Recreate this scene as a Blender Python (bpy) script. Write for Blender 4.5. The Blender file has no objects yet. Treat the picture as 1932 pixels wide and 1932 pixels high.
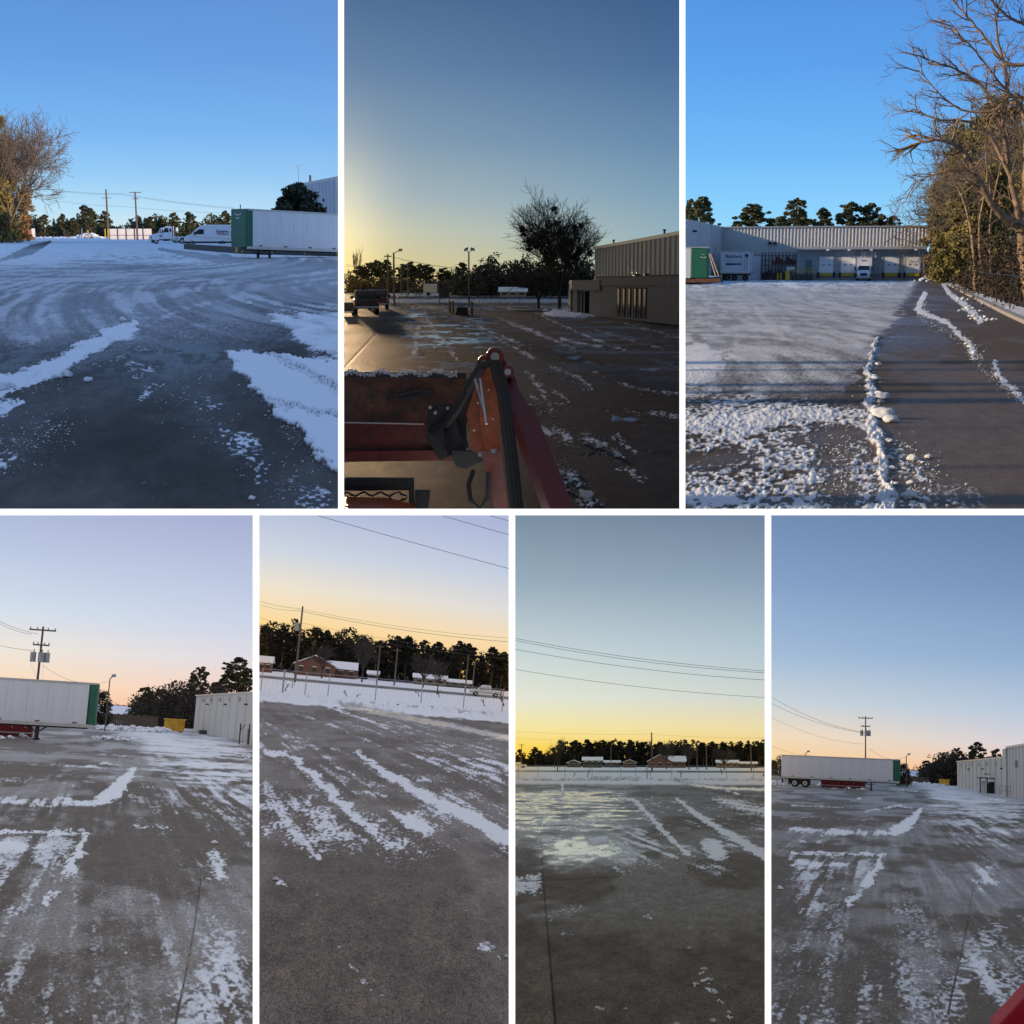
import bpy, math, random
import numpy as np
from mathutils import Matrix, Vector

# ------------------------------------------------------------------ camera, world, suns
SC = bpy.context.scene
SC.render.engine = 'CYCLES'
T = math.tan(math.radians(20)); F = 966 / T            # lens of 40 degrees; plan units of the 1932-wide layout
cam_d = bpy.data.cameras.new('camera'); cam = bpy.data.objects.new('camera', cam_d)
SC.collection.objects.link(cam); SC.camera = cam
cam_d.sensor_fit = 'HORIZONTAL'; cam_d.angle = math.radians(40)
cam_d.clip_start = 0.1; cam_d.clip_end = 4000
cam.location = (0, 0, 0); cam.rotation_euler = (math.radians(90), 0, 0)
EYE = 2.4                                               # eye height over every lot

world = bpy.data.worlds.new('World'); SC.world = world; world.use_nodes = True
wn = world.node_tree.nodes; wl = world.node_tree.links
sky_n = wn.new('ShaderNodeTexSky'); sky_n.sky_type = 'NISHITA'; sky_n.sun_disc = False
sky_n.sun_elevation = math.radians(42); sky_n.sun_rotation = math.radians(160)
wl.new(sky_n.outputs[0], wn['Background'].inputs[0]); wn['Background'].inputs[1].default_value = 0.07
SC.view_settings.view_transform = 'Standard'; SC.view_settings.look = 'None'
SC.view_settings.exposure = 0.0; SC.view_settings.gamma = 1.0
SC.cycles.max_bounces = 5; SC.cycles.diffuse_bounces = 3; SC.cycles.glossy_bounces = 3
SC.cycles.transparent_max_bounces = 8; SC.cycles.use_denoising = True
SC.cycles.caustics_reflective = False; SC.cycles.caustics_refractive = False

COL = {}
def coll(name):
    if name not in COL:
        c = bpy.data.collections.new(name); SC.collection.children.link(c); COL[name] = c
    return COL[name]

def sun(name, travel, strength, color, angle, receivers, M=None):
    """a sun whose rays run along `travel`; each lot has its own hour of the day"""
    d = bpy.data.lights.new(name, 'SUN'); d.energy = strength; d.color = color; d.angle = math.radians(angle)
    o = bpy.data.objects.new(name, d); SC.collection.objects.link(o)
    v = Vector(travel).normalized()
    if M is not None: v = (M.to_3x3() @ v)
    o.rotation_euler = v.to_track_quat('-Z', 'Y').to_euler()
    o.light_linking.receiver_collection = coll(receivers)
    o.light_linking.blocker_collection = coll(receivers)
    return o

# ------------------------------------------------------------------ the seven bays
def dirpx(u, v): return Vector(((u - 966) / 966 * T, 1.0, (966 - v) / 966 * T))

class Bay:
    def __init__(s, k, rect, vh, roll=0.0):
        s.k = k; s.u0, s.v0, s.u1, s.v1 = rect; s.uc = (s.u0 + s.u1) / 2; s.vh = vh; s.roll = math.radians(roll)
        f = dirpx(s.uc, vh).normalized(); e = 10.0
        g = dirpx(s.uc + e * math.cos(s.roll), vh + e * math.sin(s.roll)).normalized()
        up = g.cross(f).normalized(); right = f.cross(up).normalized()
        s.R = Matrix((right, f, up)).transposed()
        s.M = s.R.to_4x4() @ Matrix.Translation((0, 0, -EYE))
        s.Rn = np.array(s.R)
        s.col = coll('bay_%d' % k)
    def loc(s, u, v): return s.R.transposed() @ dirpx(u, v)
    def g(s, u, v, z=0.0):                               # point of the lot under a sight line
        d = s.loc(u, v); t = (EYE - z) / -d.z
        return Vector((d.x * t, d.y * t, z))
    def at(s, u, v, d):                                  # point on a sight line at depth d
        l = s.loc(u, v); return l * (d / l.y) + Vector((0, 0, EYE))
    def x(s, u, d, v=None): return s.at(u, s.hor(u) if v is None else v, d).x
    def z(s, u, v, d): return s.at(u, v, d).z
    def hor(s, u): return s.vh + (u - s.uc) * math.tan(s.roll)
    def P(s, u, d, z=0.0): return Vector((s.x(u, d), d, z))
    def gnp(s, U, V):
        D = np.stack([(U - 966) / 966 * T, np.ones_like(U), (966 - V) / 966 * T], -1) @ s.Rn
        t = EYE / -D[..., 2]
        return D[..., 0] * t, D[..., 1] * t

B1 = Bay(1, (0, 0, 638, 960), 432)
B2 = Bay(2, (649, 0, 1282, 960), 537)
B3 = Bay(3, (1293, 0, 1932, 960), 502)
B4 = Bay(4, (0, 972, 477, 1932), 1337, 3.3)
B5 = Bay(5, (489, 972, 960, 1932), 1266, 5.0)
B6 = Bay(6, (972, 972, 1443, 1932), 1436, 0.2)
B7 = Bay(7, (1455, 972, 1932, 1932), 1457, 2.5)
BAYS = [B1, B2, B3, B4, B5, B6, B7]

SUN1 = sun('sun', (-.62, .78, -.046), 4.6, (1.0, .70, .42), .6, 'bay_1', B1.M)
SUN2 = sun('sun', (.13, -.99, -.036), 1.2, (1.0, .66, .36), .6, 'bay_2', B2.M)
SUN3 = sun('sun', (.955, .28, -.27), 5.0, (1.0, .77, .50), 1.8, 'bay_3', B3.M)
GUTTER_FILL = sun('sun', (.12, .92, -.38), 5.0, (1.0, .98, .95), .5, 'gutter_stand')  # added lamp that whitens only the gutter walls and forecourt

# ------------------------------------------------------------------ materials
MATS = {}
def lin(c):
    return tuple(((x / 255) / 12.92 if x <= 10 else ((x / 255 + .055) / 1.055) ** 2.4) for x in c[:3])
def mat(name, col, rough=.6, metal=0.0, nscale=3.0, namt=.15, bump=0.0, col2=None, spec=.5, stretch=(1, 1, 1), bscale=None):
    if name in MATS: return MATS[name]
    m = bpy.data.materials.new(name); m.use_nodes = True; n = m.node_tree.nodes; l = m.node_tree.links
    p = n['Principled BSDF']; p.inputs['Roughness'].default_value = rough; p.inputs['Metallic'].default_value = metal
    p.inputs['Specular IOR Level'].default_value = spec
    tc = n.new('ShaderNodeTexCoord'); mp = n.new('ShaderNodeMapping'); mp.inputs['Scale'].default_value = stretch
    l.new(tc.outputs['Object'], mp.inputs[0])
    nz = n.new('ShaderNodeTexNoise'); nz.inputs['Scale'].default_value = nscale; nz.inputs['Detail'].default_value = 5
    nz.inputs['Roughness'].default_value = .65
    l.new(mp.outputs[0], nz.inputs['Vector'])
    r = n.new('ShaderNodeValToRGB'); r.color_ramp.elements[0].position = .32; r.color_ramp.elements[1].position = .70
    a = tuple(c * (1 - namt) for c in col); b = col2 if col2 else tuple(min(1, c * (1 + namt)) for c in col)
    r.color_ramp.elements[0].color = (*a, 1); r.color_ramp.elements[1].color = (*b, 1)
    l.new(nz.outputs[0], r.inputs[0]); l.new(r.outputs[0], p.inputs['Base Color'])
    if bump:
        bn = n.new('ShaderNodeBump'); bn.inputs['Strength'].default_value = bump; bn.inputs['Distance'].default_value = .05
        nb = n.new('ShaderNodeTexNoise'); nb.inputs['Scale'].default_value = bscale or nscale * 4; nb.inputs['Detail'].default_value = 6
        l.new(mp.outputs[0], nb.inputs['Vector']); l.new(nb.outputs[0], bn.inputs['Height']); l.new(bn.outputs[0], p.inputs['Normal'])
    MATS[name] = m; return m

white_paint = mat('white_paint', (.80, .80, .80), .5, namt=.02)
SNOW = mat('snow', (.80, .82, .86), .75, nscale=2.5, namt=.06, bump=.5, bscale=14)
SNOWB = mat('snow_trodden', (.62, .63, .66), .8, nscale=1.2, namt=.25, bump=.6, bscale=9)
BARK = mat('bark', (.10, .075, .055), .9, nscale=2, namt=.4, bump=.4)
BARKW = mat('bark_pale', (.27, .185, .115), .9, nscale=1.6, namt=.4, bump=.4)
TWIG = mat('twig_dark', (.05, .042, .036), .9, namt=.3)
TWIGB = mat('twig_brown', (.165, .130, .088), .9, nscale=.6, namt=.35)
NEED = mat('pine_needles', (.032, .042, .016), .8, nscale=.45, namt=.5, col2=(.10, .10, .032))
NEEDB = mat('evergreen_leaf', (.12, .115, .030), .8, nscale=.35, namt=.45, col2=(.34, .27, .08))
BROWNLEAF = mat('brown_leaf', (.17, .11, .05), .85, nscale=.4, namt=.45, col2=(.36, .24, .11))
DARKLEAF = mat('dark_leaf', (.018, .024, .012), .7, nscale=.5, namt=.4, col2=(.04, .042, .018))
MISTLE = mat('mistletoe', (.03, .034, .014), .8, namt=.4)
POLEW = mat('pole_wood', (.13, .105, .085), .85, nscale=3, namt=.3, stretch=(1, 1, .1))
POLEG = mat('pole_grey', (.22, .22, .22), .6, namt=.15)
GALV = mat('galvanised', (.32, .33, .34), .45, .6, namt=.2)
DARKM = mat('dark_metal', (.025, .025, .028), .5, .3, namt=.2)
BLACK = mat('black_rubber', (.012, .012, .013), .75, namt=.2)
GLASS = mat('dark_glass', (.012, .015, .02), .08, namt=.1)
WHITE = mat('white_body', (.74, .75, .77), .35, namt=.05, nscale=1.2)
WHITEP = mat('white_panel', (.66, .66, .68), .45, nscale=.7, namt=.09, stretch=(3, 1, .25), bump=.03)
ALU = mat('aluminium', (.48, .47, .45), .4, .5, namt=.12)
GREEN = mat('green_paint', (.012, .115, .062), .45, namt=.2, nscale=1.5)
RED = mat('red_paint', (.30, .018, .022), .45, namt=.25, nscale=1.2)
YEL = mat('yellow_paint', (.55, .36, .02), .5, namt=.25, nscale=3)
YELD = mat('dumpster_yellow', (.60, .33, .015), .5, namt=.3, nscale=1.5)
CONC = mat('concrete', (.32, .30, .28), .85, nscale=1.5, namt=.2, bump=.2)
CONCD = mat('concrete_dark', (.06, .058, .055), .85, nscale=1.5, namt=.3, bump=.2)
CHROME = mat('chrome', (.6, .6, .6), .15, 1.0, namt=.05)
WIRE = mat('wire_black', (.02, .02, .022), .6, namt=.1)
WIREG = mat('wire_grey', (.10, .10, .11), .6, namt=.1)
RUST = mat('rusty', (.16, .06, .035), .8, nscale=3, namt=.5)
BRICK = mat('brick_red', (.15, .075, .05), .85, nscale=4, namt=.3)

def striped(name, text_col, rough=.4):
    return mat(name, text_col, rough, namt=.02)
NAVY = striped('print_navy', (.02, .03, .12)); REDP = striped('print_red', (.40, .02, .03)); PALEP = striped('print_pale', (.55, .58, .56))

# ------------------------------------------------------------------ mesh helpers
def mesh_np(name, V, Fc, m=None, smooth=False):
    V = np.asarray(V, np.float32).reshape(-1, 3); Fc = np.asarray(Fc, np.int32); k = Fc.shape[1]
    me = bpy.data.meshes.new(name); me.vertices.add(len(V)); me.vertices.foreach_set('co', V.ravel())
    me.loops.add(Fc.size); me.loops.foreach_set('vertex_index', Fc.ravel())
    me.polygons.add(len(Fc)); me.polygons.foreach_set('loop_start', np.arange(0, Fc.size, k, dtype=np.int32))
    me.polygons.foreach_set('loop_total', np.full(len(Fc), k, np.int32))
    me.update(calc_edges=True); me.validate()
    if smooth: me.polygons.foreach_set('use_smooth', np.ones(len(Fc), bool))
    if m: me.materials.append(m)
    return me

class MB:
    def __init__(s): s.v = []; s.f = []
    def add(s, vs, fs):
        b = len(s.v); s.v += [tuple(p) for p in vs]; s.f += [tuple(i + b for i in f) for f in fs]; return s
    def box(s, a, b):
        (x0, y0, z0), (x1, y1, z1) = a, b
        return s.add([(x0, y0, z0), (x1, y0, z0), (x1, y1, z0), (x0, y1, z0), (x0, y0, z1), (x1, y0, z1), (x1, y1, z1), (x0, y1, z1)],
                     [(0, 3, 2, 1), (4, 5, 6, 7), (0, 1, 5, 4), (1, 2, 6, 5), (2, 3, 7, 6), (3, 0, 4, 7)])
    def prism(s, pts, y0, y1, inset=0.0):
        """profile (x, z) swept along y; both ends drawn in by `inset`"""
        n = len(pts); cx = sum(p[0] for p in pts) / n; cz = sum(p[1] for p in pts) / n; w = max(abs(p[0] - cx) for p in pts)
        hh = max(abs(p[1] - cz) for p in pts); rings = []
        sq = lambda k: [(cx + (p[0] - cx) * (1 - k / w), cz + (p[1] - cz) * (1 - k / hh)) for p in pts]
        seq = [(y0, inset), (y0 + inset, 0), (y1 - inset, 0), (y1, inset)] if inset else [(y0, 0), (y1, 0)]
        for y, k in seq: rings.append([(p[0], y, p[1]) for p in (sq(k) if k else pts)])
        vs = [p for r in rings for p in r]; fs = []
        for r in range(len(rings) - 1):
            for i in range(n):
                j = (i + 1) % n; fs.append((r * n + i, r * n + j, (r + 1) * n + j, (r + 1) * n + i))
        fs.append(tuple(range(n))[::-1]); fs.append(tuple((len(rings) - 1) * n + i for i in range(n)))
        return s.add(vs, fs)
    def tube(s, pts, r, n=6, r1=None, cap=True):
        pts = [Vector(p) for p in pts]; m = len(pts); vs = []; fs = []
        for i, p in enumerate(pts):
            t = (pts[min(i + 1, m - 1)] - pts[max(i - 1, 0)]).normalized()
            a = t.orthogonal().normalized() if i == 0 else (a - t * a.dot(t)).normalized()
            b = t.cross(a); rr = r if r1 is None else r + (r1 - r) * i / (m - 1)
            vs += [p + (a * math.cos(2 * math.pi * k / n) + b * math.sin(2 * math.pi * k / n)) * rr for k in range(n)]
        for i in range(m - 1):
            for k in range(n):
                q = (k + 1) % n; fs.append((i * n + k, i * n + q, (i + 1) * n + q, (i + 1) * n + k))
        if cap: fs.append(tuple(range(n))[::-1]); fs.append(tuple((m - 1) * n + k for k in range(n)))
        return s.add(vs, fs)
    def bar(s, p, q, w, hgt, up=(0, 0, 1)):
        p, q = Vector(p), Vector(q); t = (q - p).normalized(); u = Vector(up); sd = t.cross(u).normalized(); u = sd.cross(t)
        vs = []
        for e in (p, q):
            for a, b in ((-1, -1), (1, -1), (1, 1), (-1, 1)): vs.append(e + sd * a * w / 2 + u * b * hgt / 2)
        return s.add(vs, [(0, 1, 2, 3), (7, 6, 5, 4), (0, 4, 5, 1), (1, 5, 6, 2), (2, 6, 7, 3), (3, 7, 4, 0)])
    def quad(s, a, b, c, d): return s.add([a, b, c, d], [(0, 1, 2, 3)])
    def mesh(s, name, m, bevel=0, smooth=False):
        me = bpy.data.meshes.new(name); me.from_pydata(s.v, [], s.f); me.update()
        if smooth: me.polygons.foreach_set('use_smooth', np.ones(len(me.polygons), bool))
        if m: me.materials.append(m)
        return me

def link(o, bay):
    (bay.col if isinstance(bay, Bay) else coll(bay)).objects.link(o); return o
def tag(o, label=None, cat=None, group=None, kind=None):
    for k, v in (('label', label), ('category', cat), ('group', group), ('kind', kind)):
        if v: o[k] = v
    return o
def place(o, bay, loc=(0, 0, 0), rz=0.0, sc=1.0, rx=0.0, ry=0.0):
    S = Matrix.Diagonal((*(sc if hasattr(sc, '__len__') else (sc, sc, sc)), 1))
    o.matrix_world = bay.M @ Matrix.Translation(loc) @ Matrix.Rotation(rz, 4, 'Z') @ Matrix.Rotation(ry, 4, 'Y') @ Matrix.Rotation(rx, 4, 'X') @ S
    return o
def thing(bay, name, label, cat, loc=(0, 0, 0), rz=0.0, group=None, sc=1.0, rx=0.0, ry=0.0):
    o = bpy.data.objects.new(name, None); link(o, bay); o.empty_display_size = .3
    place(o, bay, loc, rz, sc, rx, ry); tag(o, label, cat, group); o['_bay'] = bay.k; return o
def part(parent, name, mb, m, bevel=0.0, smooth=False):
    me = mb if isinstance(mb, bpy.types.Mesh) else mb.mesh(name, m, smooth=smooth)
    o = bpy.data.objects.new(name, me)
    for c in parent.users_collection: c.objects.link(o)
    o.parent = parent
    if bevel:
        b = o.modifiers.new('edge', 'BEVEL'); b.width = bevel; b.segments = 2; b.limit_method = 'ANGLE'
    return o
def solid(bay, name, mb, m, label=None, cat=None, group=None, kind=None, loc=(0, 0, 0), rz=0.0, sc=1.0, bevel=0, smooth=False):
    """a thing or a piece of the setting that is one mesh, in lot coordinates"""
    me = mb if isinstance(mb, bpy.types.Mesh) else mb.mesh(name, m, smooth=smooth)
    o = bpy.data.objects.new(name, me); link(o, bay); place(o, bay, loc, rz, sc); tag(o, label, cat, group, kind)
    if bevel:
        b = o.modifiers.new('edge', 'BEVEL'); b.width = bevel; b.segments = 2; b.limit_method = 'ANGLE'
    return o
def copy_tree(o, parent=None, bay=None):
    c = o.copy()
    for cc in ([bay.col] if bay else o.users_collection): cc.objects.link(c)
    c.parent = parent
    for ch in o.children: copy_tree(ch, c, bay)
    return c
def lettering(parent, name, body, size, m, mat4, bold=0.0):
    cu = bpy.data.curves.new(name, 'FONT'); cu.body = body; cu.size = size; cu.extrude = .01; cu.offset = bold; cu.align_x = 'CENTER'; cu.align_y = 'CENTER'
    t = bpy.data.objects.new('tmp', cu); SC.collection.objects.link(t)
    dg = bpy.context.evaluated_depsgraph_get(); me = bpy.data.meshes.new_from_object(t.evaluated_get(dg)); bpy.data.objects.remove(t)
    me.materials.clear(); me.materials.append(m)
    o = part(parent, name, me, m); o.matrix_local = mat4; return o
FRONT = Matrix.Rotation(math.pi / 2, 4, 'X')            # text standing up, read from -y

# ------------------------------------------------------------------ noise (numpy)
def _h(i, j, s):
    n = (i.astype(np.int64) * 374761393 + j.astype(np.int64) * 668265263 + s * 974634777) & 0xffffffff
    n = ((n ^ (n >> 13)) * 1274126177) & 0xffffffff
    return ((n ^ (n >> 16)) & 0xffffff) / 16777215.0
def vnoise(x, y, s=0):
    i = np.floor(x); j = np.floor(y); fx = x - i; fy = y - j; fx = fx * fx * (3 - 2 * fx); fy = fy * fy * (3 - 2 * fy)
    a, b, c, d = _h(i, j, s), _h(i + 1, j, s), _h(i, j + 1, s), _h(i + 1, j + 1, s)
    return (a + (b - a) * fx) * (1 - fy) + (c + (d - c) * fx) * fy
def fbm(x, y, o=5, s=0, g=.55):
    t = 0; a = 1; w = 0
    for k in range(o): t = t + a * vnoise(x, y, s + k * 17); w += a; a *= g; x = x * 2.03 + 5.1; y = y * 2.03 + 9.7
    return t / w
def sm(a, b, x): t = np.clip((x - a) / (b - a), 0, 1); return t * t * (3 - 2 * t)
def stroke(U, V, pts, w, soft=1.0, vs=1.0):
    """1 on a line drawn over the lot, falling to 0 at its edge; w a number or one per point"""
    ws = w if hasattr(w, '__len__') else [w] * len(pts); out = np.zeros_like(U)
    for (p, q, a, b) in zip(pts[:-1], pts[1:], ws[:-1], ws[1:]):
        dx, dy = q[0] - p[0], (q[1] - p[1]) * vs; L = dx * dx + dy * dy + 1e-9
        t = np.clip(((U - p[0]) * dx + (V - p[1]) * vs * dy) / L, 0, 1)
        d = np.hypot(U - p[0] - t * dx, (V - p[1]) * vs - t * dy); ww = a + (b - a) * t
        out = np.maximum(out, 1 - sm(ww * (1 - soft), ww * (1 + .001) + ww * soft * .0 + .5, d))
    return out
def poly(U, V, pts, soft=8.0):
    ins = np.zeros(U.shape, bool); dmin = np.full(U.shape, 1e9); n = len(pts)
    for k in range(n):
        (x0, y0), (x1, y1) = pts[k], pts[(k + 1) % n]
        c = ((y0 > V) != (y1 > V)) & (U < (x1 - x0) * (V - y0) / ((y1 - y0) + 1e-9) + x0); ins ^= c
        dx, dy = x1 - x0, y1 - y0; t = np.clip(((U - x0) * dx + (V - y0) * dy) / (dx * dx + dy * dy + 1e-9), 0, 1)
        dmin = np.minimum(dmin, np.hypot(U - x0 - t * dx, V - y0 - t * dy))
    return np.clip(.5 + np.where(ins, dmin, -dmin) / soft * .5, 0, 1)
# ------------------------------------------------------------------ added white walls for the collage gutters between the bays
WY, DEEP = 9.0, 800.0
def wpt(u, v, y): d = dirpx(u, v); return Vector((d.x * y, y, d.z * y))
class _World:                                            # plain world coordinates
    M = Matrix.Identity(4); k = 0; col = coll('gutter_stand')
STAND = _World()
def stand(name, mb, m, label=None):
    o = bpy.data.objects.new(name, mb.mesh(name, m)); STAND.col.objects.link(o); tag(o, label, None, None, 'structure'); return o
def upright(ua, ub, va, vb, label):
    c = (ua + ub) / 2; hw = (ub - ua) / 2 / F * WY; mb = MB(); vs = []
    for y, k in ((WY, 1.0), (WY + .5, .22), (DEEP, .22)):                # thick front edge, thin blade behind
        for s in (-1, 1):
            for v in (vb, va):
                p = wpt(c, v, y); vs.append((p.x + s * hw * k, p.y, p.z))
    fs = [(0, 2, 3, 1), (8, 9, 11, 10)]
    for r in (0, 4): fs += [(r, r + 1, r + 5, r + 4), (r + 2, r + 6, r + 7, r + 3), (r + 1, r + 3, r + 7, r + 5), (r, r + 4, r + 6, r + 2)]
    mb.add(vs, fs)
    stand('gutter_wall', mb, white_paint, label)
upright(638, 649, -160, 959.5, 'thin white gutter wall added between the snowy lot view and the sunset loader view')
upright(1282, 1293, -160, 959.5, 'thin white gutter wall added between the loader view and the loading dock view')
upright(477, 489, 972.5, 2010, 'thin white gutter wall added beside the leftmost trailer view of the lower row')
upright(960, 972, 972.5, 2010, 'thin white gutter wall added between the two fence views of the lower row')
upright(1443, 1455, 972.5, 2010, 'thin white gutter wall added left of the lower right trailer view')
hw = 6 / F * WY
fl = MB(); fl.prism([(WY, -hw), (WY + .5, -hw * .2), (30, -hw * .2), (30, hw * .2), (WY + .5, hw * .2), (WY, hw)], -5.2, 5.2); fl.v = [(y, x, z) for x, y, z in fl.v]
stand('gutter_slab', fl, white_paint, 'thin white gutter slab added between the upper and lower rows of views')
stand('forecourt', MB().box((-14, -16, -EYE - 1.6), (14, WY - .6, -EYE - 1.4)), CONC, 'pale concrete forecourt in front of the views')

# ------------------------------------------------------------------ skies
FILL_SKY = {1: (138, 166, 212), 2: (84, 96, 118), 3: (104, 124, 156), 4: (198, 202, 214), 5: (194, 196, 210), 6: (156, 160, 164), 7: (172, 178, 192)}  # glow colours of the unseen vault, chosen to set each lot's fill light
def sky_mat(bay, stops, glow=None):
    m = bpy.data.materials.new('sky'); m.use_nodes = True; n = m.node_tree.nodes; l = m.node_tree.links; n.clear()
    out = n.new('ShaderNodeOutputMaterial'); em = n.new('ShaderNodeEmission'); l.new(em.outputs[0], out.inputs[0])
    tc = n.new('ShaderNodeTexCoord'); sx = n.new('ShaderNodeSeparateXYZ'); l.new(tc.outputs['Object'], sx.inputs[0])
    def mt(op, a, b):
        k = n.new('ShaderNodeMath'); k.operation = op
        for i, q in enumerate((a, b)):
            if isinstance(q, (int, float)): k.inputs[i].default_value = q
            else: l.new(q, k.inputs[i])
        return k.outputs[0]
    z = mt('SUBTRACT', sx.outputs[2], EYE); r2 = mt('ADD', mt('MULTIPLY', sx.outputs[0], sx.outputs[0]), mt('MULTIPLY', sx.outputs[1], sx.outputs[1]))
    el = mt('DIVIDE', z, mt('SQRT', r2, 0)); emax = (bay.vh - bay.v0) / F * 1.05
    fac = mt('DIVIDE', el, emax)
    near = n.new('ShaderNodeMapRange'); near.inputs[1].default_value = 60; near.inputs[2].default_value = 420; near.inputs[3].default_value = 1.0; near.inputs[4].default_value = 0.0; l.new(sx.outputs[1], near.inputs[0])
    az = mt('DIVIDE', sx.outputs[0], mt('MAXIMUM', sx.outputs[1], .5)); hwid = (bay.u1 - bay.u0) / 2 / F
    azf = mt('ADD', mt('MULTIPLY', az, .5 / hwid), .5)
    cl = n.new('ShaderNodeClamp'); l.new(azf, cl.inputs[0])
    ramps = []
    for side in (1, 2):
        cr = n.new('ShaderNodeValToRGB'); cr.color_ramp.interpolation = 'EASE' if False else 'LINEAR'; e = cr.color_ramp.elements
        st = sorted(((bay.vh - s[0]) / F / emax, s[side]) for s in stops)
        while len(e) < len(st): e.new(.5)
        for q, (pos, c) in zip(e, st): q.position = max(0, min(1, pos))
        for q, (pos, c) in zip(e, st): q.color = (*lin(c), 1)
        l.new(fac, cr.inputs[0]); ramps.append(cr)
    mx = n.new('ShaderNodeMix'); mx.data_type = 'RGBA'; l.new(cl.outputs[0], mx.inputs[0])
    l.new(ramps[0].outputs[0], mx.inputs[6]); l.new(ramps[1].outputs[0], mx.inputs[7]); zn = n.new('ShaderNodeMix'); zn.data_type = 'RGBA'; l.new(near.outputs[0], zn.inputs[0]); l.new(mx.outputs[2], zn.inputs[6]); zn.inputs[7].default_value = (*lin(FILL_SKY[bay.k]), 1)   # unseen near vault glows in a fill colour set apart from the visible sky
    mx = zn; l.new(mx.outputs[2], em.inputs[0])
    if glow:                                              # brightening of the sky round the low sun just beyond the edge
        gu, gv, su, sv, gc = glow; dx = mt('MULTIPLY', mt('SUBTRACT', az, (gu - bay.uc) / F), F / su); dz = mt('MULTIPLY', mt('SUBTRACT', el, (bay.vh - gv) / F), F / sv)
        q = mt('ADD', mt('MULTIPLY', dx, dx), mt('MULTIPLY', dz, dz)); gf = mt('POWER', 2.718, mt('MULTIPLY', q, -.5))
        ml = n.new('ShaderNodeMix'); ml.data_type = 'RGBA'; ml.blend_type = 'ADD'; l.new(gf, ml.inputs[0]); l.new(mx.outputs[2], ml.inputs[6]); ml.inputs[7].default_value = (*gc, 1); l.new(ml.outputs[2], em.inputs[0])
    m.cycles.emission_sampling = 'NONE'
    return m
def make_sky(bay, stops, glow=None):
    g = 2.8
    ua = -160 if bay.u0 == 0 else bay.u0 - (5.5 - g); ub = 2092 if bay.u1 == 1932 else bay.u1 + (5.5 - g)
    va = -520 if bay.v0 == 0 else 972 - 4; vb = 960 + 4 if bay.v0 == 0 else 2300
    Mi = bay.M.inverted(); V = []
    for y in (WY + .05, DEEP):
        for (u, v) in ((ua, va), (ub, va), (ub, vb), (ua, vb)): V.append(Mi @ wpt(u, v, y))
    mb = MB(); mb.add(V, [(4, 5, 6, 7), (0, 3, 7, 4), (1, 5, 6, 2), (0, 4, 5, 1)])  # unseen ceiling and side faces glow too, lighting the lot
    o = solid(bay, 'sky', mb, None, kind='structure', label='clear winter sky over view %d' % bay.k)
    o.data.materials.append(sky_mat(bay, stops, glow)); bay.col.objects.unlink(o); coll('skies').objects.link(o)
    return o
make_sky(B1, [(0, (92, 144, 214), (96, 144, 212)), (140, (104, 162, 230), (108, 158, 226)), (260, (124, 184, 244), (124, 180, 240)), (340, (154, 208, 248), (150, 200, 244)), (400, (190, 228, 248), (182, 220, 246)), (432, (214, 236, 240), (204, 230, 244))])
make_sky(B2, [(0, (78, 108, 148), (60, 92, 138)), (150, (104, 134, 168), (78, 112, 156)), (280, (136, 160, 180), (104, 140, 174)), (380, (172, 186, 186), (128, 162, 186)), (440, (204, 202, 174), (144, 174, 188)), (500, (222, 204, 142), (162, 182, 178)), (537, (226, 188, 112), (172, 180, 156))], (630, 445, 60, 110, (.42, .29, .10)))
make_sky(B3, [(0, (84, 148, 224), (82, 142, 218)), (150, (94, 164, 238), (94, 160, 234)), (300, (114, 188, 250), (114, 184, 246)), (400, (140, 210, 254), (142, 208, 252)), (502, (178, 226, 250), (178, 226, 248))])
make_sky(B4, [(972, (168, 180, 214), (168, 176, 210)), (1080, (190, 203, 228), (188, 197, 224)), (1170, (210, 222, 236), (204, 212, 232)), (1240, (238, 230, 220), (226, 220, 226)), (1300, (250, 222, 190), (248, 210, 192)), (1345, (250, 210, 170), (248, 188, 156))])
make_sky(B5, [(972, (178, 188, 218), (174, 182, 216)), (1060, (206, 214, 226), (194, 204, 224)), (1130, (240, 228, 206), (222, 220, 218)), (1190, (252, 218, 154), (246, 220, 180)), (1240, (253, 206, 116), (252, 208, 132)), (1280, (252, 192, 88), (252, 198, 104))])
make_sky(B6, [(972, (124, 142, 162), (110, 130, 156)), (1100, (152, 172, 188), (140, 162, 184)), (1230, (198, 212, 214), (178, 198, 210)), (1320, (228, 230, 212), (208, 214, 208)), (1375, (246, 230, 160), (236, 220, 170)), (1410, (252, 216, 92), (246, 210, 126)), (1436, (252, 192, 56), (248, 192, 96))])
make_sky(B7, [(972, (112, 138, 176), (100, 126, 166)), (1120, (134, 162, 200), (122, 150, 190)), (1250, (162, 188, 216), (148, 176, 208)), (1340, (202, 212, 218), (184, 200, 220)), (1400, (242, 220, 186), (216, 210, 216)), (1440, (248, 210, 154), (242, 200, 176)), (1465, (248, 202, 134), (244, 184, 148))])

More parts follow.
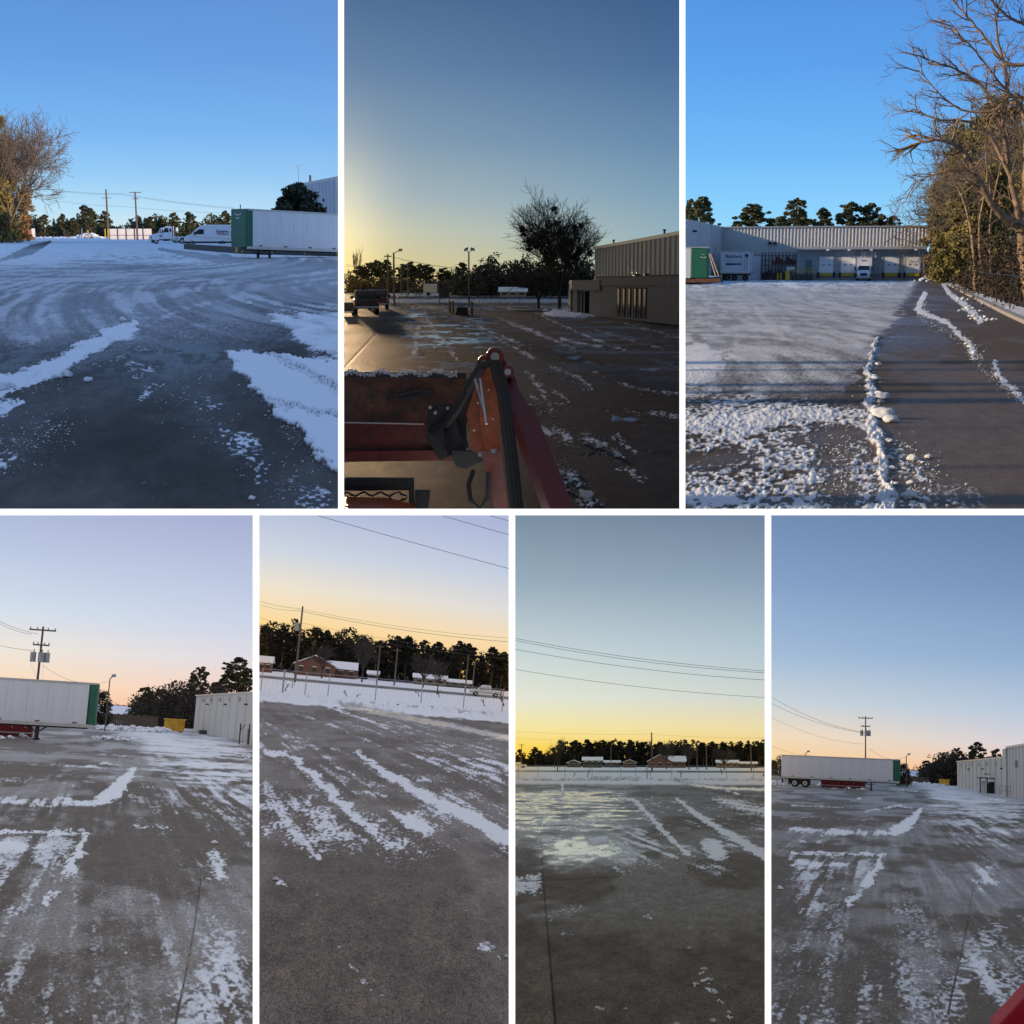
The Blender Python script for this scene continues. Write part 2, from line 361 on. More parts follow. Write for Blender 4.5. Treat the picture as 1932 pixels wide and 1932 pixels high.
# ------------------------------------------------------------------ lots
def lot_mat(name, colA, colB, dry=.78, wetr=.09, spec=.10, snow_col=(.80, .83, .88), thin=(.50, .53, .58), grain=34.0, bump=.55):
    m = bpy.data.materials.new(name); m.use_nodes = True; n = m.node_tree.nodes; l = m.node_tree.links; p = n['Principled BSDF']
    tc = n.new('ShaderNodeTexCoord'); mp = n.new('ShaderNodeMapping'); mp.inputs['Scale'].default_value = (1, .27, 1); l.new(tc.outputs['Object'], mp.inputs[0])
    def at(a): k = n.new('ShaderNodeAttribute'); k.attribute_name = a; return k.outputs['Fac']
    def noise(sc, det=6, rg=.6):
        k = n.new('ShaderNodeTexNoise'); k.inputs['Scale'].default_value = sc; k.inputs['Detail'].default_value = det; k.inputs['Roughness'].default_value = rg
        l.new(mp.outputs[0], k.inputs['Vector']); return k.outputs[0]
    def mt(op, a, b=0.0, c=0.0, clamp=False):
        k = n.new('ShaderNodeMath'); k.operation = op; k.use_clamp = clamp
        for i, q in enumerate((a, b, c)):
            if isinstance(q, (int, float)): k.inputs[i].default_value = q
            else: l.new(q, k.inputs[i])
        return k.outputs[0]
    def mix(f, a, b):
        k = n.new('ShaderNodeMix'); k.data_type = 'RGBA'
        l.new(f, k.inputs[0])
        for i, q in ((6, a), (7, b)):
            if isinstance(q, tuple): k.inputs[i].default_value = (*q, 1)
            else: l.new(q, k.inputs[i])
        return k.outputs[2]
    nf = noise(grain, 8, .7); nm = noise(grain / 7, 6, .6); ng = noise(grain * 3.2, 3, .5)
    tone = mt('ADD', at('tone'), mt('MULTIPLY', mt('SUBTRACT', nm, .5), 1.1), clamp=True)
    base = mix(tone, colA, colB)
    speck = mt('MULTIPLY', mt('SUBTRACT', ng, .5), 2.4); speck = mt('MAXIMUM', mt('ADD', mt('ADD', mt('MULTIPLY', speck, 1.25), 1.0), mt('MULTIPLY', mt('SUBTRACT', nf, .5), 2.0)), .15)
    sp = n.new('ShaderNodeMix'); sp.data_type = 'RGBA'; sp.blend_type = 'MULTIPLY'; sp.inputs[0].default_value = 1
    cb = n.new('ShaderNodeCombineColor'); [l.new(speck, cb.inputs[i]) for i in range(3)]
    l.new(base, sp.inputs[6]); l.new(cb.outputs[0], sp.inputs[7]); base = sp.outputs[2]
    s = at('snow'); edge = mt('MULTIPLY', mt('MULTIPLY', s, mt('SUBTRACT', 1.0, s)), 4.0)
    f = mt('ADD', s, mt('MULTIPLY', mt('SUBTRACT', nf, .5), mt('MULTIPLY', edge, 1.5)))
    mr = n.new('ShaderNodeMapRange'); mr.interpolation_type = 'SMOOTHSTEP'; mr.inputs[1].default_value = .06; mr.inputs[2].default_value = .86; l.new(f, mr.inputs[0]); f = mr.outputs[0]
    sc_ = mix(s, thin, snow_col); l.new(mix(f, base, sc_), p.inputs['Base Color'])
    w = mt('MULTIPLY', at('wet'), mt('SUBTRACT', 1.0, mt('MULTIPLY', f, .75)))
    w = mt('ADD', w, mt('MULTIPLY', mt('SUBTRACT', nm, .5), mt('MULTIPLY', w, .8)), clamp=True)
    r = mt('ADD', mt('MULTIPLY', w, wetr - dry), dry); l.new(r, p.inputs['Roughness'])
    l.new(mt('ADD', spec, mt('MULTIPLY', mt('MULTIPLY', w, w), .55)), p.inputs['Specular IOR Level'])
    bn = n.new('ShaderNodeBump'); bn.inputs['Distance'].default_value = .02
    l.new(mt('MULTIPLY', mt('SUBTRACT', 1.0, mt('MULTIPLY', w, .97)), bump), bn.inputs['Strength'])
    l.new(mt('ADD', nf, mt('MULTIPLY', ng, .5)), bn.inputs['Height']); l.new(bn.outputs[0], p.inputs['Normal'])
    return m

LOT = {}
def lot(bay, fn, m, label, step=1.75, far=760.0):
    ua = bay.u0 - 3 if bay.u0 else -150; ub = bay.u1 + 3 if bay.u1 < 1932 else 2082
    us = np.arange(max(ua, bay.u0 - 3), min(ub, bay.u1 + 3) + .1, step)
    if bay.u0 == 0: us = np.concatenate([np.arange(ua, -3, 12), us])
    if bay.u1 == 1932: us = np.concatenate([us, np.arange(us[-1] + 12, ub, 12)])
    vb = 967.0 if bay.v0 == 0 else 1990.0
    nv = int((vb - bay.vh) / step); s = np.linspace(0, 1, nv) ** 1.0
    d0 = EYE * F / far; U = np.repeat(us[None, :], nv, 0); Hh = bay.vh + (U - bay.uc) * math.tan(bay.roll)
    V = Hh + d0 + s[:, None] * (vb - Hh - d0)
    X, Y = bay.gnp(U, V); x_, y_ = X, Y / 3.8; pk = np.clip((V - Hh) / 330, .10, 1.3)
    wu = (fbm(x_ * 3.1, y_ * 3.1, 6, 201 + bay.k, .62) - .5) * 46 * pk + (fbm(x_ * 22, y_ * 22, 3, 205, .6) - .5) * 20 * pk
    wv = (fbm(x_ * 3.1, y_ * 3.1, 6, 301 + bay.k, .62) - .5) * 30 * pk + (fbm(x_ * 22, y_ * 22, 3, 305, .6) - .5) * 14 * pk
    st = dict(U=U + wu, V=V + wv, Uo=U, Vo=V, X=X, Y=Y, x=X, y=Y / 3.8, dv=V - Hh)
    sn, wet, tone, z = fn(**st)
    P = np.stack([X, Y, z + np.zeros_like(X)], -1).reshape(-1, 3); nr, nc = U.shape
    i = np.arange(nr * nc).reshape(nr, nc)
    Fc = np.stack([i[1:, :-1], i[1:, 1:], i[:-1, 1:], i[:-1, :-1]], -1).reshape(-1, 4)
    me = mesh_np('lot', P, Fc, m, smooth=True)
    for nm, a in (('snow', sn), ('wet', wet), ('tone', tone)):
        at = me.attributes.new(nm, 'FLOAT', 'POINT'); at.data.foreach_set('value', np.clip(a + np.zeros_like(X), 0, 1).astype(np.float32).ravel())
    o = solid(bay, 'ground', me, m, kind='structure', label=label)
    LOT[bay.k] = (U, V, z, sn)
    return o
def nz(x, y, fx, fy, o, s, Y, g=.62):
    """layered noise that drops the layers too fine to see at depth Y; evened out to 0..1"""
    px = Y / F * .9; py = Y * Y / (EYE * F) * .9 / 3.8; t = 0; w0 = 0; a = 1.0
    for k in range(o):
        f = 2.0 ** k; w = a / (1 + (fx * f * px) ** 2) / (1 + (fy * f * py) ** 2)
        t = t + w * (vnoise(x * fx * f + 3.7 * k, y * fy * f + 9.1 * k, s + 13 * k) - .5); w0 += a * a; a *= g
    return .5 + .5 * np.tanh(t / math.sqrt(w0) * 3.3)
def frost(C, N, soft=.10):
    m = C - N; return .62 * sm(-.34, .30, m) * (.45 + .55 * sm(-.1, .4, m)) + .38 * sm(-soft, soft, m - .04)
def ease(m): return m * m * (3 - 2 * m)

def lot1(U, V, Uo, Vo, X, Y, x, y, dv):
    iso = nz(x, y, 3, 3, 7, 1, Y); fine = nz(x, y, 26, 26, 4, 2, Y); big = nz(x, y, .45, .45, 4, 3, Y)
    r = np.hypot(x - 9, y - 15); an = np.arctan2(y - 15, x - 9); r2 = np.hypot(x + 6, y - 36); an2 = np.arctan2(y - 36, x + 6)
    s1 = nz(r + .15 * big, an, 3.0, 1.6, 6, 5, Y); s2 = nz(r2 + .2 * big, an2, 2.2, 2.4, 6, 6, Y)
    k = sm(480, 580, V); st = s2 * (1 - k) + s1 * k; N = np.clip(.44 * st + .24 * iso + .32 * fine, 0, 1); N = .5 + .5 * np.tanh((N - .5) * 2.8)
    C = np.interp(V, [440, 470, 520, 560, 600, 640, 700, 780, 960], [.66, .66, .62, .57, .49, .38, .17, .06, .03])
    C = C + .10 * (1 - sm(0, 260, U)) * sm(700, 640, V) - .16 * sm(330, 560, U) * sm(540, 600, V)
    for pts, w, q in (([(638, 505), (560, 500), (470, 520), (400, 560)], 10, -.45), ([(430, 545), (500, 552), (560, 540), (600, 500)], 7, -.4), ([(540, 575), (600, 560), (638, 556)], 18, -.5), ([(300, 470), (420, 490), (560, 492)], 6, -.4), ([(330, 600), (420, 585), (480, 592)], 15, -.45), ([(400, 650), (520, 640), (560, 655)], 22, -.4), ([(0, 456), (40, 452), (60, 447)], 5, -.5), ([(0, 492), (60, 470), (95, 456)], 8, -.5),
                      ([(250, 620), (380, 575), (540, 545), (610, 505)], 6, .28), ([(0, 540), (200, 520), (420, 530)], 10, .18), ([(90, 600), (300, 560), (480, 520)], 8, .2), ([(480, 560), (560, 575), (638, 580)], 6, .35), ([(340, 560), (300, 620)], 12, .12)):
        ww = [w * 2.0] * len(pts); ww[0] *= .25; ww[-1] *= .25; C = C + q * (.75 if q < 0 else 1) * ease(stroke(U, V, pts, ww, 1.0))
    C = np.maximum(C, .98 * ease(stroke(U, V, [(-140, 800), (-40, 745), (20, 722), (110, 690), (200, 638), (250, 615)], [80, 46, 40, 34, 36, 24], 1.0)))
    C = np.maximum(C, .9 * ease(stroke(U, V, [(-140, 830), (0, 775), (40, 762)], [40, 30, 12], 1.0)))
    for pts, w, q in (([(330, 700), (400, 780), (450, 830), (520, 890), (620, 950)], [50, 60, 70, 60, 50], .34), ([(220, 640), (290, 720), (270, 745)], [70, 50, 24], .36), ([(0, 880), (40, 840), (100, 800)], 44, .34), ([(250, 600), (440, 640)], 60, .30)):
        C = np.maximum(C, q * ease(stroke(U, V, pts, w, 1.0)))
    flake = nz(x, y, 20, 30, 4, 9, Y); N2 = np.where(V > 640, .40 * iso + .60 * flake, N); k = sm(620, 680, V); N = N * (1 - k) + N2 * k
    s = frost(C, N) * (1 - .36 * sm(470, 520, V) * sm(690, 640, V) * (1 - ease(stroke(U, V, [(-140, 800), (20, 722), (110, 690), (250, 615)], 50, 1.0))))
    s = np.maximum(s, (.10 + .74 * (1 - np.clip(.66 * N + .34 * fine, 0, 1))) * sm(450, 475, V) * sm(700, 610, V) * (1 - .55 * sm(380, 600, U) * sm(540, 600, V)))
    je = (iso - .5) * 10 + (fine - .5) * 8
    A = poly(U + je, V + je * .5, [(430, 667), (520, 668), (660, 690), (660, 905), (610, 860), (560, 815), (500, 755), (455, 705)], 9); Bp = poly(U + je, V + je * .6, [(492, 592), (560, 586), (660, 583), (660, 690), (585, 664), (555, 632)], 16)
    rut = np.maximum(stroke(U, V, [(510, 668), (580, 705), (660, 752)], [7, 11, 15], .8), stroke(U, V, [(500, 750), (560, 775), (660, 800)], [6, 9, 12], .8)); tread = .5 + .5 * np.sin((U * .8 + V * .6) * .75 + iso * 5)
    A2 = sm(.35, .65, A); Bs = sm(.3, .75, Bp * .95 + (fine - .5) * .5 + (iso - .5) * .3)
    sl = np.maximum(A2 * (1 - .55 * rut * tread * (.5 + fine)), Bs * (.62 + .38 * iso)); s = np.maximum(s, sl)
    z = .050 * A2 * (1 - .7 * rut * tread) + .022 * Bs * iso + .018 * s * (fine - .3)
    wet = np.clip(.20 + .30 * (big - .5) + .25 * sm(.45, .6, iso) * sm(760, 640, V), 0, 1); tone = .30 + .5 * (big - .5) + .3 * (iso - .5)
    return s, wet, tone, z

def lot2(U, V, Uo, Vo, X, Y, x, y, dv):
    iso = nz(x, y, 3, 3, 7, 11, Y); fine = nz(x, y, 26, 26, 4, 12, Y); big = nz(x, y, .4, .4, 4, 13, Y); C = 0 * U
    for pts, w in (([(800, 590), (820, 625), (846, 655), (862, 680)], [4, 5, 6, 5]), ([(876, 606), (915, 628), (960, 650), (1010, 676)], [3, 4, 5, 4]), ([(790, 616), (786, 640), (782, 668)], [8, 12, 12]), ([(960, 610), (1040, 640), (1085, 660)], [5, 8, 6]), ([(1010, 590), (1100, 632), (1180, 662)], [3, 4, 3]), ([(1120, 622), (1200, 645), (1282, 668)], [3, 4, 4]), ([(1060, 640), (1130, 655)], [7, 7]), ([(1180, 610), (1290, 640)], [3, 3]), ([(900, 615), (960, 640), (1000, 655)], [5, 7, 4]), ([(940, 600), (1030, 632)], [3, 3]),
                   ([(1030, 690), (1090, 712), (1120, 735)], [4, 8, 5]), ([(1120, 700), (1200, 735), (1282, 745)], [2, 4, 4]), ([(995, 700), (1040, 770), (1000, 745)], [12, 8, 5]), ([(1105, 820), (1150, 845), (1170, 865)], [10, 12, 8]), ([(1160, 820), (1200, 850)], [6, 6]), ([(1170, 880), (1215, 905)], [5, 9]), ([(1000, 800), (1060, 815), (1080, 838)], [14, 14, 6]), ([(1035, 875), (1080, 905), (1120, 950)], [14, 16, 16]), ([(1000, 760), (1100, 770)], [4, 4]), ([(1150, 775), (1280, 785)], [3, 3]), ([(1050, 740), (1080, 760)], [6, 4])):
        C = np.maximum(C, .60 * stroke(U, V, pts, [q * 1.35 for q in w], 1.0))
    C = np.maximum(C, .36 * sm(690, 600, V) * sm(760, 880, U) * sm(1282, 1000, U))
    s = frost(C, .35 * iso + .65 * fine, .16) * .85
    s = np.maximum(s, .62 * sm(575, 569, V) * (1 - .8 * sm(558, 560, V) * sm(565, 563, V)) * (.7 + .3 * iso)); s = np.maximum(s, frost(.55 * sm(596, 580, V) * sm(572, 578, V), iso) * .7)
    pile = poly(U + (iso - .5) * 16, V + (fine - .5) * 6, [(1020, 592), (1050, 584), (1100, 588), (1140, 596), (1100, 600), (1040, 598)], 6); s = np.maximum(s, sm(.3, .7, pile) * .9)
    left = (1 - sm(-3, 3, Uo - (745 - (Vo - 575) * 1.05))) * sm(735, 705, Vo); joint = stroke(Uo, Vo, [(756, 580), (700, 640), (649, 694)], 2.2, .8)
    cr = np.maximum(stroke(U, V, [(649, 672), (720, 690), (790, 720)], 1.8, .8), stroke(U, V, [(1000, 775), (1120, 770), (1282, 782)], 2.2, .8)); cr = np.maximum(cr, stroke(U, V, [(1080, 676), (1160, 706), (1290, 745)], 2.0, .8)); cr = np.maximum(cr, stroke(U, V, [(1050, 860), (1180, 845), (1290, 862)], 1.8, .8))
    wetn = nz(x, y, .5, 2.0, 4, 14, Y); pud = sm(.52, .62, .6 * wetn + .4 * iso)
    mid = sm(735, 790, U) * sm(1010, 880, U) * sm(730, 650, V) * sm(575, 590, V)
    wet = .22 + .62 * pud * mid + .30 * pud * sm(1010, 1060, U) * sm(760, 640, V) + .15 * (big - .5)
    for uu, vv, rr in ((1100, 676, 26), (1185, 790, 30), (1240, 700, 30)): wet = wet + .6 * ease(stroke(U, V, [(uu - rr, vv), (uu + rr, vv + 5)], 9, 1.0)) * pud
    tone = left * 1.0 - .45 + .3 * (big - .5) - .5 * joint - .5 * cr
    z = .012 * s * fine + .25 * sm(.3, 1, pile) * iso - .012 * joint - .006 * cr
    return s, np.clip(wet, 0, 1), tone, z

def lot3(U, V, Uo, Vo, X, Y, x, y, dv):
    iso = nz(x, y, 3, 3, 7, 21, Y); fine = nz(x, y, 26, 26, 4, 22, Y); big = nz(x, y, .45, .45, 4, 23, Y)
    r = np.hypot(x + 5, y - 8); an = np.arctan2(y - 8, x + 5); s1 = nz(r + .2 * big, an, 2.6, 2.2, 6, 25, Y); s2 = nz(x + .5 * y, y, 2.4, .55, 6, 26, Y)
    N = np.clip(.28 * s1 + .22 * s2 + .18 * iso + .32 * fine, 0, 1); N = .5 + .5 * np.tanh((N - .5) * 3.2)
    right = sm(-14, 14, Uo - (1735 - (Vo - 530) * .62) - (iso - .5) * 46); right = np.maximum(right, sm(-10, 12, Uo - 1652 - (iso - .5) * 26) * sm(610, 650, Vo))
    C = np.interp(V, [505, 540, 600, 660, 730, 780], [.60, .60, .56, .52, .42, .30]) + .20 * sm(1500, 1320, U) * sm(540, 600, V) - .18 * sm(1500, 1640, U) * sm(600, 700, V)
    for pts, w, q in (([(1293, 600), (1340, 612), (1360, 640)], 30, -.35), ([(1430, 590), (1480, 640), (1500, 700)], 10, .3), ([(1700, 540), (1640, 600), (1600, 650)], 12, -.3), ([(1480, 530), (1540, 570), (1640, 590)], 8, .22), ([(1293, 560), (1400, 548), (1520, 552)], 8, -.35), ([(1560, 690), (1500, 740)], 24, -.2), ([(1400, 640), (1440, 700), (1420, 750)], 30, .14)): C = C + q * ease(stroke(U, V, pts, w * 1.4, 1.0))
    C = C * (1 - right) + .02
    C = np.maximum(C, .95 * ease(poly(U, V, [(1280, 652), (1340, 655), (1378, 680), (1340, 705), (1280, 718)], 22)))
    C = np.maximum(C, .92 * ease(poly(U + (iso - .5) * 30, V + (iso - .5) * 26, [(1270, 772), (1400, 766), (1500, 760), (1630, 766), (1650, 800), (1600, 815), (1480, 826), (1420, 840), (1270, 838)], 34)))
    C = np.maximum(C, .60 * poly(U, V, [(1270, 830), (1640, 815), (1690, 985), (1270, 985)], 40)); C = np.maximum(C, .85 * ease(stroke(U, V, [(1270, 945), (1340, 925), (1420, 955), (1540, 962)], [36, 30, 34, 24], 1.0)))
    C = C - .38 * ease(stroke(U, V, [(1590, 815), (1575, 880), (1600, 970)], [44, 50, 56], 1.0)) - .25 * ease(stroke(U, V, [(1300, 880), (1400, 870)], 40, 1.0))
    flk = nz(x, y, 18, 26, 4, 29, Y); k = sm(700, 770, V); N = N * (1 - k) + k * np.clip(.35 * iso + .65 * flk, 0, 1)
    s = frost(C, N) * (1 - .38 * sm(520, 570, V) * sm(770, 730, V) * (1 - ease(poly(U, V, [(1280, 645), (1350, 650), (1390, 680), (1350, 712), (1280, 725)], 30))))
    s = np.maximum(s, (.10 + .86 * (1 - np.clip(.62 * N + .38 * fine, 0, 1))) * (1 - right) * sm(790, 700, V))
    ridge = stroke(U, V, [(1655, 640), (1640, 690), (1640, 760), (1648, 800), (1656, 870), (1668, 930), (1675, 975)], [5, 11, 15, 24, 19, 20, 24], 1.0); rs = frost(ease(ridge) * 1.05 - .25 * sm(.55, .8, nz(x, y, 2.2, 4.5, 3, 28, Y)), .4 * iso + .6 * fine, .2); s = np.maximum(s, rs)
    ks = [stroke(U, V, q, w, 1.0) for q, w in (([(1775, 530), (1790, 552), (1820, 575), (1850, 605)], [5, 9, 13, 14]), ([(1795, 530), (1850, 560), (1932, 590)], [4, 8, 10]), ([(1745, 555), (1730, 585), (1790, 610), (1830, 650), (1840, 675)], [12, 11, 8, 9, 8]), ([(1872, 682), (1895, 720), (1932, 758)], [8, 12, 10]))]
    for kk in ks: s = np.maximum(s, frost(ease(kk) * .85, .4 * iso + .6 * fine, .14))
    s = np.maximum(s, frost(.40 * ease(stroke(U, V, [(1700, 850), (1740, 920), (1720, 975)], [44, 60, 70], 1.0)), flk)); s = np.maximum(s, .5 * frost(.44 * ease(stroke(U, V, [(1790, 930), (1850, 985)], [50, 80], 1.0)), fine))
    ice = poly(U + (iso - .5) * 40, V + (fine - .5) * 14, [(1655, 640), (1700, 612), (1790, 620), (1800, 665), (1640, 668)], 20)
    wet = np.clip(.16 + .40 * ice * (.4 + fine) + .2 * sm(.38, .68, big) + .2 * sm(640, 560, V), 0, .8); tone = .32 + .5 * (big - .5) + .2 * (iso - .5) + .34 * right
    z = .030 * s * (fine - .25) + .012 * s * iso + rs * (.012 + .035 * iso + .05 * (fine - .4)) + .04 * ease(np.clip(C - .6, 0, 1)) * iso
    return s, wet, tone, z

def drive(U, V, Uo, Vo, x, y, Y, ox, oy, kx, ky, sd):
    """the long frozen drive both trailer views look along"""
    iso = nz(x, y, 3, 3, 7, sd, Y); fine = nz(x, y, 26, 26, 4, sd + 1, Y); big = nz(x, y, .45, .45, 4, sd + 2, Y)
    q = lambda pts: [((a - 238) * kx + ox, (b - 1400) * ky + oy) for a, b in pts]; Q = lambda w: [e * kx for e in w]; vv = (Vo - oy) / ky + 1400; uu = (Uo - ox) / kx + 238
    along = nz(x + .05 * y, y, 7, .45, 6, sd + 4, Y); across = nz(x, y, .35, 2.6, 6, sd + 5, Y); k = sm(1520, 1440, vv)
    N = np.clip(.34 * along * (1 - k) + .34 * across * k + .22 * iso + .44 * fine, 0, 1); N = .5 + .5 * np.tanh((N - .5) * 2.8)
    C = np.interp(vv, [1360, 1400, 1450, 1520, 1600, 1700, 1800, 1940], [.52, .50, .46, .33, .26, .28, .33, .40]) + .16 * (big - .5)
    C = C + .24 * ease(poly(U, V, q([(240, 1372), (320, 1372), (500, 1440), (500, 1580), (400, 1560), (300, 1440)]), 60)) - .22 * sm(300, 200, uu) * sm(1380, 1410, vv) * sm(1480, 1430, vv)
    for pts, w, g in (([(-60, 1567), (60, 1570), (165, 1573)], [6, 5, 4], .9), ([(252, 1452), (225, 1480), (190, 1508), (222, 1498), (248, 1460)], [11, 18, 24, 18, 9], 1.0), ([(-60, 1505), (60, 1512), (190, 1514)], [16, 17, 11], .72), ([(158, 1572), (132, 1645), (78, 1706)], [10, 24, 10], .95), ([(225, 1376), (330, 1470), (366, 1510), (480, 1560)], [6, 10, 9, 6], .55), ([(330, 1560), (420, 1580), (480, 1600)], [10, 14, 12], .4), ([(260, 1380), (300, 1440), (340, 1540)], [5, 10, 16], .5), ([(330, 1385), (420, 1440), (500, 1500)], [5, 8, 10], .5),
                      ([(120, 1455), (200, 1440), (232, 1446)], [4, 5, 4], .7), ([(-60, 1440), (100, 1444), (200, 1450)], [4, 4, 3], .55), ([(-60, 1415), (120, 1420), (260, 1428)], [3, 3, 3], .5), ([(-60, 1470), (60, 1474)], [5, 4], .5)):
        C = np.maximum(C, g * ease(stroke(U, V, q(pts), Q(w), 1.0)))
    for pts, g, sf in (([(-60, 1568), (168, 1568), (148, 1600), (128, 1640), (75, 1705), (30, 1740), (-60, 1760)], .50, 16), ([(-60, 1580), (20, 1588), (100, 1590), (60, 1614), (-60, 1606)], .98, 14), ([(200, 1500), (260, 1470), (380, 1500), (490, 1530), (490, 1575), (300, 1562), (210, 1545)], .46, 44), ([(386, 1594), (420, 1600), (444, 1652), (400, 1676), (382, 1640)], .95, 20), ([(364, 1735), (425, 1735), (480, 1790), (500, 1990), (300, 1990), (338, 1850)], .56, 40),
                       ([(120, 1690), (300, 1660), (315, 1720), (230, 1770), (140, 1760)], .46, 50), ([(-60, 1760), (60, 1740), (150, 1790), (60, 1880), (-60, 1900)], .46, 60), ([(180, 1770), (280, 1800), (260, 1880), (170, 1860)], .40, 60), ([(20, 1860), (90, 1850), (80, 1960), (0, 1960)], .50, 50)):
        C = np.maximum(C, g * ease(poly(U, V, q(pts), sf * 1.6)))
    for pts, w in (([(30, 1555), (165, 1540), (215, 1555)], [16, 22, 10]), ([(-60, 1490), (60, 1486), (160, 1492)], [10, 12, 6]), ([(100, 1670), (240, 1650), (330, 1668)], [26, 20, 20]), ([(350, 1640), (330, 1720)], [18, 24]), ([(200, 1600), (360, 1590)], [18, 14]), ([(60, 1640), (20, 1690)], [30, 24]), ([(400, 1700), (470, 1720)], [30, 40])): C = C - .35 * ease(stroke(U, V, q(pts), Q(w), 1.0))
    trd = nz(x, y, 9, 22, 2, sd + 7, Y); tr = ease(stroke(U, V, q([(440, 1760), (360, 1870), (330, 1990)]), Q([34, 46, 60]), 1.0)); s = np.maximum(frost(C, N) * (1 - .30 * sm(.75, .35, C)), frost(.5 * tr, trd) * .7)
    s = np.maximum(s, (.05 + .52 * (1 - N)) * (.40 + .60 * sm(.40, .62, .6 * big + .4 * iso)))
    joint = stroke(Uo, Vo, q([(379, 1660), (365, 1760), (348, 1850), (330, 1935), (318, 2000)]), Q([1.3, 1.8, 2.2, 2.8, 3.0]), .9); jl = stroke(Uo, Vo, q([(240, 1500), (132, 1650), (70, 1710)]), Q([1, 1.2, 1.6]), .9); jh = stroke(Uo, Vo, q([(70, 1708), (240, 1662), (380, 1660)]), Q([1.2, 1.2, 1.2]), .9)
    wet = np.clip(.14 + .30 * sm(.38, .68, big) * (.5 + fine) + .25 * sm(1480, 1400, vv), 0, 1); patch = sm(.44, .58, big)
    tone = .36 + .16 * patch + .35 * (iso - .5) - .5 * np.maximum(joint, np.maximum(jl, jh) * .6)
    z = .020 * s * (fine - .2) + .004 * (fine - .5) - .015 * joint
    return s * (1 - joint), wet, tone, z
def lot4(U, V, Uo, Vo, X, Y, x, y, dv): return drive(U, V, Uo, Vo, x, y, Y, 238, 1400, 1.0, 1.0, 41)
def lot7(U, V, Uo, Vo, X, Y, x, y, dv): return drive(U, V, Uo, Vo, x, y, Y, 1726, 1492, .78, .70, 71)

def tracks(U, V, Uo, Vo, x, y, Y, q, kx, vmap, sd):
    iso = nz(x, y, 3, 3, 7, sd, Y); fine = nz(x, y, 26, 26, 4, sd + 1, Y); big = nz(x, y, .45, .45, 4, sd + 2, Y); Q = lambda w: [e * kx for e in w]; vv = vmap(Vo)
    diag = nz(x + .55 * y, y - .3 * x, 5, .5, 6, sd + 4, Y); N = np.clip(.32 * diag + .22 * iso + .46 * fine, 0, 1); N = .5 + .5 * np.tanh((N - .5) * 2.8)
    C = np.interp(vv, [1330, 1360, 1420, 1500, 1590, 1640, 1700], [.22, .30, .34, .34, .30, .10, .02]) + .16 * (big - .5)
    for pts, w, g in (([(500, 1420), (545, 1425), (600, 1470), (660, 1530), (712, 1570)], [8, 11, 14, 17, 10], 1.0), ([(560, 1345), (700, 1400), (800, 1440), (960, 1500)], [5, 6, 7, 8], .42), ([(489, 1380), (600, 1430), (700, 1480)], [6, 7, 8], .42), ([(740, 1480), (800, 1470), (850, 1478)], [8, 8, 6], .5), ([(690, 1470), (760, 1500)], [10, 8], .45), ([(620, 1335), (740, 1375), (860, 1410)], [5, 8, 8], .6)): C = np.maximum(C, g * ease(stroke(U, V, q(pts), Q(w), 1.0)))
    for pts, g, sf in (([(738, 1530), (792, 1526), (842, 1572), (800, 1584), (756, 1562)], .98, 14), ([(470, 1500), (560, 1470), (700, 1560), (842, 1590), (800, 1626), (700, 1604), (560, 1614), (470, 1626)], .58, 34), ([(740, 1420), (800, 1412), (990, 1440), (990, 1484), (850, 1452)], .72, 16), ([(470, 1480), (520, 1470), (560, 1560), (470, 1590)], .6, 30)): C = np.maximum(C, g * ease(poly(U, V, q(pts), sf * 1.5 * kx)))
    for pts, w in (([(500, 1450), (580, 1490), (620, 1520)], [22, 18, 14]), ([(640, 1500), (720, 1520), (760, 1500)], [18, 20, 12]), ([(860, 1560), (930, 1600)], [18, 16]), ([(600, 1390), (760, 1430)], [16, 18])): C = C - .30 * ease(stroke(U, V, q(pts), Q(w), 1.0))
    s = np.maximum(frost(C, N), (.03 + .30 * (1 - N)) * sm(1650, 1580, vv)); t1 = stroke(U, V, q([(672, 1420), (730, 1460), (820, 1510), (960, 1580), (1010, 1605)]), Q([3, 8, 13, 20, 22]), .5); zig = .5 + .5 * np.sin((Uo - Vo * 1.2) * .95 / kx); s = np.maximum(s, sm(.10, .55, t1 * (1 - .35 * zig * sm(0, .6, t1)) + (fine - .5) * .35) * (.85 + .15 * zig))
    return s, iso, fine, big, t1 * zig
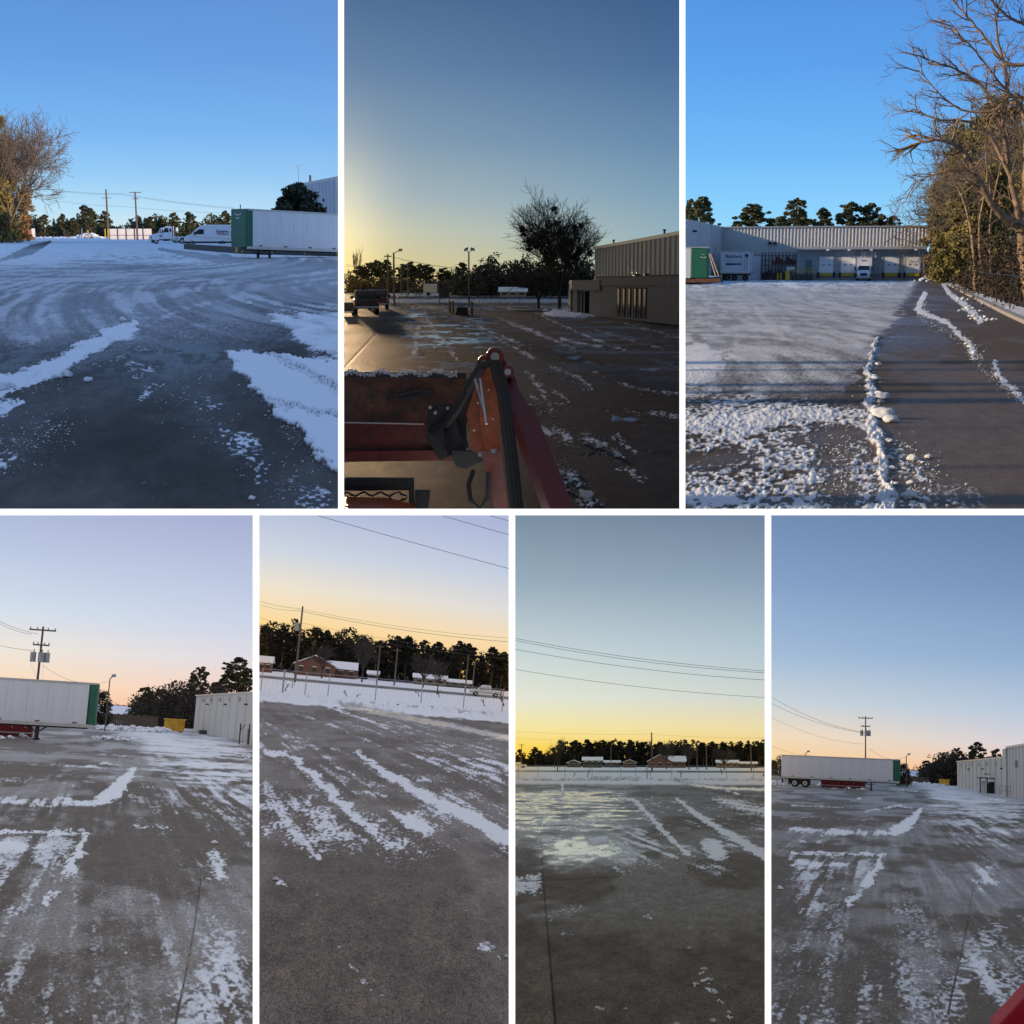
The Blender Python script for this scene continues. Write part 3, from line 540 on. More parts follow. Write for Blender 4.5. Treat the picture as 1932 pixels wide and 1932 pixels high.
def lot5(U, V, Uo, Vo, X, Y, x, y, dv):
    s, iso, fine, big, zig = tracks(U, V, Uo, Vo, x, y, Y, lambda p: p, 1.0, lambda v: v, 51)
    f = sm(80, 75, dv + (iso - .5) * 7); road = sm(27, 29, dv) * sm(34.5, 32.5, dv); s = np.maximum(s, f * (1 - .85 * road))
    for (a, b, r) in ((668, 1830, 4), (684, 1855, 6), (690, 1850, 3), (918, 1785, 10), (905, 1788, 7), (930, 1792, 6), (955, 1808, 5), (525, 1662, 7), (600, 1618, 8)): s = np.maximum(s, frost(stroke(U, V, [(a - r, b), (a + r, b + 1)], r * .9, 1.0), fine) * .9)
    melt = stroke(U, V, [(640, 1330), (760, 1352), (960, 1392)], [4, 9, 9], .9); band = stroke(U, V, [(489, 1650), (620, 1620), (760, 1640), (960, 1632)], 5, .9)
    w = np.clip(.12 + .25 * sm(.38, .68, big) * (.5 + fine) + .75 * melt, 0, 1) * (1 - .5 * sm(1650, 1750, V)); s = s * (1 - .9 * melt)
    bank = sm(54, 62, dv) * sm(77, 68, dv); near = sm(1600, 1700, V); rough = nz(x, y, 9, 9, 4, 58, Y)
    z = .020 * s * (fine - .2) * sm(60, 90, dv) + .32 * bank * sm(.35, .7, iso) * (.4 + fine) + .012 * near * (rough - .5)
    tone = .40 + .12 * sm(.42, .6, big) + .3 * (iso - .5) + .5 * near * (rough - .5) - .9 * road + .2 * band
    return s, w, tone, z
def lot6(U, V, Uo, Vo, X, Y, x, y, dv):
    q = lambda pts: [(1195 + (a - 545) * .63, 1520 + (b - 1440) * .72) for a, b in pts]
    s, iso, fine, big, zig = tracks(U, V, Uo, Vo, x, y, Y, q, .62, lambda v: (v - 1520) / .72 + 1440, 61)
    hor = nz(x, y, .7, 2.6, 6, 65, Y); lf = sm(1270, 1090, U) * sm(1610, 1550, V) * sm(1478, 1500, V); s = np.maximum(s, frost(.46 * lf, .6 * hor + .4 * fine) * .9)
    s = np.maximum(s, frost(.85 * ease(poly(U, V, [(965, 1655), (1020, 1648), (1024, 1682), (965, 1690)], 14)), fine)); s = np.maximum(s, frost(.85 * ease(poly(U, V, [(1100, 1578), (1150, 1572), (1155, 1592), (1110, 1596)], 12)), fine)); s = np.maximum(s, frost(.7 * ease(stroke(U, V, [(1015, 1582), (1040, 1586)], 9, 1)), fine)); s = np.maximum(s, frost(.8 * ease(stroke(U, V, [(1060, 1480), (1062, 1500), (1050, 1508)], 6, 1)), fine))
    for (a0, b0, r) in ((1060, 1720, 26), (1070, 1765, 10), (1125, 1905, 12)): s = np.maximum(s, frost(.44 * ease(stroke(U, V, [(a0 - r, b0 + r * .3), (a0 + r, b0 - r * .3)], r * .9, 1.0)), fine, .2) * .6)
    for (a0, b0, r) in ((1328, 1830, 4), (1340, 1850, 5), (1316, 1858, 3), (1350, 1875, 5), (1360, 1890, 4), (1278, 1937, 5), (1294, 1950, 3), (1345, 1945, 6), (1376, 1916, 4), (1222, 1730, 5)): s = np.maximum(s, frost(stroke(U, V, [(a0 - r, b0), (a0 + r, b0 + 1)], r * .8, 1.0), fine) * .9)
    f = sm(47, 43, dv + (iso - .5) * 5); road = sm(17, 18, dv) * sm(22, 20.5, dv); s = np.maximum(s, f * (1 - .85 * road) * .86)
    melt = ease(poly(U + (iso - .5) * 30, V + (fine - .5) * 8, [(1024, 1602), (1090, 1580), (1185, 1586), (1205, 1606), (1180, 1628), (1060, 1638), (1026, 1628)], 26)) * (.72 + .28 * sm(.3, .7, iso))
    melt = np.maximum(melt, .85 * frost(.60 * sm(1300, 1110, U) * sm(1610, 1540, V) * sm(1480, 1500, V), .7 * hor + .3 * iso, .2)); melt = np.maximum(melt, stroke(U, V, [(1270, 1475), (1350, 1486), (1443, 1490)], [2, 4, 4], .9))
    w = np.clip(.16 + .25 * sm(.38, .68, big) * (.5 + fine) + .95 * melt + .30 * sm(1640, 1560, V) * sm(1300, 1100, U), 0, 1) * (1 - .45 * sm(1700, 1800, V)); s = s * (1 - .5 * melt)
    joint = np.maximum(stroke(Uo, Vo, [(1018, 1560), (1024, 1650), (1036, 1790), (1048, 1932), (1056, 2000)], [1.2, 1.6, 2, 2.6, 3], .9), stroke(Uo, Vo, [(965, 1662), (1060, 1660), (1170, 1654)], 1.3, .9)); joint = np.maximum(joint, .7 * stroke(Uo, Vo, [(1018, 1560), (1060, 1520)], 1.2, .9))
    slab = poly(Uo, Vo, [(960, 1790), (1034, 1760), (1050, 1990), (960, 1990)], 4); bank = sm(30, 34, dv) * sm(45, 40, dv); near = sm(1600, 1700, V); rough = nz(x, y, 9, 9, 4, 68, Y)
    z = .020 * s * (fine - .2) * sm(40, 70, dv) + .40 * bank * sm(.35, .65, iso) * (.4 + fine) + .012 * near * (rough - .5) - .03 * joint
    return s * (1 - joint), w, .40 + .10 * sm(.42, .6, big) + .3 * (iso - .5) + .5 * near * (rough - .5) - .7 * joint - .9 * road + .28 * slab, z

lot(B1, lot1, lot_mat('lot_blue_hour', (.036, .031, .026), (.085, .073, .060)), 'snow-streaked concrete lot of the upper left view')
lot(B2, lot2, lot_mat('lot_wet_asphalt', (.0095, .0105, .0135), (.075, .062, .050), wetr=.10, spec=.02, bump=.06), 'wet parking lot of the sunset loader view')
lot(B3, lot3, lot_mat('lot_dock', (.065, .050, .036), (.150, .112, .076)), 'iced lot in front of the loading docks')
lot(B4, lot4, lot_mat('lot_drive_a', (.085, .068, .054), (.185, .150, .120)), 'frozen concrete drive of the lower left view')
lot(B5, lot5, lot_mat('lot_fence_a', (.090, .074, .060), (.180, .148, .120), grain=22, bump=.8), 'concrete lot with tyre tracks before the tilted fence')
lot(B6, lot6, lot_mat('lot_fence_b', (.070, .056, .042), (.150, .118, .088), grain=22, bump=.8), 'concrete lot with joints before the level fence')
lot(B7, lot7, lot_mat('lot_drive_b', (.078, .062, .046), (.160, .128, .098)), 'frozen concrete drive of the lower right view')
# ------------------------------------------------------------------ trees
def segs_mesh(name, S, n, m):
    """tapered tubes for branch segments S = rows of (p0, p1, r0, r1)"""
    S = np.asarray(S, float); p0, p1, r0, r1 = S[:, :3], S[:, 3:6], S[:, 6:7], S[:, 7:8]
    t = p1 - p0; t /= np.linalg.norm(t, axis=1, keepdims=True) + 1e-9
    a = np.cross(t, np.where(np.abs(t[:, 2:3]) > .8, [[1., 0, 0]], [[0, 0, 1.]])); a /= np.linalg.norm(a, axis=1, keepdims=True) + 1e-9; b = np.cross(t, a)
    ang = 2 * np.pi * np.arange(n) / n; ca, sa = np.cos(ang), np.sin(ang)
    ring = a[:, None, :] * ca[None, :, None] + b[:, None, :] * sa[None, :, None]
    V = np.concatenate([p0[:, None] + ring * r0[:, None], p1[:, None] + ring * r1[:, None]], 1).reshape(-1, 3)
    k = np.arange(n); q = (k + 1) % n; f = np.stack([k, q, q + n, k + n], -1)
    Fc = (np.arange(len(S)) * 2 * n)[:, None, None] + f[None]
    return mesh_np(name, V, Fc.reshape(-1, 4), m)
def leaves_mesh(name, C, size, rng, m, flat=.0, aspect=1.6):
    n = len(C); d = rng.normal(size=(n, 3)); d[:, 2] *= 1 - flat; d /= np.linalg.norm(d, axis=1, keepdims=True) + 1e-9
    e = np.cross(d, rng.normal(size=(n, 3))); e /= np.linalg.norm(e, axis=1, keepdims=True) + 1e-9
    s = size * (.5 + rng.random((n, 1))); d = d * s * aspect * .5; e = e * s * .5
    V = np.stack([C - d, C + e, C + d, C - e], 1).reshape(-1, 3)
    return mesh_np(name, V, np.arange(4 * n).reshape(n, 4), m)
def grow(rng, start, direc, length, rad, depth, nch, spread, ratio, up=.12, wander=.18, nseg=5, minr=.006, S=None, tips=None, first=.25):
    if S is None: S = []
    if tips is None: tips = []
    stack = [(np.array(start, float), np.array(direc, float), length, rad, depth)]
    while stack:
        p, d, L, r, k = stack.pop(); d = d / np.linalg.norm(d); ns = max(2, nseg - (1 if k < 2 else 0)); nodes = []
        rr = r
        for i in range(ns):
            d = d + rng.normal(size=3) * wander + np.array([0, 0, up]); d /= np.linalg.norm(d)
            q = p + d * L / ns; r2 = max(minr, r * (1 - .62 * (i + 1) / ns)); S.append((*p, *q, rr, r2)); p = q; rr = r2; nodes.append((p.copy(), d.copy(), r2))
        if k <= 0: tips.append(p); continue
        c = nch[len(nch) - k] if k <= len(nch) else nch[0]
        for j in range(c):
            i = min(ns - 1, int(ns * (first + (1 - first) * (j + rng.random()) / c))); bp, bd, br = nodes[i]
            o = rng.normal(size=3); o -= bd * o.dot(bd); o /= np.linalg.norm(o) + 1e-9; a = spread * (.6 + .7 * rng.random())
            nd = bd * math.cos(a) + o * math.sin(a)
            stack.append((bp, nd, L * ratio * (.7 + .6 * rng.random()), max(minr, br * .8), k - 1))
    return S, tips
def limb(pts, r0, r1, sub=4, rng=None, jit=0.0):
    """a drawn limb through given points"""
    S = []; P = [np.array(p, float) for p in pts]; Q = []
    for i in range(len(P) - 1):
        a, b, c, d = P[max(i - 1, 0)], P[i], P[i + 1], P[min(i + 2, len(P) - 1)]
        for k in range(sub):
            t = k / sub; Q.append(.5 * (2 * b + (c - a) * t + (2 * a - 5 * b + 4 * c - d) * t * t + (3 * b - a - 3 * c + d) * t ** 3))
    Q.append(P[-1])
    if rng is not None: Q = [Q[0]] + [q + rng.normal(size=3) * jit for q in Q[1:]]
    n = len(Q) - 1
    for i in range(n): S.append((*Q[i], *Q[i + 1], r0 + (r1 - r0) * i / n, r0 + (r1 - r0) * (i + 1) / n))
    return S, Q

def clumps(rng, centres, radii, n, squash=.7):
    out = []
    tot = sum(r ** 2 for r in radii)
    for c, r in zip(centres, radii):
        k = max(6, int(n * r * r / tot)); d = rng.normal(size=(k, 3)); d /= np.linalg.norm(d, axis=1, keepdims=True)
        d *= (rng.random((k, 1)) ** .45) * r; d[:, 2] *= squash; out.append(np.asarray(c) + d)
    return np.concatenate(out)
PROTO = {}
def pine_proto(seed, H=14.0, W=3.2, base=.45, n=2600, leaf=.34, ncl=54, m=None):
    """loblolly pine: bare trunk, rounded broken crown of needle clumps; returns meshes"""
    m = m or NEED; key = ('pine', seed, H, W, base, n, leaf, m.name)
    if key in PROTO: return PROTO[key]
    rng = np.random.default_rng(seed); S, Q = limb([(0, 0, 0), (rng.normal() * .2, rng.normal() * .2, H * .5), (rng.normal() * .3, rng.normal() * .3, H * .95)], H * .014, .04, 5)
    cs, rs = [], []
    for i in range(ncl):
        t = base + (1 - base) * (i + rng.random()) / ncl; prof = math.sin(math.pi * min(1, (t - base) / (1 - base) * .80 + .17)) ** .7
        a = rng.random() * 6.28; r = W * prof * (.25 + .75 * rng.random()); c = np.array([math.cos(a) * r, math.sin(a) * r, H * t]); cs.append(c); rs.append(W * (.09 + .18 * rng.random() ** 1.5) * (.6 + .5 * prof))
        z0 = H * max(base * .85, t - .07); S2, _ = limb([(0, 0, z0), c * .6 + np.array([0, 0, z0 * .4]), c], .06, .02, 2); S += S2
    C = clumps(rng, cs, rs, n, .62)
    PROTO[key] = (segs_mesh('trunk', S, 4, BARK), leaves_mesh('crown', C, leaf, rng, m, .3, 1.8)); return PROTO[key]
def wood_proto(seed, H=10.0, W=3.0, n=1700, leaf=.42, m=None, base=.05):
    m = m or NEED; key = ('wood', seed, H, W, n, m.name)
    if key in PROTO: return PROTO[key]
    rng = np.random.default_rng(seed + 99); S, Q = limb([(0, 0, 0), (0, 0, H * .8)], H * .016, .05, 3); cs, rs = [], []
    for i in range(22):
        t = base + (1 - base) * (i + rng.random()) / 22; prof = math.sin(math.pi * min(1, t * .75 + .22)) ** .6
        a = rng.random() * 6.28; r = W * prof * rng.random() ** .6 * .75; cs.append((math.cos(a) * r, math.sin(a) * r, H * t * .94)); rs.append(W * (.28 + .2 * rng.random()))
    PROTO[key] = (segs_mesh('trunk', S, 4, BARK), leaves_mesh('crown', clumps(rng, cs, rs, n, .8), leaf, rng, m, .2, 1.3)); return PROTO[key]
def bare_proto(seed, H=9.0, depth=5, nch=(6, 5, 4, 4, 3), spread=.55, ratio=.62, up=.10, trunk=.22, rad=.2, m=None, minr=.012, lean=(0, 0, 1), wander=.14, first=.25, fan=(.25, .55), reach=(.40, .12)):
    m = m or TWIG; key = ('bare', seed, H, depth, m.name)
    if key in PROTO: return PROTO[key]
    rng = np.random.default_rng(seed); S = [(0, 0, 0, 0, 0, H * trunk, rad, rad * .85)]; tips = []
    k = nch[0]
    for i in range(k):
        a = 6.28 * (i + rng.random() * .6) / k; t = fan[0] + fan[1] * rng.random(); d = np.array([math.cos(a) * t, math.sin(a) * t, 1.0]) + np.array(lean) * .2
        grow(rng, (0, 0, H * trunk * (.85 + .15 * rng.random())), d, H * (reach[0] + reach[1] * rng.random()), rad * .6, depth - 1, nch[1:], spread, ratio, up, wander, 5, minr, S, tips, first)
    PROTO[key] = (segs_mesh('branches', S, 4, m), tips); return PROTO[key]
def tree(bay, name, label, loc, meshes, rz=0.0, sc=1.0, group=None, names=('trunk', 'crown'), cat='tree'):
    t = thing(bay, name, label, cat, loc, rz, group, sc)
    for nm, me in zip(names, meshes):
        if me is not None: part(t, nm, me, None)
    return t
def wood(bay, label, path, d0, d1, n, hfun, rng, m=None, leaf=.55, per=46, keep=None):
    """a far wood that reads as one mass: leaf clumps from u = path[0] to path[1]"""
    us = rng.uniform(path[0], path[1], n); ds = rng.uniform(d0, d1, n); cs, rs = [], []
    for u, d in zip(us, ds):
        if keep and not keep(u, d): continue
        h = hfun(u) * (.55 + .5 * rng.random()); p = bay.P(u, d)
        for z in np.linspace(.08, .95, 7): cs.append((p.x + rng.normal() * .7, d + rng.normal(), h * z)); rs.append((.55 + .55 * rng.random() + .05 * h) * (1.25 - .6 * z))
    C = clumps(rng, cs, rs, n * per, .85); C[:, 2] = np.abs(C[:, 2])
    C = C[np.abs(C[:, 0]) < 1e9]
    # keep inside the bay
    u_lo = bay.u0 - 2 if bay.u0 else -150; u_hi = bay.u1 + 2 if bay.u1 < 1932 else 2082
    Rn = bay.Rn; W = (C - np.array([0, 0, EYE])) @ Rn.T; uu = W[:, 0] / W[:, 1] * F + 966; C = C[(uu > u_lo) & (uu < u_hi)]
    o = solid(bay, 'woods', leaves_mesh('woods', C, leaf, rng, m or NEED, .2, 1.3), None, label, 'woods', kind='stuff'); return o

NTH = ('leftmost', 'second from the left', 'third from the left', 'fourth from the left', 'fifth from the left', 'sixth from the left', 'seventh from the left', 'eighth from the left', 'ninth from the left', 'tenth from the left', 'eleventh from the left', 'twelfth from the left', 'thirteenth from the left', 'fourteenth from the left', 'fifteenth from the left', 'sixteenth from the left', 'rightmost')
# ------------------------------------------------------------------ snow lumps
def lump_mesh(seed, m=SNOW, sub=3, rough=.5):
    import bmesh
    key = ('lump', seed, m.name, sub)
    if key in PROTO: return PROTO[key]
    bm = bmesh.new(); bmesh.ops.create_icosphere(bm, subdivisions=sub, radius=1); rng = np.random.default_rng(seed); o = rng.random(3) * 20
    for v in bm.verts:
        c = v.co; x = np.array([c.x * 1.3 + o[0] + c.z]); y = np.array([c.y * 1.3 + o[1] - c.z]); k = 1 + rough * (fbm(x, y, 4, seed)[0] - .5) * 2.4 + rough * .8 * (fbm(x * 4, y * 4, 3, seed + 5)[0] - .5); v.co = Vector((c.x * k * 1.2, c.y * k, max(-.25, c.z * k * .8)))
    me = bpy.data.meshes.new('lump'); bm.to_mesh(me); bm.free(); me.materials.append(m); me.polygons.foreach_set('use_smooth', np.ones(len(me.polygons), bool)); PROTO[key] = me; return me
def heap(bay, label, pts, rng, m=SNOW, name='snow_pile', n=40, spread=(1.5, .8), h=1.0, group=None):
    """ploughed snow: one mesh of fused lumps"""
    Vs, Fs, b = [], [], 0
    for i in range(n):
        me = lump_mesh(int(rng.integers(1, 7)), m, 2); V = np.empty(len(me.vertices) * 3, np.float32); me.vertices.foreach_get('co', V); V = V.reshape(-1, 3)
        Fc = np.empty(len(me.loops), np.int32); me.loops.foreach_get('vertex_index', Fc); Fc = Fc.reshape(-1, 3)
        a = rng.normal(size=2) * np.array(spread) * .5; k = math.exp(-(a[0] / spread[0]) ** 2 - (a[1] / spread[1]) ** 2)
        c = pts[int(rng.integers(len(pts)))]; r = h * (.18 + .22 * rng.random()) * (.5 + .7 * k)
        ca, sa = math.cos(i), math.sin(i); V2 = np.stack([V[:, 0] * ca - V[:, 1] * sa, V[:, 0] * sa + V[:, 1] * ca, V[:, 2]], -1) * r
        Vs.append(V2 + np.array([c[0] + a[0], c[1] + a[1], max(0, h * k * (.15 + .6 * rng.random()) - r * .3)])); Fs.append(Fc + b); b += len(V)
    me = mesh_np(name, np.concatenate(Vs), np.concatenate(Fs), m, True)
    return solid(bay, name, me, None, label, 'snow pile', group, 'stuff')

# ------------------------------------------------------------------ poles, wires, fences
def wire(bay, label, pts, r, m=WIRE, sag=0.0, group=None, n=14):
    P = []
    for a, b in zip(pts[:-1], pts[1:]):
        a, b = Vector(a), Vector(b)
        for i in range(n + 1):
            t = i / n; q = a.lerp(b, t); q.z -= sag * 4 * t * (1 - t); P.append(q)
    return solid(bay, 'overhead_wire', MB().tube(P, r, 4), m, label, 'wire', group)
def utility_pole(bay, label, loc, h, arms=(), transformers=0, r=.15, lean=0.0, m=POLEW, rz=0.0, tz=None, insul=True, group=None):
    t = thing(bay, 'utility_pole', label, 'pole', loc, rz, group, ry=lean)
    part(t, 'post', MB().tube([(0, 0, 0), (0, 0, h * .5), (0, 0, h)], r, 8, r * .7), m)
    for (z, w) in arms:
        a = part(t, 'crossarm', MB().box((-w / 2, -r - .1, z - .07), (w / 2, -r + .03, z + .07)), m)
        if insul:
            for s in (-.46, -.2, .2, .46): part(a, 'insulator', MB().tube([(s * w, -r, z + .07), (s * w, -r, z + .26)], .06, 6), GALV)
    for i in range(transformers):
        x = (-.62, .62, .1)[i] if transformers > 1 else -.42; z = tz or h * .72
        k = part(t, 'transformer', MB().tube([(x, -.25 if i == 2 else 0, z - .45), (x, -.25 if i == 2 else 0, z + .4), (x, -.25 if i == 2 else 0, z + .47)], .27, 12), GALV)
        part(k, 'bushing', MB().tube([(x + .05, 0, z + .45), (x + .05, 0, z + .75)], .05, 6), GALV)
    return t
def light_pole(bay, label, loc, h, heads=((.5, 0),), r=.09, m=POLEG, lean=0.0):
    t = thing(bay, 'light_pole', label, 'light pole', loc, 0, ry=lean)
    part(t, 'post', MB().tube([(0, 0, 0), (0, 0, h)], r, 8, r * .75), m)
    for (x, tilt) in heads:
        part(t, 'bracket', MB().tube([(0, 0, h - .08), (x * .6, 0, h + .12), (x, 0, h + .25)], .045, 6), m)
        part(t, 'lamp_head', MB().prism([(x - .22, h + .12 - tilt), (x + .26, h + .16 + tilt), (x + .26, h + .46 + tilt), (x - .16, h + .42 - tilt)], -.22, .22, .04), GALV)
    return t
def chain_fence(bay, label, pts, h=2.0, m=GALV, razor=False, rails=(1.0,), r=.04, mesh=True, thick=()):
    t = thing(bay, 'chain_link_fence', label, 'fence', (0, 0, 0))
    for i, p in enumerate(pts): part(t, 'post', MB().tube([(p[0], p[1], 0), (p[0], p[1], h + (.35 if razor else 0))], r * (2.0 if i in thick else 1.0), 6), m)
    for a, b in zip(pts[:-1], pts[1:]):
        for z in rails: part(t, 'rail', MB().tube([(a[0], a[1], h * z), (b[0], b[1], h * z)], r * .55, 5, cap=False), m)
    if mesh:
        mb = MB()
        for a, b in zip(pts[:-1], pts[1:]):
            a, b = Vector((*a[:2], 0)), Vector((*b[:2], 0)); L = (b - a).length; n = max(3, int(L / .28)); e = (b - a) / n
            for k in range(n):
                for s in (0, 1):
                    p = a + e * (k + s); q = a + e * (k + 1 - s); mb.bar((p.x, p.y, .05), (q.x, q.y, h), .004, .004, up=(0, 1, .01))
        part(t, 'wire_mesh', mb, WIREG)['kind'] = 'stuff'
    if razor:
        for a, b in zip(pts[:-1], pts[1:]):
            a, b = Vector((*a[:2], 0)), Vector((*b[:2], 0)); n = 40; P = []
            for k in range(n + 1):
                u = k / n; q = a.lerp(b, u); w = u * 2 * math.pi * 4; P.append((q.x + .3 * math.cos(w), q.y, h + .28 + .22 * math.sin(w)))
            part(t, 'razor_coil', MB().tube(P, .012, 3, cap=False), WIREG)
    return t
def bollard(bay, label, loc, h=1.1, r=.09, m=YEL, group=None, name='bollard'):
    mb = MB().tube([(0, 0, 0), (0, 0, h - .05), (0, 0, h)], r, 10); 
    mb.tube([(0, 0, h), (0, 0, h + .03), (0, 0, h + .05)], r * .98, 10, r * .4)
    return solid(bay, name, mb, m, label, 'bollard', group, loc=loc)

# ------------------------------------------------------------------ buildings
def rib_mesh(w, h, m, rib=.12, deep=.07, ribs=1):
    mb = MB(); prof = []; s = w / ribs
    for k in range(ribs):
        x = k * s; prof += [(x, 0), (x + s - rib * 1.6, 0), (x + s - rib * 1.25, -deep), (x + s - rib * .35, -deep)]
    prof.append((w, 0)); n = len(prof)
    vs = [(x, y, 0) for x, y in prof] + [(x, y, h) for x, y in prof]; mb.add(vs, [(i, i + 1, n + i + 1, n + i) for i in range(n - 1)])
    return mb.mesh('wall_panel', m)
def panel_wall(parent, p0, p1, z0, z1, n, m, name='wall_panel', ribs=1, rib=.12, deep=.07, ztop=None):
    """ribbed sheets side by side from p0 to p1 (left to right as seen from the front)"""
    a, b = Vector((*p0[:2], 0)), Vector((*p1[:2], 0)); w = (b - a).length / n; ang = math.atan2((b - a).y, (b - a).x); me = rib_mesh(w, z1 - z0, m, rib, deep, ribs)
    for k in range(n):
        o = part(parent, name, me, m); q = a.lerp(b, k / n); o.matrix_local = Matrix.Translation((q.x, q.y, z0)) @ Matrix.Rotation(ang, 4, 'Z')
def slabwall(parent, name, p0, p1, z0, z1, t, m, bevel=0):
    a, b = Vector((*p0[:2], 0)), Vector((*p1[:2], 0)); ang = math.atan2((b - a).y, (b - a).x)
    o = part(parent, name, MB().box((0, 0, z0), ((b - a).length, t, z1)), m, bevel); o.matrix_local = Matrix.Translation(a) @ Matrix.Rotation(ang, 4, 'Z'); return o
def house(bay, label, loc, w, d, h, rise, rz=0.0, wallm=BRICK, roofm=SNOW, gable='x', group=None, win=3):
    t = thing(bay, 'house', label, 'house', loc, rz, group)
    part(t, 'wall', MB().box((-w / 2, -d / 2, 0), (w / 2, d / 2, h)), wallm)
    o = .35; rf = MB()
    if gable == 'x':                                         # ridge along x, eave towards the viewer
        rf.prism([(-d / 2 - o, h - .05), (0, h + rise), (d / 2 + o, h - .05), (d / 2 + o, h + .12), (0, h + rise + .18), (-d / 2 - o, h + .12)], -w / 2 - o, w / 2 + o)
        rf.v = [(y, x, z) for (x, y, z) in rf.v]
    else:
        rf.prism([(-w / 2 - o, h - .05), (0, h + rise), (w / 2 + o, h - .05), (w / 2 + o, h + .12), (0, h + rise + .18), (-w / 2 - o, h + .12)], -d / 2 - o, d / 2 + o)
        part(t, 'gable', MB().prism([(-w / 2, h - .01), (w / 2, h - .01), (0, h + rise)], -d / 2, d / 2), wallm)
    part(t, 'roof', rf, roofm)
    for k in range(win):
        x = -w / 2 + w * (k + .5) / win; wd = part(t, 'window', MB().box((x - .45, -d / 2 - .05, h * .4), (x + .45, -d / 2 + .02, h * .8)), GLASS); part(wd, 'frame', MB().box((x - .52, -d / 2 - .03, h * .8), (x + .52, -d / 2 + .02, h * .86)), WHITE)
    return t

# ------------------------------------------------------------------ vehicles
def wheel(parent, x, y, z, r=.5, w=.28, rimm=ALU, name='wheel'):
    o = part(parent, name, MB().tube([(x, y - w / 2, z), (x, y - w / 2 + .03, z), (x, y + w / 2 - .03, z), (x, y + w / 2, z)], r, 20), BLACK, .03)
    rm = MB().tube([(x, y - w / 2 - .02, z), (x, y - w / 2 + .02, z)], r * .58, 16); part(o, 'rim', rm, rimm)
    part(o, 'hub', MB().tube([(x, y - w / 2 - .06, z), (x, y - w / 2 + .0, z)], r * .2, 10), DARKM); return o
def trailer(bay, label, loc, rz=0.0, L=14.0, H=2.85, zb=1.05, W=2.55, ry=0.0, cut=None, nose=.55, wheels=True, gear=True, side=WHITEP, nosem=GREEN, mark=None, gearx=3.2, sc=1.0):
    """box trailer, nose at x = 0, tail at x = L, viewer on -y side"""
    t = thing(bay, 'semi_trailer', label, 'trailer', loc, rz, None, sc, ry=ry)
    L0 = nose; y0, y1 = -W / 2, W / 2
    part(t, 'box_body', MB().box((L0, y0 + .03, zb + .1), (L, y1 - .03, zb + H - .05)), side)
    k = max(4, int((L - L0) / 1.25)); pw = (L - L0) / k; me = MB().box((.006, y0 + .01, zb + .16), (pw - .006, y0 + .034, zb + H - .1)).mesh('side_panel', side)
    for i in range(k): o = part(t, 'side_panel', me, side); o.location.x = L0 + i * pw
    part(t, 'nose', MB().prism([(0.0, zb + .1), (L0, zb + .1), (L0, zb + H - .02), (0.0, zb + H - .02)], y0, y1, .12), nosem)
    part(t, 'top_rail', MB().box((.15, y0 - .02, zb + H - .1), (L + .02, y1 + .02, zb + H + .03)), ALU); 
    rl = part(t, 'bottom_rail', MB().box((.1, y0 - .03, zb - .06), (L + .02, y0 + .12, zb + .16)), ALU)
    for i in range(int(L / 2.4)): part(rl, 'marker_light', MB().box((1.2 + i * 2.4, y0 - .05, zb + .2), (1.5 + i * 2.4, y0 - .0, zb + .27)), RUST)
    part(t, 'underframe', MB().box((.5, -.5, zb - .16), (L - .3, .5, zb + .1)), DARKM)
    if gear:
        for y in (y0 + .35, y1 - .35):
            g = part(t, 'landing_leg', MB().box((gearx - .08, y - .08, .1), (gearx + .08, y + .08, zb)), DARKM)
            part(g, 'sand_shoe', MB().box((gearx - .18, y - .16, .0), (gearx + .18, y + .16, .1)), DARKM)
            part(g, 'brace', MB().bar((gearx, y, zb * .45), (gearx + .9, y, zb), .06, .06).bar((gearx, y, zb * .45), (gearx - .75, y, zb), .06, .06), DARKM)
        part(t, 'crank_shaft', MB().tube([(gearx, y0 + .35, zb * .55), (gearx, y1 - .35, zb * .55)], .05, 6), DARKM)
    if wheels:
        part(t, 'axle_bogie', MB().box((L - 3.6, -.9, .35), (L - .9, .9, zb)), DARKM)
        for x in (L - 3.0, L - 1.7):
            for y in (y0 + .22, y1 - .22): wheel(t, x, y, .5, .5, .32)
        part(t, 'rear_bumper', MB().box((L - .12, y0 + .1, .48), (L, y1 - .1, .6)).box((L - .1, y0 + .6, .5), (L - .02, y0 + .7, zb)).box((L - .1, y1 - .7, .5), (L - .02, y1 - .6, zb)), DARKM)
        part(t, 'mud_flap', MB().box((L - .95, y0, .15), (L - .9, y0 + .6, zb)), BLACK)
    return t
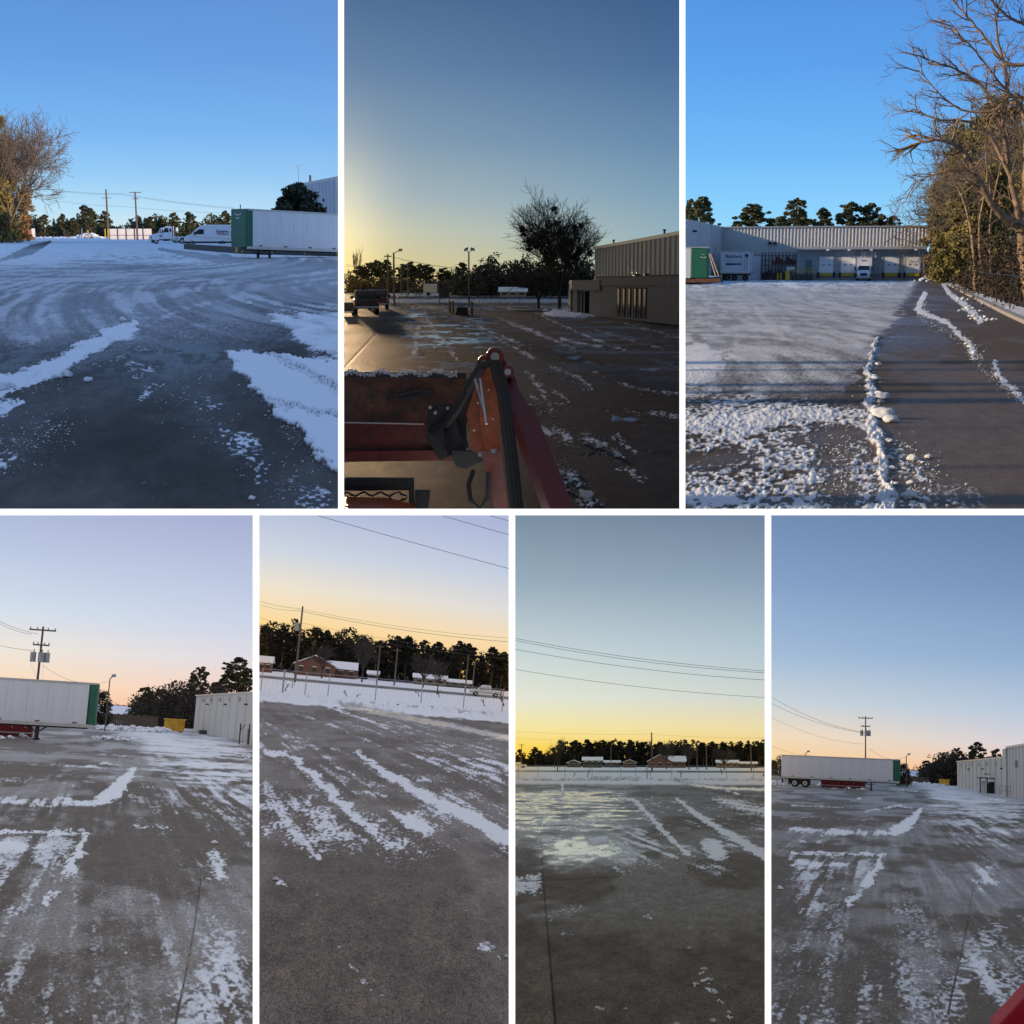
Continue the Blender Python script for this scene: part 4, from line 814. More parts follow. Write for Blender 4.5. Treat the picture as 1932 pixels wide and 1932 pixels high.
def van(bay, label, loc, rz=0.0, s=1.0):
    """tall cargo van, nose towards -x"""
    t = thing(bay, 'cargo_van', label, 'van', loc, rz, None, s)
    body = [(-3.0, .45), (3.0, .45), (3.02, 1.2), (2.98, 2.2), (2.9, 2.62), (2.5, 2.72), (-.3, 2.72), (-.85, 2.6), (-1.25, 2.3), (-2.05, 1.55), (-2.75, 1.28), (-2.98, 1.05), (-3.05, .7)]
    part(t, 'body', MB().prism(body, -1.0, 1.0, .12), WHITE, .03)
    part(t, 'windscreen', MB().quad((-1.30, -.82, 2.27), (-1.30, .82, 2.27), (-2.05, .86, 1.58), (-2.05, -.86, 1.58)), GLASS).location = (-.03, 0, .02)
    part(t, 'side_window', MB().add([(-1.75, -1.012, 1.55), (-.55, -1.012, 1.5), (-.5, -1.012, 2.12), (-1.05, -1.012, 2.16), (-1.35, -1.012, 1.98)], [(0, 1, 2, 3, 4)]), GLASS)
    part(t, 'lower_trim', MB().box((-3.0, -1.03, .38), (3.03, 1.03, .62)), DARKM, .03)
    [part(t, 'door_seam', MB().box(*q), ALU) for q in (((-.42, -1.008, .7), (-.39, -.99, 2.3)), ((1.2, -1.008, .7), (1.23, -.99, 2.4)), ((1.24, -1.008, 1.35), (2.9, -.99, 1.38)))]
    part(t, 'mirror', MB().box((-1.75, -1.25, 1.45), (-1.55, -1.02, 1.85)), BLACK, .03)
    for y in (-.7, .7): part(t, 'headlight', MB().box((-2.96, y - .22, 1.0), (-2.72, y + .22, 1.22)), CHROME, .03)
    part(t, 'bumper', MB().box((-3.12, -.95, .4), (-2.9, .95, .72)), BLACK, .05)
    part(t, 'grille', MB().box((-3.03, -.45, .8), (-2.9, .45, 1.05)), BLACK)
    part(t, 'tail_light', MB().box((2.9, -1.02, 1.1), (3.04, -.9, 1.9)), RED)
    for x in (-2.0, 1.75):
        for y in (-.88, .88): wheel(t, x, y, .36, .36, .25)
    lg = part(t, 'logo', MB().add([(1.0, -1.015, 1.98), (1.28, -1.015, 2.02), (1.08, -1.015, 1.72), (1.35, -1.015, 1.6), (1.0, -1.015, 1.62)], [(0, 1, 2), (2, 3, 4)]), REDP)
    lettering(t, 'lettering', 'Builders', .40, NAVY, Matrix.Translation((1.95, -1.02, 1.85)) @ FRONT, .012)
    lettering(t, 'lettering', 'FirstSource', .30, REDP, Matrix.Translation((1.95, -1.02, 1.56)) @ FRONT, .008)
    return t
def semi_tractor(bay, label, loc, rz=0.0, s=1.0):
    """white day-cab tractor, nose towards -x"""
    t = thing(bay, 'semi_tractor', label, 'truck', loc, rz, None, s)
    part(t, 'chassis', MB().box((-2.6, -.45, .6), (3.6, .45, .95)), DARKM)
    part(t, 'hood', MB().prism([(-3.0, .75), (-.9, .75), (-.9, 1.95), (-1.4, 1.92), (-2.75, 1.62), (-3.0, 1.35)], -.95, .95, .16), WHITE, .04)
    part(t, 'cab', MB().prism([(-1.0, .8), (.75, .8), (.75, 3.0), (.4, 3.12), (-.35, 3.1), (-.62, 2.9), (-1.0, 1.98)], -1.1, 1.1, .1), WHITE, .04)
    part(t, 'windscreen', MB().quad((-.64, -.9, 2.86), (-.64, .9, 2.86), (-1.02, .95, 2.02), (-1.02, -.95, 2.02)), GLASS).location = (-.03, 0, .02)
    part(t, 'side_window', MB().add([(-.82, -1.112, 2.05), (.1, -1.112, 2.0), (.1, -1.112, 2.75), (-.5, -1.112, 2.78)], [(0, 1, 2, 3)]), GLASS)
    part(t, 'rear_side_window', MB().add([(.28, -1.112, 2.1), (.6, -1.112, 2.1), (.6, -1.112, 2.7), (.28, -1.112, 2.7)], [(0, 1, 2, 3)]), GLASS)
    [part(t, 'door_seam', MB().box(*q), ALU) for q in (((-.9, -1.108, 1.0), (-.87, -1.09, 2.0)), ((.15, -1.108, 1.0), (.18, -1.09, 2.8)))]
    part(t, 'grille', MB().box((-3.06, -.5, .85), (-2.96, .5, 1.4)), CHROME, .03)
    part(t, 'bumper', MB().box((-3.2, -1.1, .42), (-2.9, 1.1, .78)), CHROME, .06)
    for y in (-.78, .78): part(t, 'headlight', MB().box((-3.0, y - .16, 1.05), (-2.86, y + .16, 1.3)), GLASS)
    part(t, 'hood_vent', MB().box((-1.5, -.965, 1.25), (-1.1, -.94, 1.5)), NAVY)
    for y in (-1.05, 1.05): part(t, 'fender', MB().prism([(-2.75, .7), (-2.6, 1.12), (-2.2, 1.28), (-1.75, 1.12), (-1.55, .7)], y - .14, y + .14, .05), WHITE)
    part(t, 'mirror', MB().box((-.95, -1.42, 1.95), (-.85, -1.22, 2.6)).bar((-.9, -1.3, 2.3), (-.8, -1.1, 2.3), .03, .03), BLACK)
    part(t, 'exhaust_stack', MB().tube([(.95, -.95, .9), (.95, -.95, 3.1)], .09, 8), CHROME)
    part(t, 'exhaust_stack', MB().tube([(.95, .95, .9), (.95, .95, 3.1)], .09, 8), CHROME)
    part(t, 'fuel_tank', MB().tube([(.3, -.95, .75), (1.5, -.95, .75)], .3, 12), ALU); part(t, 'step', MB().box((-.9, -1.15, .5), (.1, -.9, .75)), DARKM)
    part(t, 'tool_box', MB().box((1.6, -1.1, .55), (2.1, -.7, 1.1)), WHITE)
    for x in (-2.15, 2.35, 3.3):
        for y in (-.95, .95): wheel(t, x, y, .5, .5, .34)
    part(t, 'fifth_wheel', MB().box((2.2, -.45, .95), (3.3, .45, 1.1)), DARKM); return t
def box_truck(bay, label, loc, rz=0.0, s=1.0):
    """white delivery truck, nose towards -y"""
    t = thing(bay, 'box_truck', label, 'truck', loc, rz, None, s)
    part(t, 'cargo_box', MB().box((-1.28, 1.6, 1.15), (1.28, 8.0, 3.9)), WHITEP, .05)
    part(t, 'box_edge', MB().box((-1.31, 1.56, 3.82), (1.31, 8.03, 3.95)).box((-1.31, 1.56, 1.1), (-1.24, 1.66, 3.9)).box((1.24, 1.56, 1.1), (1.31, 1.66, 3.9)), ALU)
    cab = MB().prism([(-.2, .75), (1.5, .75), (1.5, 2.55), (.55, 2.6), (.3, 2.45), (-.1, 1.75)], -1.05, 1.05, .12); cab.v = [(y, x, z) for x, y, z in cab.v]; part(t, 'cab', cab, WHITE, .03)
    hd = MB().prism([(-1.5, .7), (0.0, .7), (0.0, 1.72), (-1.2, 1.5), (-1.5, 1.25)], -1.0, 1.0, .18); hd.v = [(y, x, z) for x, y, z in hd.v]; part(t, 'hood', hd, WHITE, .03)
    part(t, 'windscreen', MB().quad((-.92, -.13, 1.78), (.92, -.13, 1.78), (.82, .27, 2.45), (-.82, .27, 2.45)), GLASS)
    part(t, 'grille', MB().box((-.55, -1.55, .85), (.55, -1.46, 1.3)), NAVY); part(t, 'bumper', MB().box((-1.1, -1.7, .45), (1.1, -1.45, .8)), ALU, .05)
    for x in (-.8, .8): part(t, 'headlight', MB().box((x - .18, -1.53, .98), (x + .18, -1.4, 1.24)), CHROME)
    for x in (-1.35, 1.35): part(t, 'mirror', MB().box((x - .12, .0, 1.7), (x + .12, .12, 2.3)), BLACK)
    part(t, 'header_decal', MB().box((-.35, 1.57, 3.2), (.35, 1.59, 3.35)), NAVY)
    part(t, 'chassis', MB().box((-.5, -1.2, .5), (.5, 7.8, 1.1)), DARKM)
    for y in (-.7, 5.8):
        for x in (-.95, .95):
            o = part(t, 'wheel', MB().tube([(x - .16, y, .48), (x + .16, y, .48)], .48, 18), BLACK, .03); part(o, 'hub', MB().tube([(x - .18 if x < 0 else x + .16, y, .48), (x - .16 if x < 0 else x + .18, y, .48)], .22, 10), ALU)
    return t
def pickup(bay, label, loc, rz=0.0, s=1.0, m=None, name='pickup_truck'):
    """pickup seen from its tail, nose towards +y"""
    m = m or DARKM; t = thing(bay, name, label, 'pickup', loc, rz, None, s)
    def pr(pts, a, b, i): k = MB().prism(pts, a, b, i); k.v = [(y, x, z) for x, y, z in k.v]; return k
    part(t, 'body', pr([(-2.7, .5), (2.7, .5), (2.75, .95), (2.5, 1.12), (1.2, 1.18), (-2.65, 1.18), (-2.72, .9)], -.98, .98, .1), m, .04)
    part(t, 'cab', pr([(-.9, 1.15), (1.4, 1.15), (.65, 1.88), (.3, 1.93), (-.55, 1.93), (-.85, 1.85)], -.9, .9, .14), m, .04)
    part(t, 'rear_window', MB().quad((-.68, -.885, 1.25), (.68, -.885, 1.25), (.60, -.80, 1.80), (-.60, -.80, 1.80)), GLASS).location = (0, -.03, 0)
    for x in (-.905, .905): part(t, 'side_window', MB().add([(x, -.55, 1.25), (x, .95, 1.25), (x * .93, .5, 1.8), (x * .93, -.5, 1.8)], [(0, 1, 2, 3)]), GLASS)
    part(t, 'tailgate', MB().box((-.8, -2.76, .72), (.8, -2.7, 1.14)), m, .02); part(t, 'rear_bumper', MB().box((-.95, -2.88, .45), (.95, -2.68, .66)), CHROME, .04)
    for x in (-.9, .9): part(t, 'tail_light', MB().box((x - .08, -2.77, .75), (x + .08, -2.66, 1.12)), RED)
    for x in (-1.08, 1.08): part(t, 'mirror', MB().box((x - .12, .85, 1.2), (x + .12, .95, 1.42)), BLACK)
    for y in (-1.7, 1.7):
        for x in (-.86, .86):
            o = part(t, 'wheel', MB().tube([(x - .13, y, .4), (x + .13, y, .4)], .4, 16), BLACK, .03); part(o, 'rim', MB().tube([(x - .15, y, .4), (x + .15, y, .4)], .22, 10), ALU)
    return t
RNG = np.random.default_rng(7)
# ================================================================== view 1: blue-shaded lot, van, trailer
B = B1
OFFV = []; OFFV.append(solid(B, 'warehouse', MB().box((-60, -46, 0), (320, -40, 20.5)), CONC, 'long grey block added behind the viewer to shade the upper left view', 'warehouse'))  # added unseen block, keeps the low sun off the lot
def wall_pts(B, a, da, b, db): return B.P(a, da), B.P(b, db)
CORR = mat('corrugated_blue_white', (.50, .52, .55), .5, nscale=1.5, namt=.06)
w = thing(B, 'warehouse', 'pale corrugated warehouse behind the dark round tree, upper left view', 'warehouse')
p0, p1 = B.P(548, 206), B.P(640, 168)
panel_wall(w, p0, p1, 0, 8.1, 15, CORR, ribs=1, rib=.5, deep=.22)
slabwall(w, 'eave_trim', p0 + Vector((0, -.3, 0)), p1 + Vector((0, -.3, 0)), 8.08, 8.42, .35, ALU)
slabwall(w, 'back_wall', p0 + Vector((.4, .5, 0)), p1 + Vector((.1, .6, 0)), 0, 8.0, .3, CONC)
q = B.P(566, 200, 8.4); part(w, 'antenna', MB().tube([q, q + Vector((0, 0, 2.6))], .05, 4).bar(q + Vector((-.35, 0, 2.3)), q + Vector((.5, 0, 2.7)), .05, .05), POLEG)
q = B.P(588, 190, 8.4); part(w, 'roof_vent', MB().tube([q, q + Vector((0, 0, .9))], .14, 8), DARKM)
q = B.P(614, 178, 5.7); part(w, 'wall_lamp', MB().box(q + Vector((-.3, -.9, 0)), q + Vector((.3, -.3, .35))), DARKM)
def dome_tree(seed, n, R, Hh, leaf, m, base=.0, squash=1.0):
    rng = np.random.default_rng(seed); cs, rs = [], []
    for i in range(46):
        a = rng.random() * 6.28; z = rng.random(); r = R * math.sqrt(max(.02, 1 - (z * 1.02) ** 1.5)) * rng.random() ** .5 * .86; cs.append((math.cos(a) * r, math.sin(a) * r, base + (Hh - base) * z * .93)); rs.append(R * (.16 + .12 * rng.random()))
    S, _ = limb([(0, 0, 0), (0, 0, Hh * .7)], R * .06, R * .02, 3)
    return segs_mesh('trunk', S, 5, BARK), leaves_mesh('crown', clumps(rng, cs, rs, n, .9), leaf, rng, m, .1, 1.5)
tree(B, 'magnolia_tree', 'dark rounded broadleaf tree behind the sloping white trailer', B.P(563, 158), dome_tree(3, 7000, 3.9, 7.4, .34, DARKLEAF))
tree(B, 'magnolia_tree', 'low dark tree beside the taller round one above the trailer roof', B.P(606, 156), dome_tree(4, 2600, 2.2, 4.7, .30, DARKLEAF))
# trailer on the dock ramp
p0 = B.P(450, 120); p1 = B.P(637, 124.5); rz = math.atan2(p1.y - p0.y, p1.x - p0.x)
tr = trailer(B, 'white trailer with green nose sloping down behind a yellow rail', (p0.x - .1, p0.y, -.12), rz, L=(p1 - p0).length - .1, H=3.15, zb=.98, ry=math.radians(2.2), wheels=False, nose=.62, gearx=2.4)
cap = MB(); cap.prism([(-.32, 3.1), (-.02, 3.1), (-.02, 3.9), (-.16, 3.9)], -.55, .55, .05)
part(tr, 'nose_emblem', MB().tube([(-.02, -.55 + .18 * k, 3.75 - .10 * math.sin(math.pi * k / 6)) for k in range(7)], .05, 5).bar((-.02, -.2, 3.4), (-.02, .3, 3.4), .05, .10), PALEP)
[part(tr, 'nose_pipe', MB().bar((-.03, y, 1.3), (-.03, y, 2.95), .07, .05), PALEP) for y in (-.8, .6)]
part(tr, 'top_antenna', MB().tube([(.2, 0, 4.1), (.2, 0, 4.5)], .04, 4), DARKM)
dk = thing(B, 'loading_ramp', 'low dark concrete ramp wall with a yellow pipe rail, upper left view', 'ramp')
a, b, c = B.g(347, 470), B.g(458, 479), B.g(639, 484)
slabwall(dk, 'ramp_wall', a, b, 0, .62, .5, CONCD); slabwall(dk, 'ramp_wall', b, c, 0, .42, .5, CONCD); slabwall(dk, 'ramp_floor', a + Vector((0, .6, 0)), b + Vector((0, .6, 0)), .3, .58, 5, SNOWB)
rl = [b.lerp(c, t) for t in (0, .33, .67, .985)]
for p in rl: part(dk, 'rail_post', MB().tube([(p.x, p.y - .1, .1), (p.x, p.y - .1, 2.1)], .06, 6), YEL)
for z in (2.05,): part(dk, 'handrail', MB().tube([(p.x, p.y - .1, z - i * .17) for i, p in enumerate(rl)], .035, 5), YEL)
part(dk, 'corner_post', MB().tube([(b.x - .6, b.y - .2, .1), (b.x - .6, b.y - .2, 2.5)], .10, 6), YEL)
part(dk, 'low_rail', MB().tube([(a.x + 1, a.y, 1.5), (a.lerp(b, .5).x, a.lerp(b, .5).y, 1.45), (b.x, b.y, 1.4)], .03, 5), YEL)
for t in (.15, .5, .8): q = a.lerp(b, t); part(dk, 'rail_post', MB().tube([(q.x, q.y, .5), (q.x, q.y, 1.48)], .03, 5), YEL)
p = B.g(393, 464.5); van(B, 'white high-roof cargo van with a small red and blue logo, parked beside the green-nosed trailer', p, 0, 1.1)
p = B.g(318, 460); semi_tractor(B, 'white day-cab semi tractor parked left of the cargo van', p, 0, .92)
p = B.P(309, 262); q2 = semi_tractor(B, 'second white tractor half hidden behind the day-cab tractor', p, math.radians(12), .85)
# fence of white sheets behind poles
fn = thing(B, 'panel_fence', 'white sheet fence with dark posts behind the utility poles', 'fence')
for k in range(5):
    a, b = B.P(206 + 16 * k, 330), B.P(206 + 16 * (k + 1), 330); part(fn, 'fence_sheet', MB().box((a.x + .04, 330, .15), (b.x - .04, 330.1, 2.45)), WHITEP); part(fn, 'post', MB().tube([(a.x, 329.8, 0), (a.x, 329.8, 2.6)], .07, 6), DARKM)
part(fn, 'rail', MB().tube([B.P(206, 329.7, 1.05), B.P(288, 329.7, 1.05)], .05, 5), DARKM)
# poles
utility_pole(B, 'wooden utility pole with a low crossarm, left of the T-shaped pole', B.P(204, 424), 13.4, ((11.0, 2.6),), r=.30)
utility_pole(B, 'T-shaped utility pole nearest the white tractor', B.P(258.5, 318), 10.2, ((10.0, 2.4), (8.7, 1.2)), r=.22)
for i, (va, vb, vc) in enumerate(((357, 366, 392), (358.5, 368, 394), (377, 390, 402))): wire(B, ('upper', 'second', 'lowest')[i] + ' of the faint wires crossing the sky behind the white tractor', [B.at(98, va, 440), B.at(230, vb - 1, 424), B.at(442, vc, 400)], .035, WIREG, .4)
lp = light_pole(B, 'tall thin light pole before the bare trees, upper left view', B.P(36, 330), 13.4, ((0, 0),), r=.13, m=POLEW)
part(lp, 'lamp_arm', MB().tube([(0, 0, 4.2), (1.2, 0, 4.9), (2.8, 0, 5.5), (3.2, 0, 5.5)], .10, 5), POLEG)
# left trees
def big_bare(seed, H, rad, m, depth=5, nch=(7, 6, 5, 4, 3), **k): return bare_proto(seed, H, depth, nch, m=m, rad=rad, **k)
me, tips = big_bare(21, 24, .42, TWIGB, minr=.030, spread=.62, ratio=.60, up=.05, trunk=.20, wander=.18)
tree(B, 'bare_tree', 'large leafless tree catching low sun at the left edge of the upper left view', B.P(24, 285), (me,), .4, (.86, .86, .90), names=('branches',))
me2, _ = big_bare(22, 22, .36, TWIGB, minr=.030, spread=.6, ratio=.60, up=.04, trunk=.2, wander=.18)
tree(B, 'bare_tree', 'leafless tree behind the green hedge trees at the left edge, upper left view', B.P(2, 275), (me2,), 2.2, (.9, .9, 1.0), names=('branches',))
me2b, _ = big_bare(23, 20, .34, TWIGB, minr=.030, spread=.66, ratio=.62, up=.05, trunk=.2, wander=.18)
tree(B, 'bare_tree', 'second leafless tree with pinkish twigs left of the thin light pole', B.P(20, 262), (me2b,), 4.2, (.95, .95, 1.0), names=('branches',))
tree(B, 'evergreen_tree', 'golden-green evergreen between the bare trees at the left edge', B.P(2, 262), wood_proto(9, 17, 3.6, 4200, .42, NEEDB), 0)
tree(B, 'evergreen_tree', 'tall olive evergreen at the far left edge, upper left view', B.P(-16, 270), wood_proto(5, 27, 4.4, 9000, .40, NEEDB), 0, (1, 1, 1.0))
tree(B, 'evergreen_tree', 'brown-green cedar under the bare tree, upper left view', B.P(52, 300), wood_proto(6, 11, 2.3, 2600, .34, BROWNLEAF), 1)
tree(B, 'evergreen_tree', 'low olive shrub tree at the foot of the left trees, upper left view', B.P(14, 290), wood_proto(7, 8, 2.6, 2200, .34, NEEDB), 2)
tree(B, 'evergreen_tree', 'dark cedar beside the thin light pole, upper left view', B.P(28, 305), wood_proto(8, 14, 2.6, 2600, .36, NEED), 3)
wood(B, 'low distant treeline of pines and bare trees behind the lot, upper left view', (58, 448), 470, 540, 230, lambda u: 5.6 + 1.2 * math.sin(u * .05) + .9 * math.sin(u * .13), RNG, None, .5, 130)
for i, (u, h) in enumerate(((84, 8.5), (120, 9), (140, 7.5), (163, 12.5), (172, 11), (198, 10), (283, 8.0), (305, 7.6), (330, 9.4), (358, 9.8), (425, 10.5))):
    tree(B, 'pine_tree', 'small dark pine, ' + NTH[i] + ', in the distant treeline of the upper left view', B.P(u, 455 + 7 * (i % 4)), pine_proto(31 + i % 3, 10, 3.0, .35, 2600, .42), i, (h / 13,) * 3, 'pines of the distant treeline, upper left view')
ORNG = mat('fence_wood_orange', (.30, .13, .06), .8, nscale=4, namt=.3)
wf = thing(B, 'board_fence', 'orange-lit wooden fence at the left edge under the trees', 'fence')
for k in range(14):
    a = B.P(-20 + 6 * k, 325); part(wf, 'board', MB().box((a.x, 325 + .02 * (k % 2), .1), (a.x + .68, 325.06, 2.3 + .05 * (k % 3))), ORNG)
sg = thing(B, 'sign_board', 'small white upright sign at the end of the wooden fence', 'sign', B.P(62.5, 320)); part(sg, 'panel', MB().box((-.35, -.04, .7), (.35, .04, 2.5)), WHITE); part(sg, 'leg', MB().box((-.3, -.03, 0), (-.22, .03, .7)), DARKM); part(sg, 'leg', MB().box((.22, -.03, 0), (.3, .03, .7)), DARKM)
heap(B, 'sunlit heap of ploughed snow between yellow posts, upper left view', [B.P(158, 395), B.P(166, 396), B.P(174, 394)], RNG, SNOW, n=46, spread=(3.2, 2.0), h=1.7)
heap(B, 'long low bank of ploughed snow left of the snow heap, upper left view', [B.P(70 + 9 * k, 390) for k in range(9)], RNG, SNOW, n=60, spread=(2.2, 1.5), h=.7)
for i, (u, l) in enumerate(((165.5, 'yellow post in front of the snow heap'), (198, 'left one of the two yellow posts beside the white sheet fence'), (203.5, 'right one of the two yellow posts beside the white sheet fence'))): bollard(B, l, B.P(u, 388), 2.1 + .3 * (i > 0), .16, YEL, 'yellow posts at the far end of the lot')
bollard(B, 'thin grey post left of the snow heap', B.P(154, 388), 2.6, .12, POLEG, name='post')
def chunks(bay, spec, label, group, m=SNOW, name='snow_chunk'):
    for i, (u, v, r) in enumerate(spec):
        p = bay.g(u, v); rr = r * p.y / F; k = lump_mesh(1 + i % 6, m)
        o = bpy.data.objects.new(name, k); link(o, bay); place(o, bay, (p.x, p.y, rr * .35), i * 1.7, (rr, rr * 1.1, rr)); tag(o, label, 'snow chunk', group)
chunks(B, [(166, 720, 7), (125, 711, 11), (108, 714, 7), (5, 735, 12), (18, 731, 9), (232, 606, 6), (470, 575, 6), (476, 942, 6), (45, 700, 6)], 'small loose lump of snow on the cleared pavement of the upper left view', 'loose snow lumps of the upper left view')
def crumbs(bay, label, strokes_, n, rng, size=(.6, 2.6), m=SNOW):
    """fine loose snow crumbs, uncountable"""
    Vs, Fs, b = [], [], 0; base = lump_mesh(2, m, 1); V0 = np.array([[0, 0, .8], [.9, .1, 0], [-.3, .8, .1], [-.5, -.75, 0], [.1, -.1, -.4]]); F0 = np.array([[0, 1, 2], [0, 2, 3], [0, 3, 1], [4, 2, 1], [4, 3, 2], [4, 1, 3]])
    for k in range(n):
        pts, w = strokes_[int(rng.integers(len(strokes_)))]; i = int(rng.integers(len(pts) - 1)); t = rng.random()
        u = pts[i][0] + (pts[i + 1][0] - pts[i][0]) * t + rng.normal() * w * .5; v = pts[i][1] + (pts[i + 1][1] - pts[i][1]) * t + rng.normal() * w * .35
        if not (bay.u0 < u < bay.u1 and v < bay.v1 - 1 and v > bay.hor(u) + 14): continue
        p = bay.g(u, v); r = (size[0] + (size[1] - size[0]) * rng.random() ** 2.5) * p.y / F * (.45 + .55 * (v - bay.hor(u)) / 300); a = rng.random() * 6.28; V = V0 * r * (.7 + .6 * rng.random((5, 1)))
        V = np.stack([V[:, 0] * math.cos(a) - V[:, 1] * math.sin(a), V[:, 0] * math.sin(a) + V[:, 1] * math.cos(a), V[:, 2]], -1); Vs.append(V + np.array([p.x, p.y, r * .2])); Fs.append(F0 + b); b += 5
    solid(bay, 'snow_crumbs', mesh_np('snow_crumbs', np.concatenate(Vs), np.concatenate(Fs), m), None, label, 'snow', kind='stuff')
crumbs(B, 'fine snow crumbs scattered over the pavement of the upper left view', [([(0, 740), (110, 700), (220, 640)], 40), ([(220, 640), (300, 700), (380, 780), (520, 900), (630, 950)], 90), ([(440, 680), (520, 780), (620, 880)], 24), ([(0, 860), (120, 800)], 60), ([(250, 560), (420, 620)], 80)], 1700, RNG)

# ================================================================== view 3: loading docks
B = B3
def shade_wall(B, pts, t, m, label, name='warehouse'):
    mb = MB(); n = len(pts)
    vs = [(x, y, 0) for x, y, z in pts] + [(x, y, z) for x, y, z in pts] + [(x - t, y, z) for x, y, z in pts]
    fs = [(i, i + 1, n + i + 1, n + i) for i in range(n - 1)] + [(n + i, n + i + 1, 2 * n + i + 1, 2 * n + i) for i in range(n - 1)]; mb.add(vs, fs); return solid(B, name, mb, m, label, 'warehouse')
shade_wall(B, [(-.72 * y - 1, y, h) for y, h in ((31.5, 12.3), (60, 16), (100, 23), (150, 33), (190, 40), (215, 43), (240, 42), (300, 41))], 6, CONC, 'long wall added out of view on the left to shade the dock lot')  # unseen wall, added with heights that shape the shade line
for (v, r) in ((686, .55), (700, .25), (728, .40), (742, .30), (760, .55), (812, .06), (889, .10), (948, .22), (957, .30)):
    p = B.g(1600, v); yb = p.y * .83 - .2; xb = -.72 * yb - 1.5
    solid(B, 'shade_trunk', MB().tube([(xb, yb, 0), (xb + .1, yb, 6), (xb, yb, 14)], r, 8, r * .8), BARK, 'tall bare trunk added out of view, casting a stripe of shade on the dock lot', 'tree', 'added trunks shading the dock lot')  # unseen trunks added to throw stripes of shade
CORR3 = mat('corrugated_pale', (.56, .55, .54), .5, nscale=1.2, namt=.06)
D3 = 250.0
w = thing(B, 'warehouse', 'long pale corrugated warehouse with loading docks under a canopy', 'warehouse')
xl, xr = B.x(1361, D3), B.x(1746, D3); zt = 8.9
panel_wall(w, (xl, D3), (xr, D3), 0, zt, 30, CORR3, ribs=2, rib=.16, deep=.09)
part(w, 'eave_trim', MB().box((xl - .1, D3 - .25, zt), (xr + .12, D3 + .3, zt + .22)), ALU)
part(w, 'back_wall', MB().box((xl, D3 + .4, 0), (xr, D3 + 12, zt - .1)), CONC)
part(w, 'corner_trim', MB().box((xr - .02, D3 - .12, 0), (xr + .14, D3 + .2, zt)), ALU)
wl0 = B.P(1292.5, 208); panel_wall(w, wl0, (xl, D3), 0, zt, 3, mat('flat_panel', (.50, .51, .53), .5, nscale=1.2, namt=.06), ribs=1, rib=.25, deep=.12)
slabwall(w, 'eave_trim', wl0, (xl, D3), zt, zt + .22, .4, ALU)
DL = D3 - 5.0; xa, xb = B.x(1503, DL), B.x(1745, DL); zc = B.z(1600, 470, DL)
DOCKW = mat('dock_wall', (.36, .37, .38), .6, nscale=1.5, namt=.1)
panel_wall(w, (xa, DL), (xb, DL), 1.15, zc, 17, DOCKW, name='dock_wall_panel', ribs=2, rib=.12, deep=.05)
part(w, 'dock_base', MB().box((xa, DL + .02, 0), (xb, D3 - .1, 1.15)), CONC)
part(w, 'dock_infill', MB().box((xa, DL + .15, 1.1), (xb, D3 - .2, zc - .02)), CONC)
cn = part(w, 'canopy', MB().prism([(DL - 1.4, zc - .05), (DL + 1.5, zc + .28), (DL + 1.5, zc + .45), (DL - 1.4, zc + .25)], xa - .2, xb + .1), ALU); cn.data.transform(Matrix(((0, 1, 0, 0), (1, 0, 0, 0), (0, 0, 1, 0), (0, 0, 0, 1))))
for u in (1558, 1598, 1640, 1724): q = B.P(u, DL - 1.45, zc - .28); part(w, 'canopy_lamp', MB().box(q, q + Vector((.45, .3, .28))), WHITE)
for i, u in enumerate((1559, 1600, 1682, 1722)):
    x = B.x(u, DL); z0, z1 = B.z(u, 515, DL), B.z(u, 485, DL)
    d = part(w, 'dock_door', MB().box((x - 1.12, DL - .10, z0), (x + 1.12, DL - .02, z1)), WHITE)
    for k in range(4): part(d, 'door_section', MB().box((x - 1.10, DL - .125, z0 + (z1 - z0) * k / 4 + .02), (x + 1.10, DL - .10, z0 + (z1 - z0) * (k + 1) / 4 - .02)), WHITE)
    for s in (-.65, .3): part(d, 'door_window', MB().box((x + s, DL - .15, z0 + 1.25), (x + s + .4, DL - .12, z0 + 1.4)), GLASS)
    part(d, 'door_frame', MB().box((x - 1.28, DL - .14, z0), (x - 1.13, DL - .02, z1 + .14)).box((x + 1.13, DL - .14, z0), (x + 1.28, DL - .02, z1 + .14)).box((x - 1.28, DL - .14, z1 + .01), (x + 1.28, DL - .02, z1 + .15)), ALU)
    part(w, 'dock_leveler', MB().box((x - 1.05, DL - .35, z0 - .5), (x + 1.05, DL - .05, z0 - .03)), YEL)
    for s in (-1.45, 1.15): part(w, 'dock_bumper', MB().box((x + s, DL - .45, z0 - .75), (x + s + .32, DL - .05, z0 + .1)), BLACK)
x0, x1 = B.x(1519, DL), B.x(1532, DL); part(w, 'entry_door', MB().box((x0, DL - .08, 1.2), (x1, DL - .02, 3.4)), mat('door_blue_grey', (.13, .16, .20), .5))
x0, x1 = B.x(1412, D3), B.x(1435, D3); part(w, 'roller_door', MB().box((x0, D3 - .2, 0.05), (x1, D3 - .1, 4.1)), WHITE); part(w, 'roller_door_header', MB().box((x0 - .3, D3 - .25, 4.1), (x1 + .3, D3 - .08, 4.4)), DOCKW)
for u in (1448, 1457): q = B.P(u, D3 - .5, 6.1); part(w, 'camera_light', MB().box(q, q + Vector((.55, .5, .35))), DARKM)
q = B.P(1348, 242, 5.0); part(w, 'wall_vent', MB().box(q + Vector((-.3, -.8, -.8)), q + Vector((.4, -.3, .7))), ALU)
q = B.P(1307, 216, 8.0); part(w, 'wall_lamp', MB().box(q + Vector((-.1, -.9, -.6)), q + Vector((.6, -.3, -.3))), DARKM)
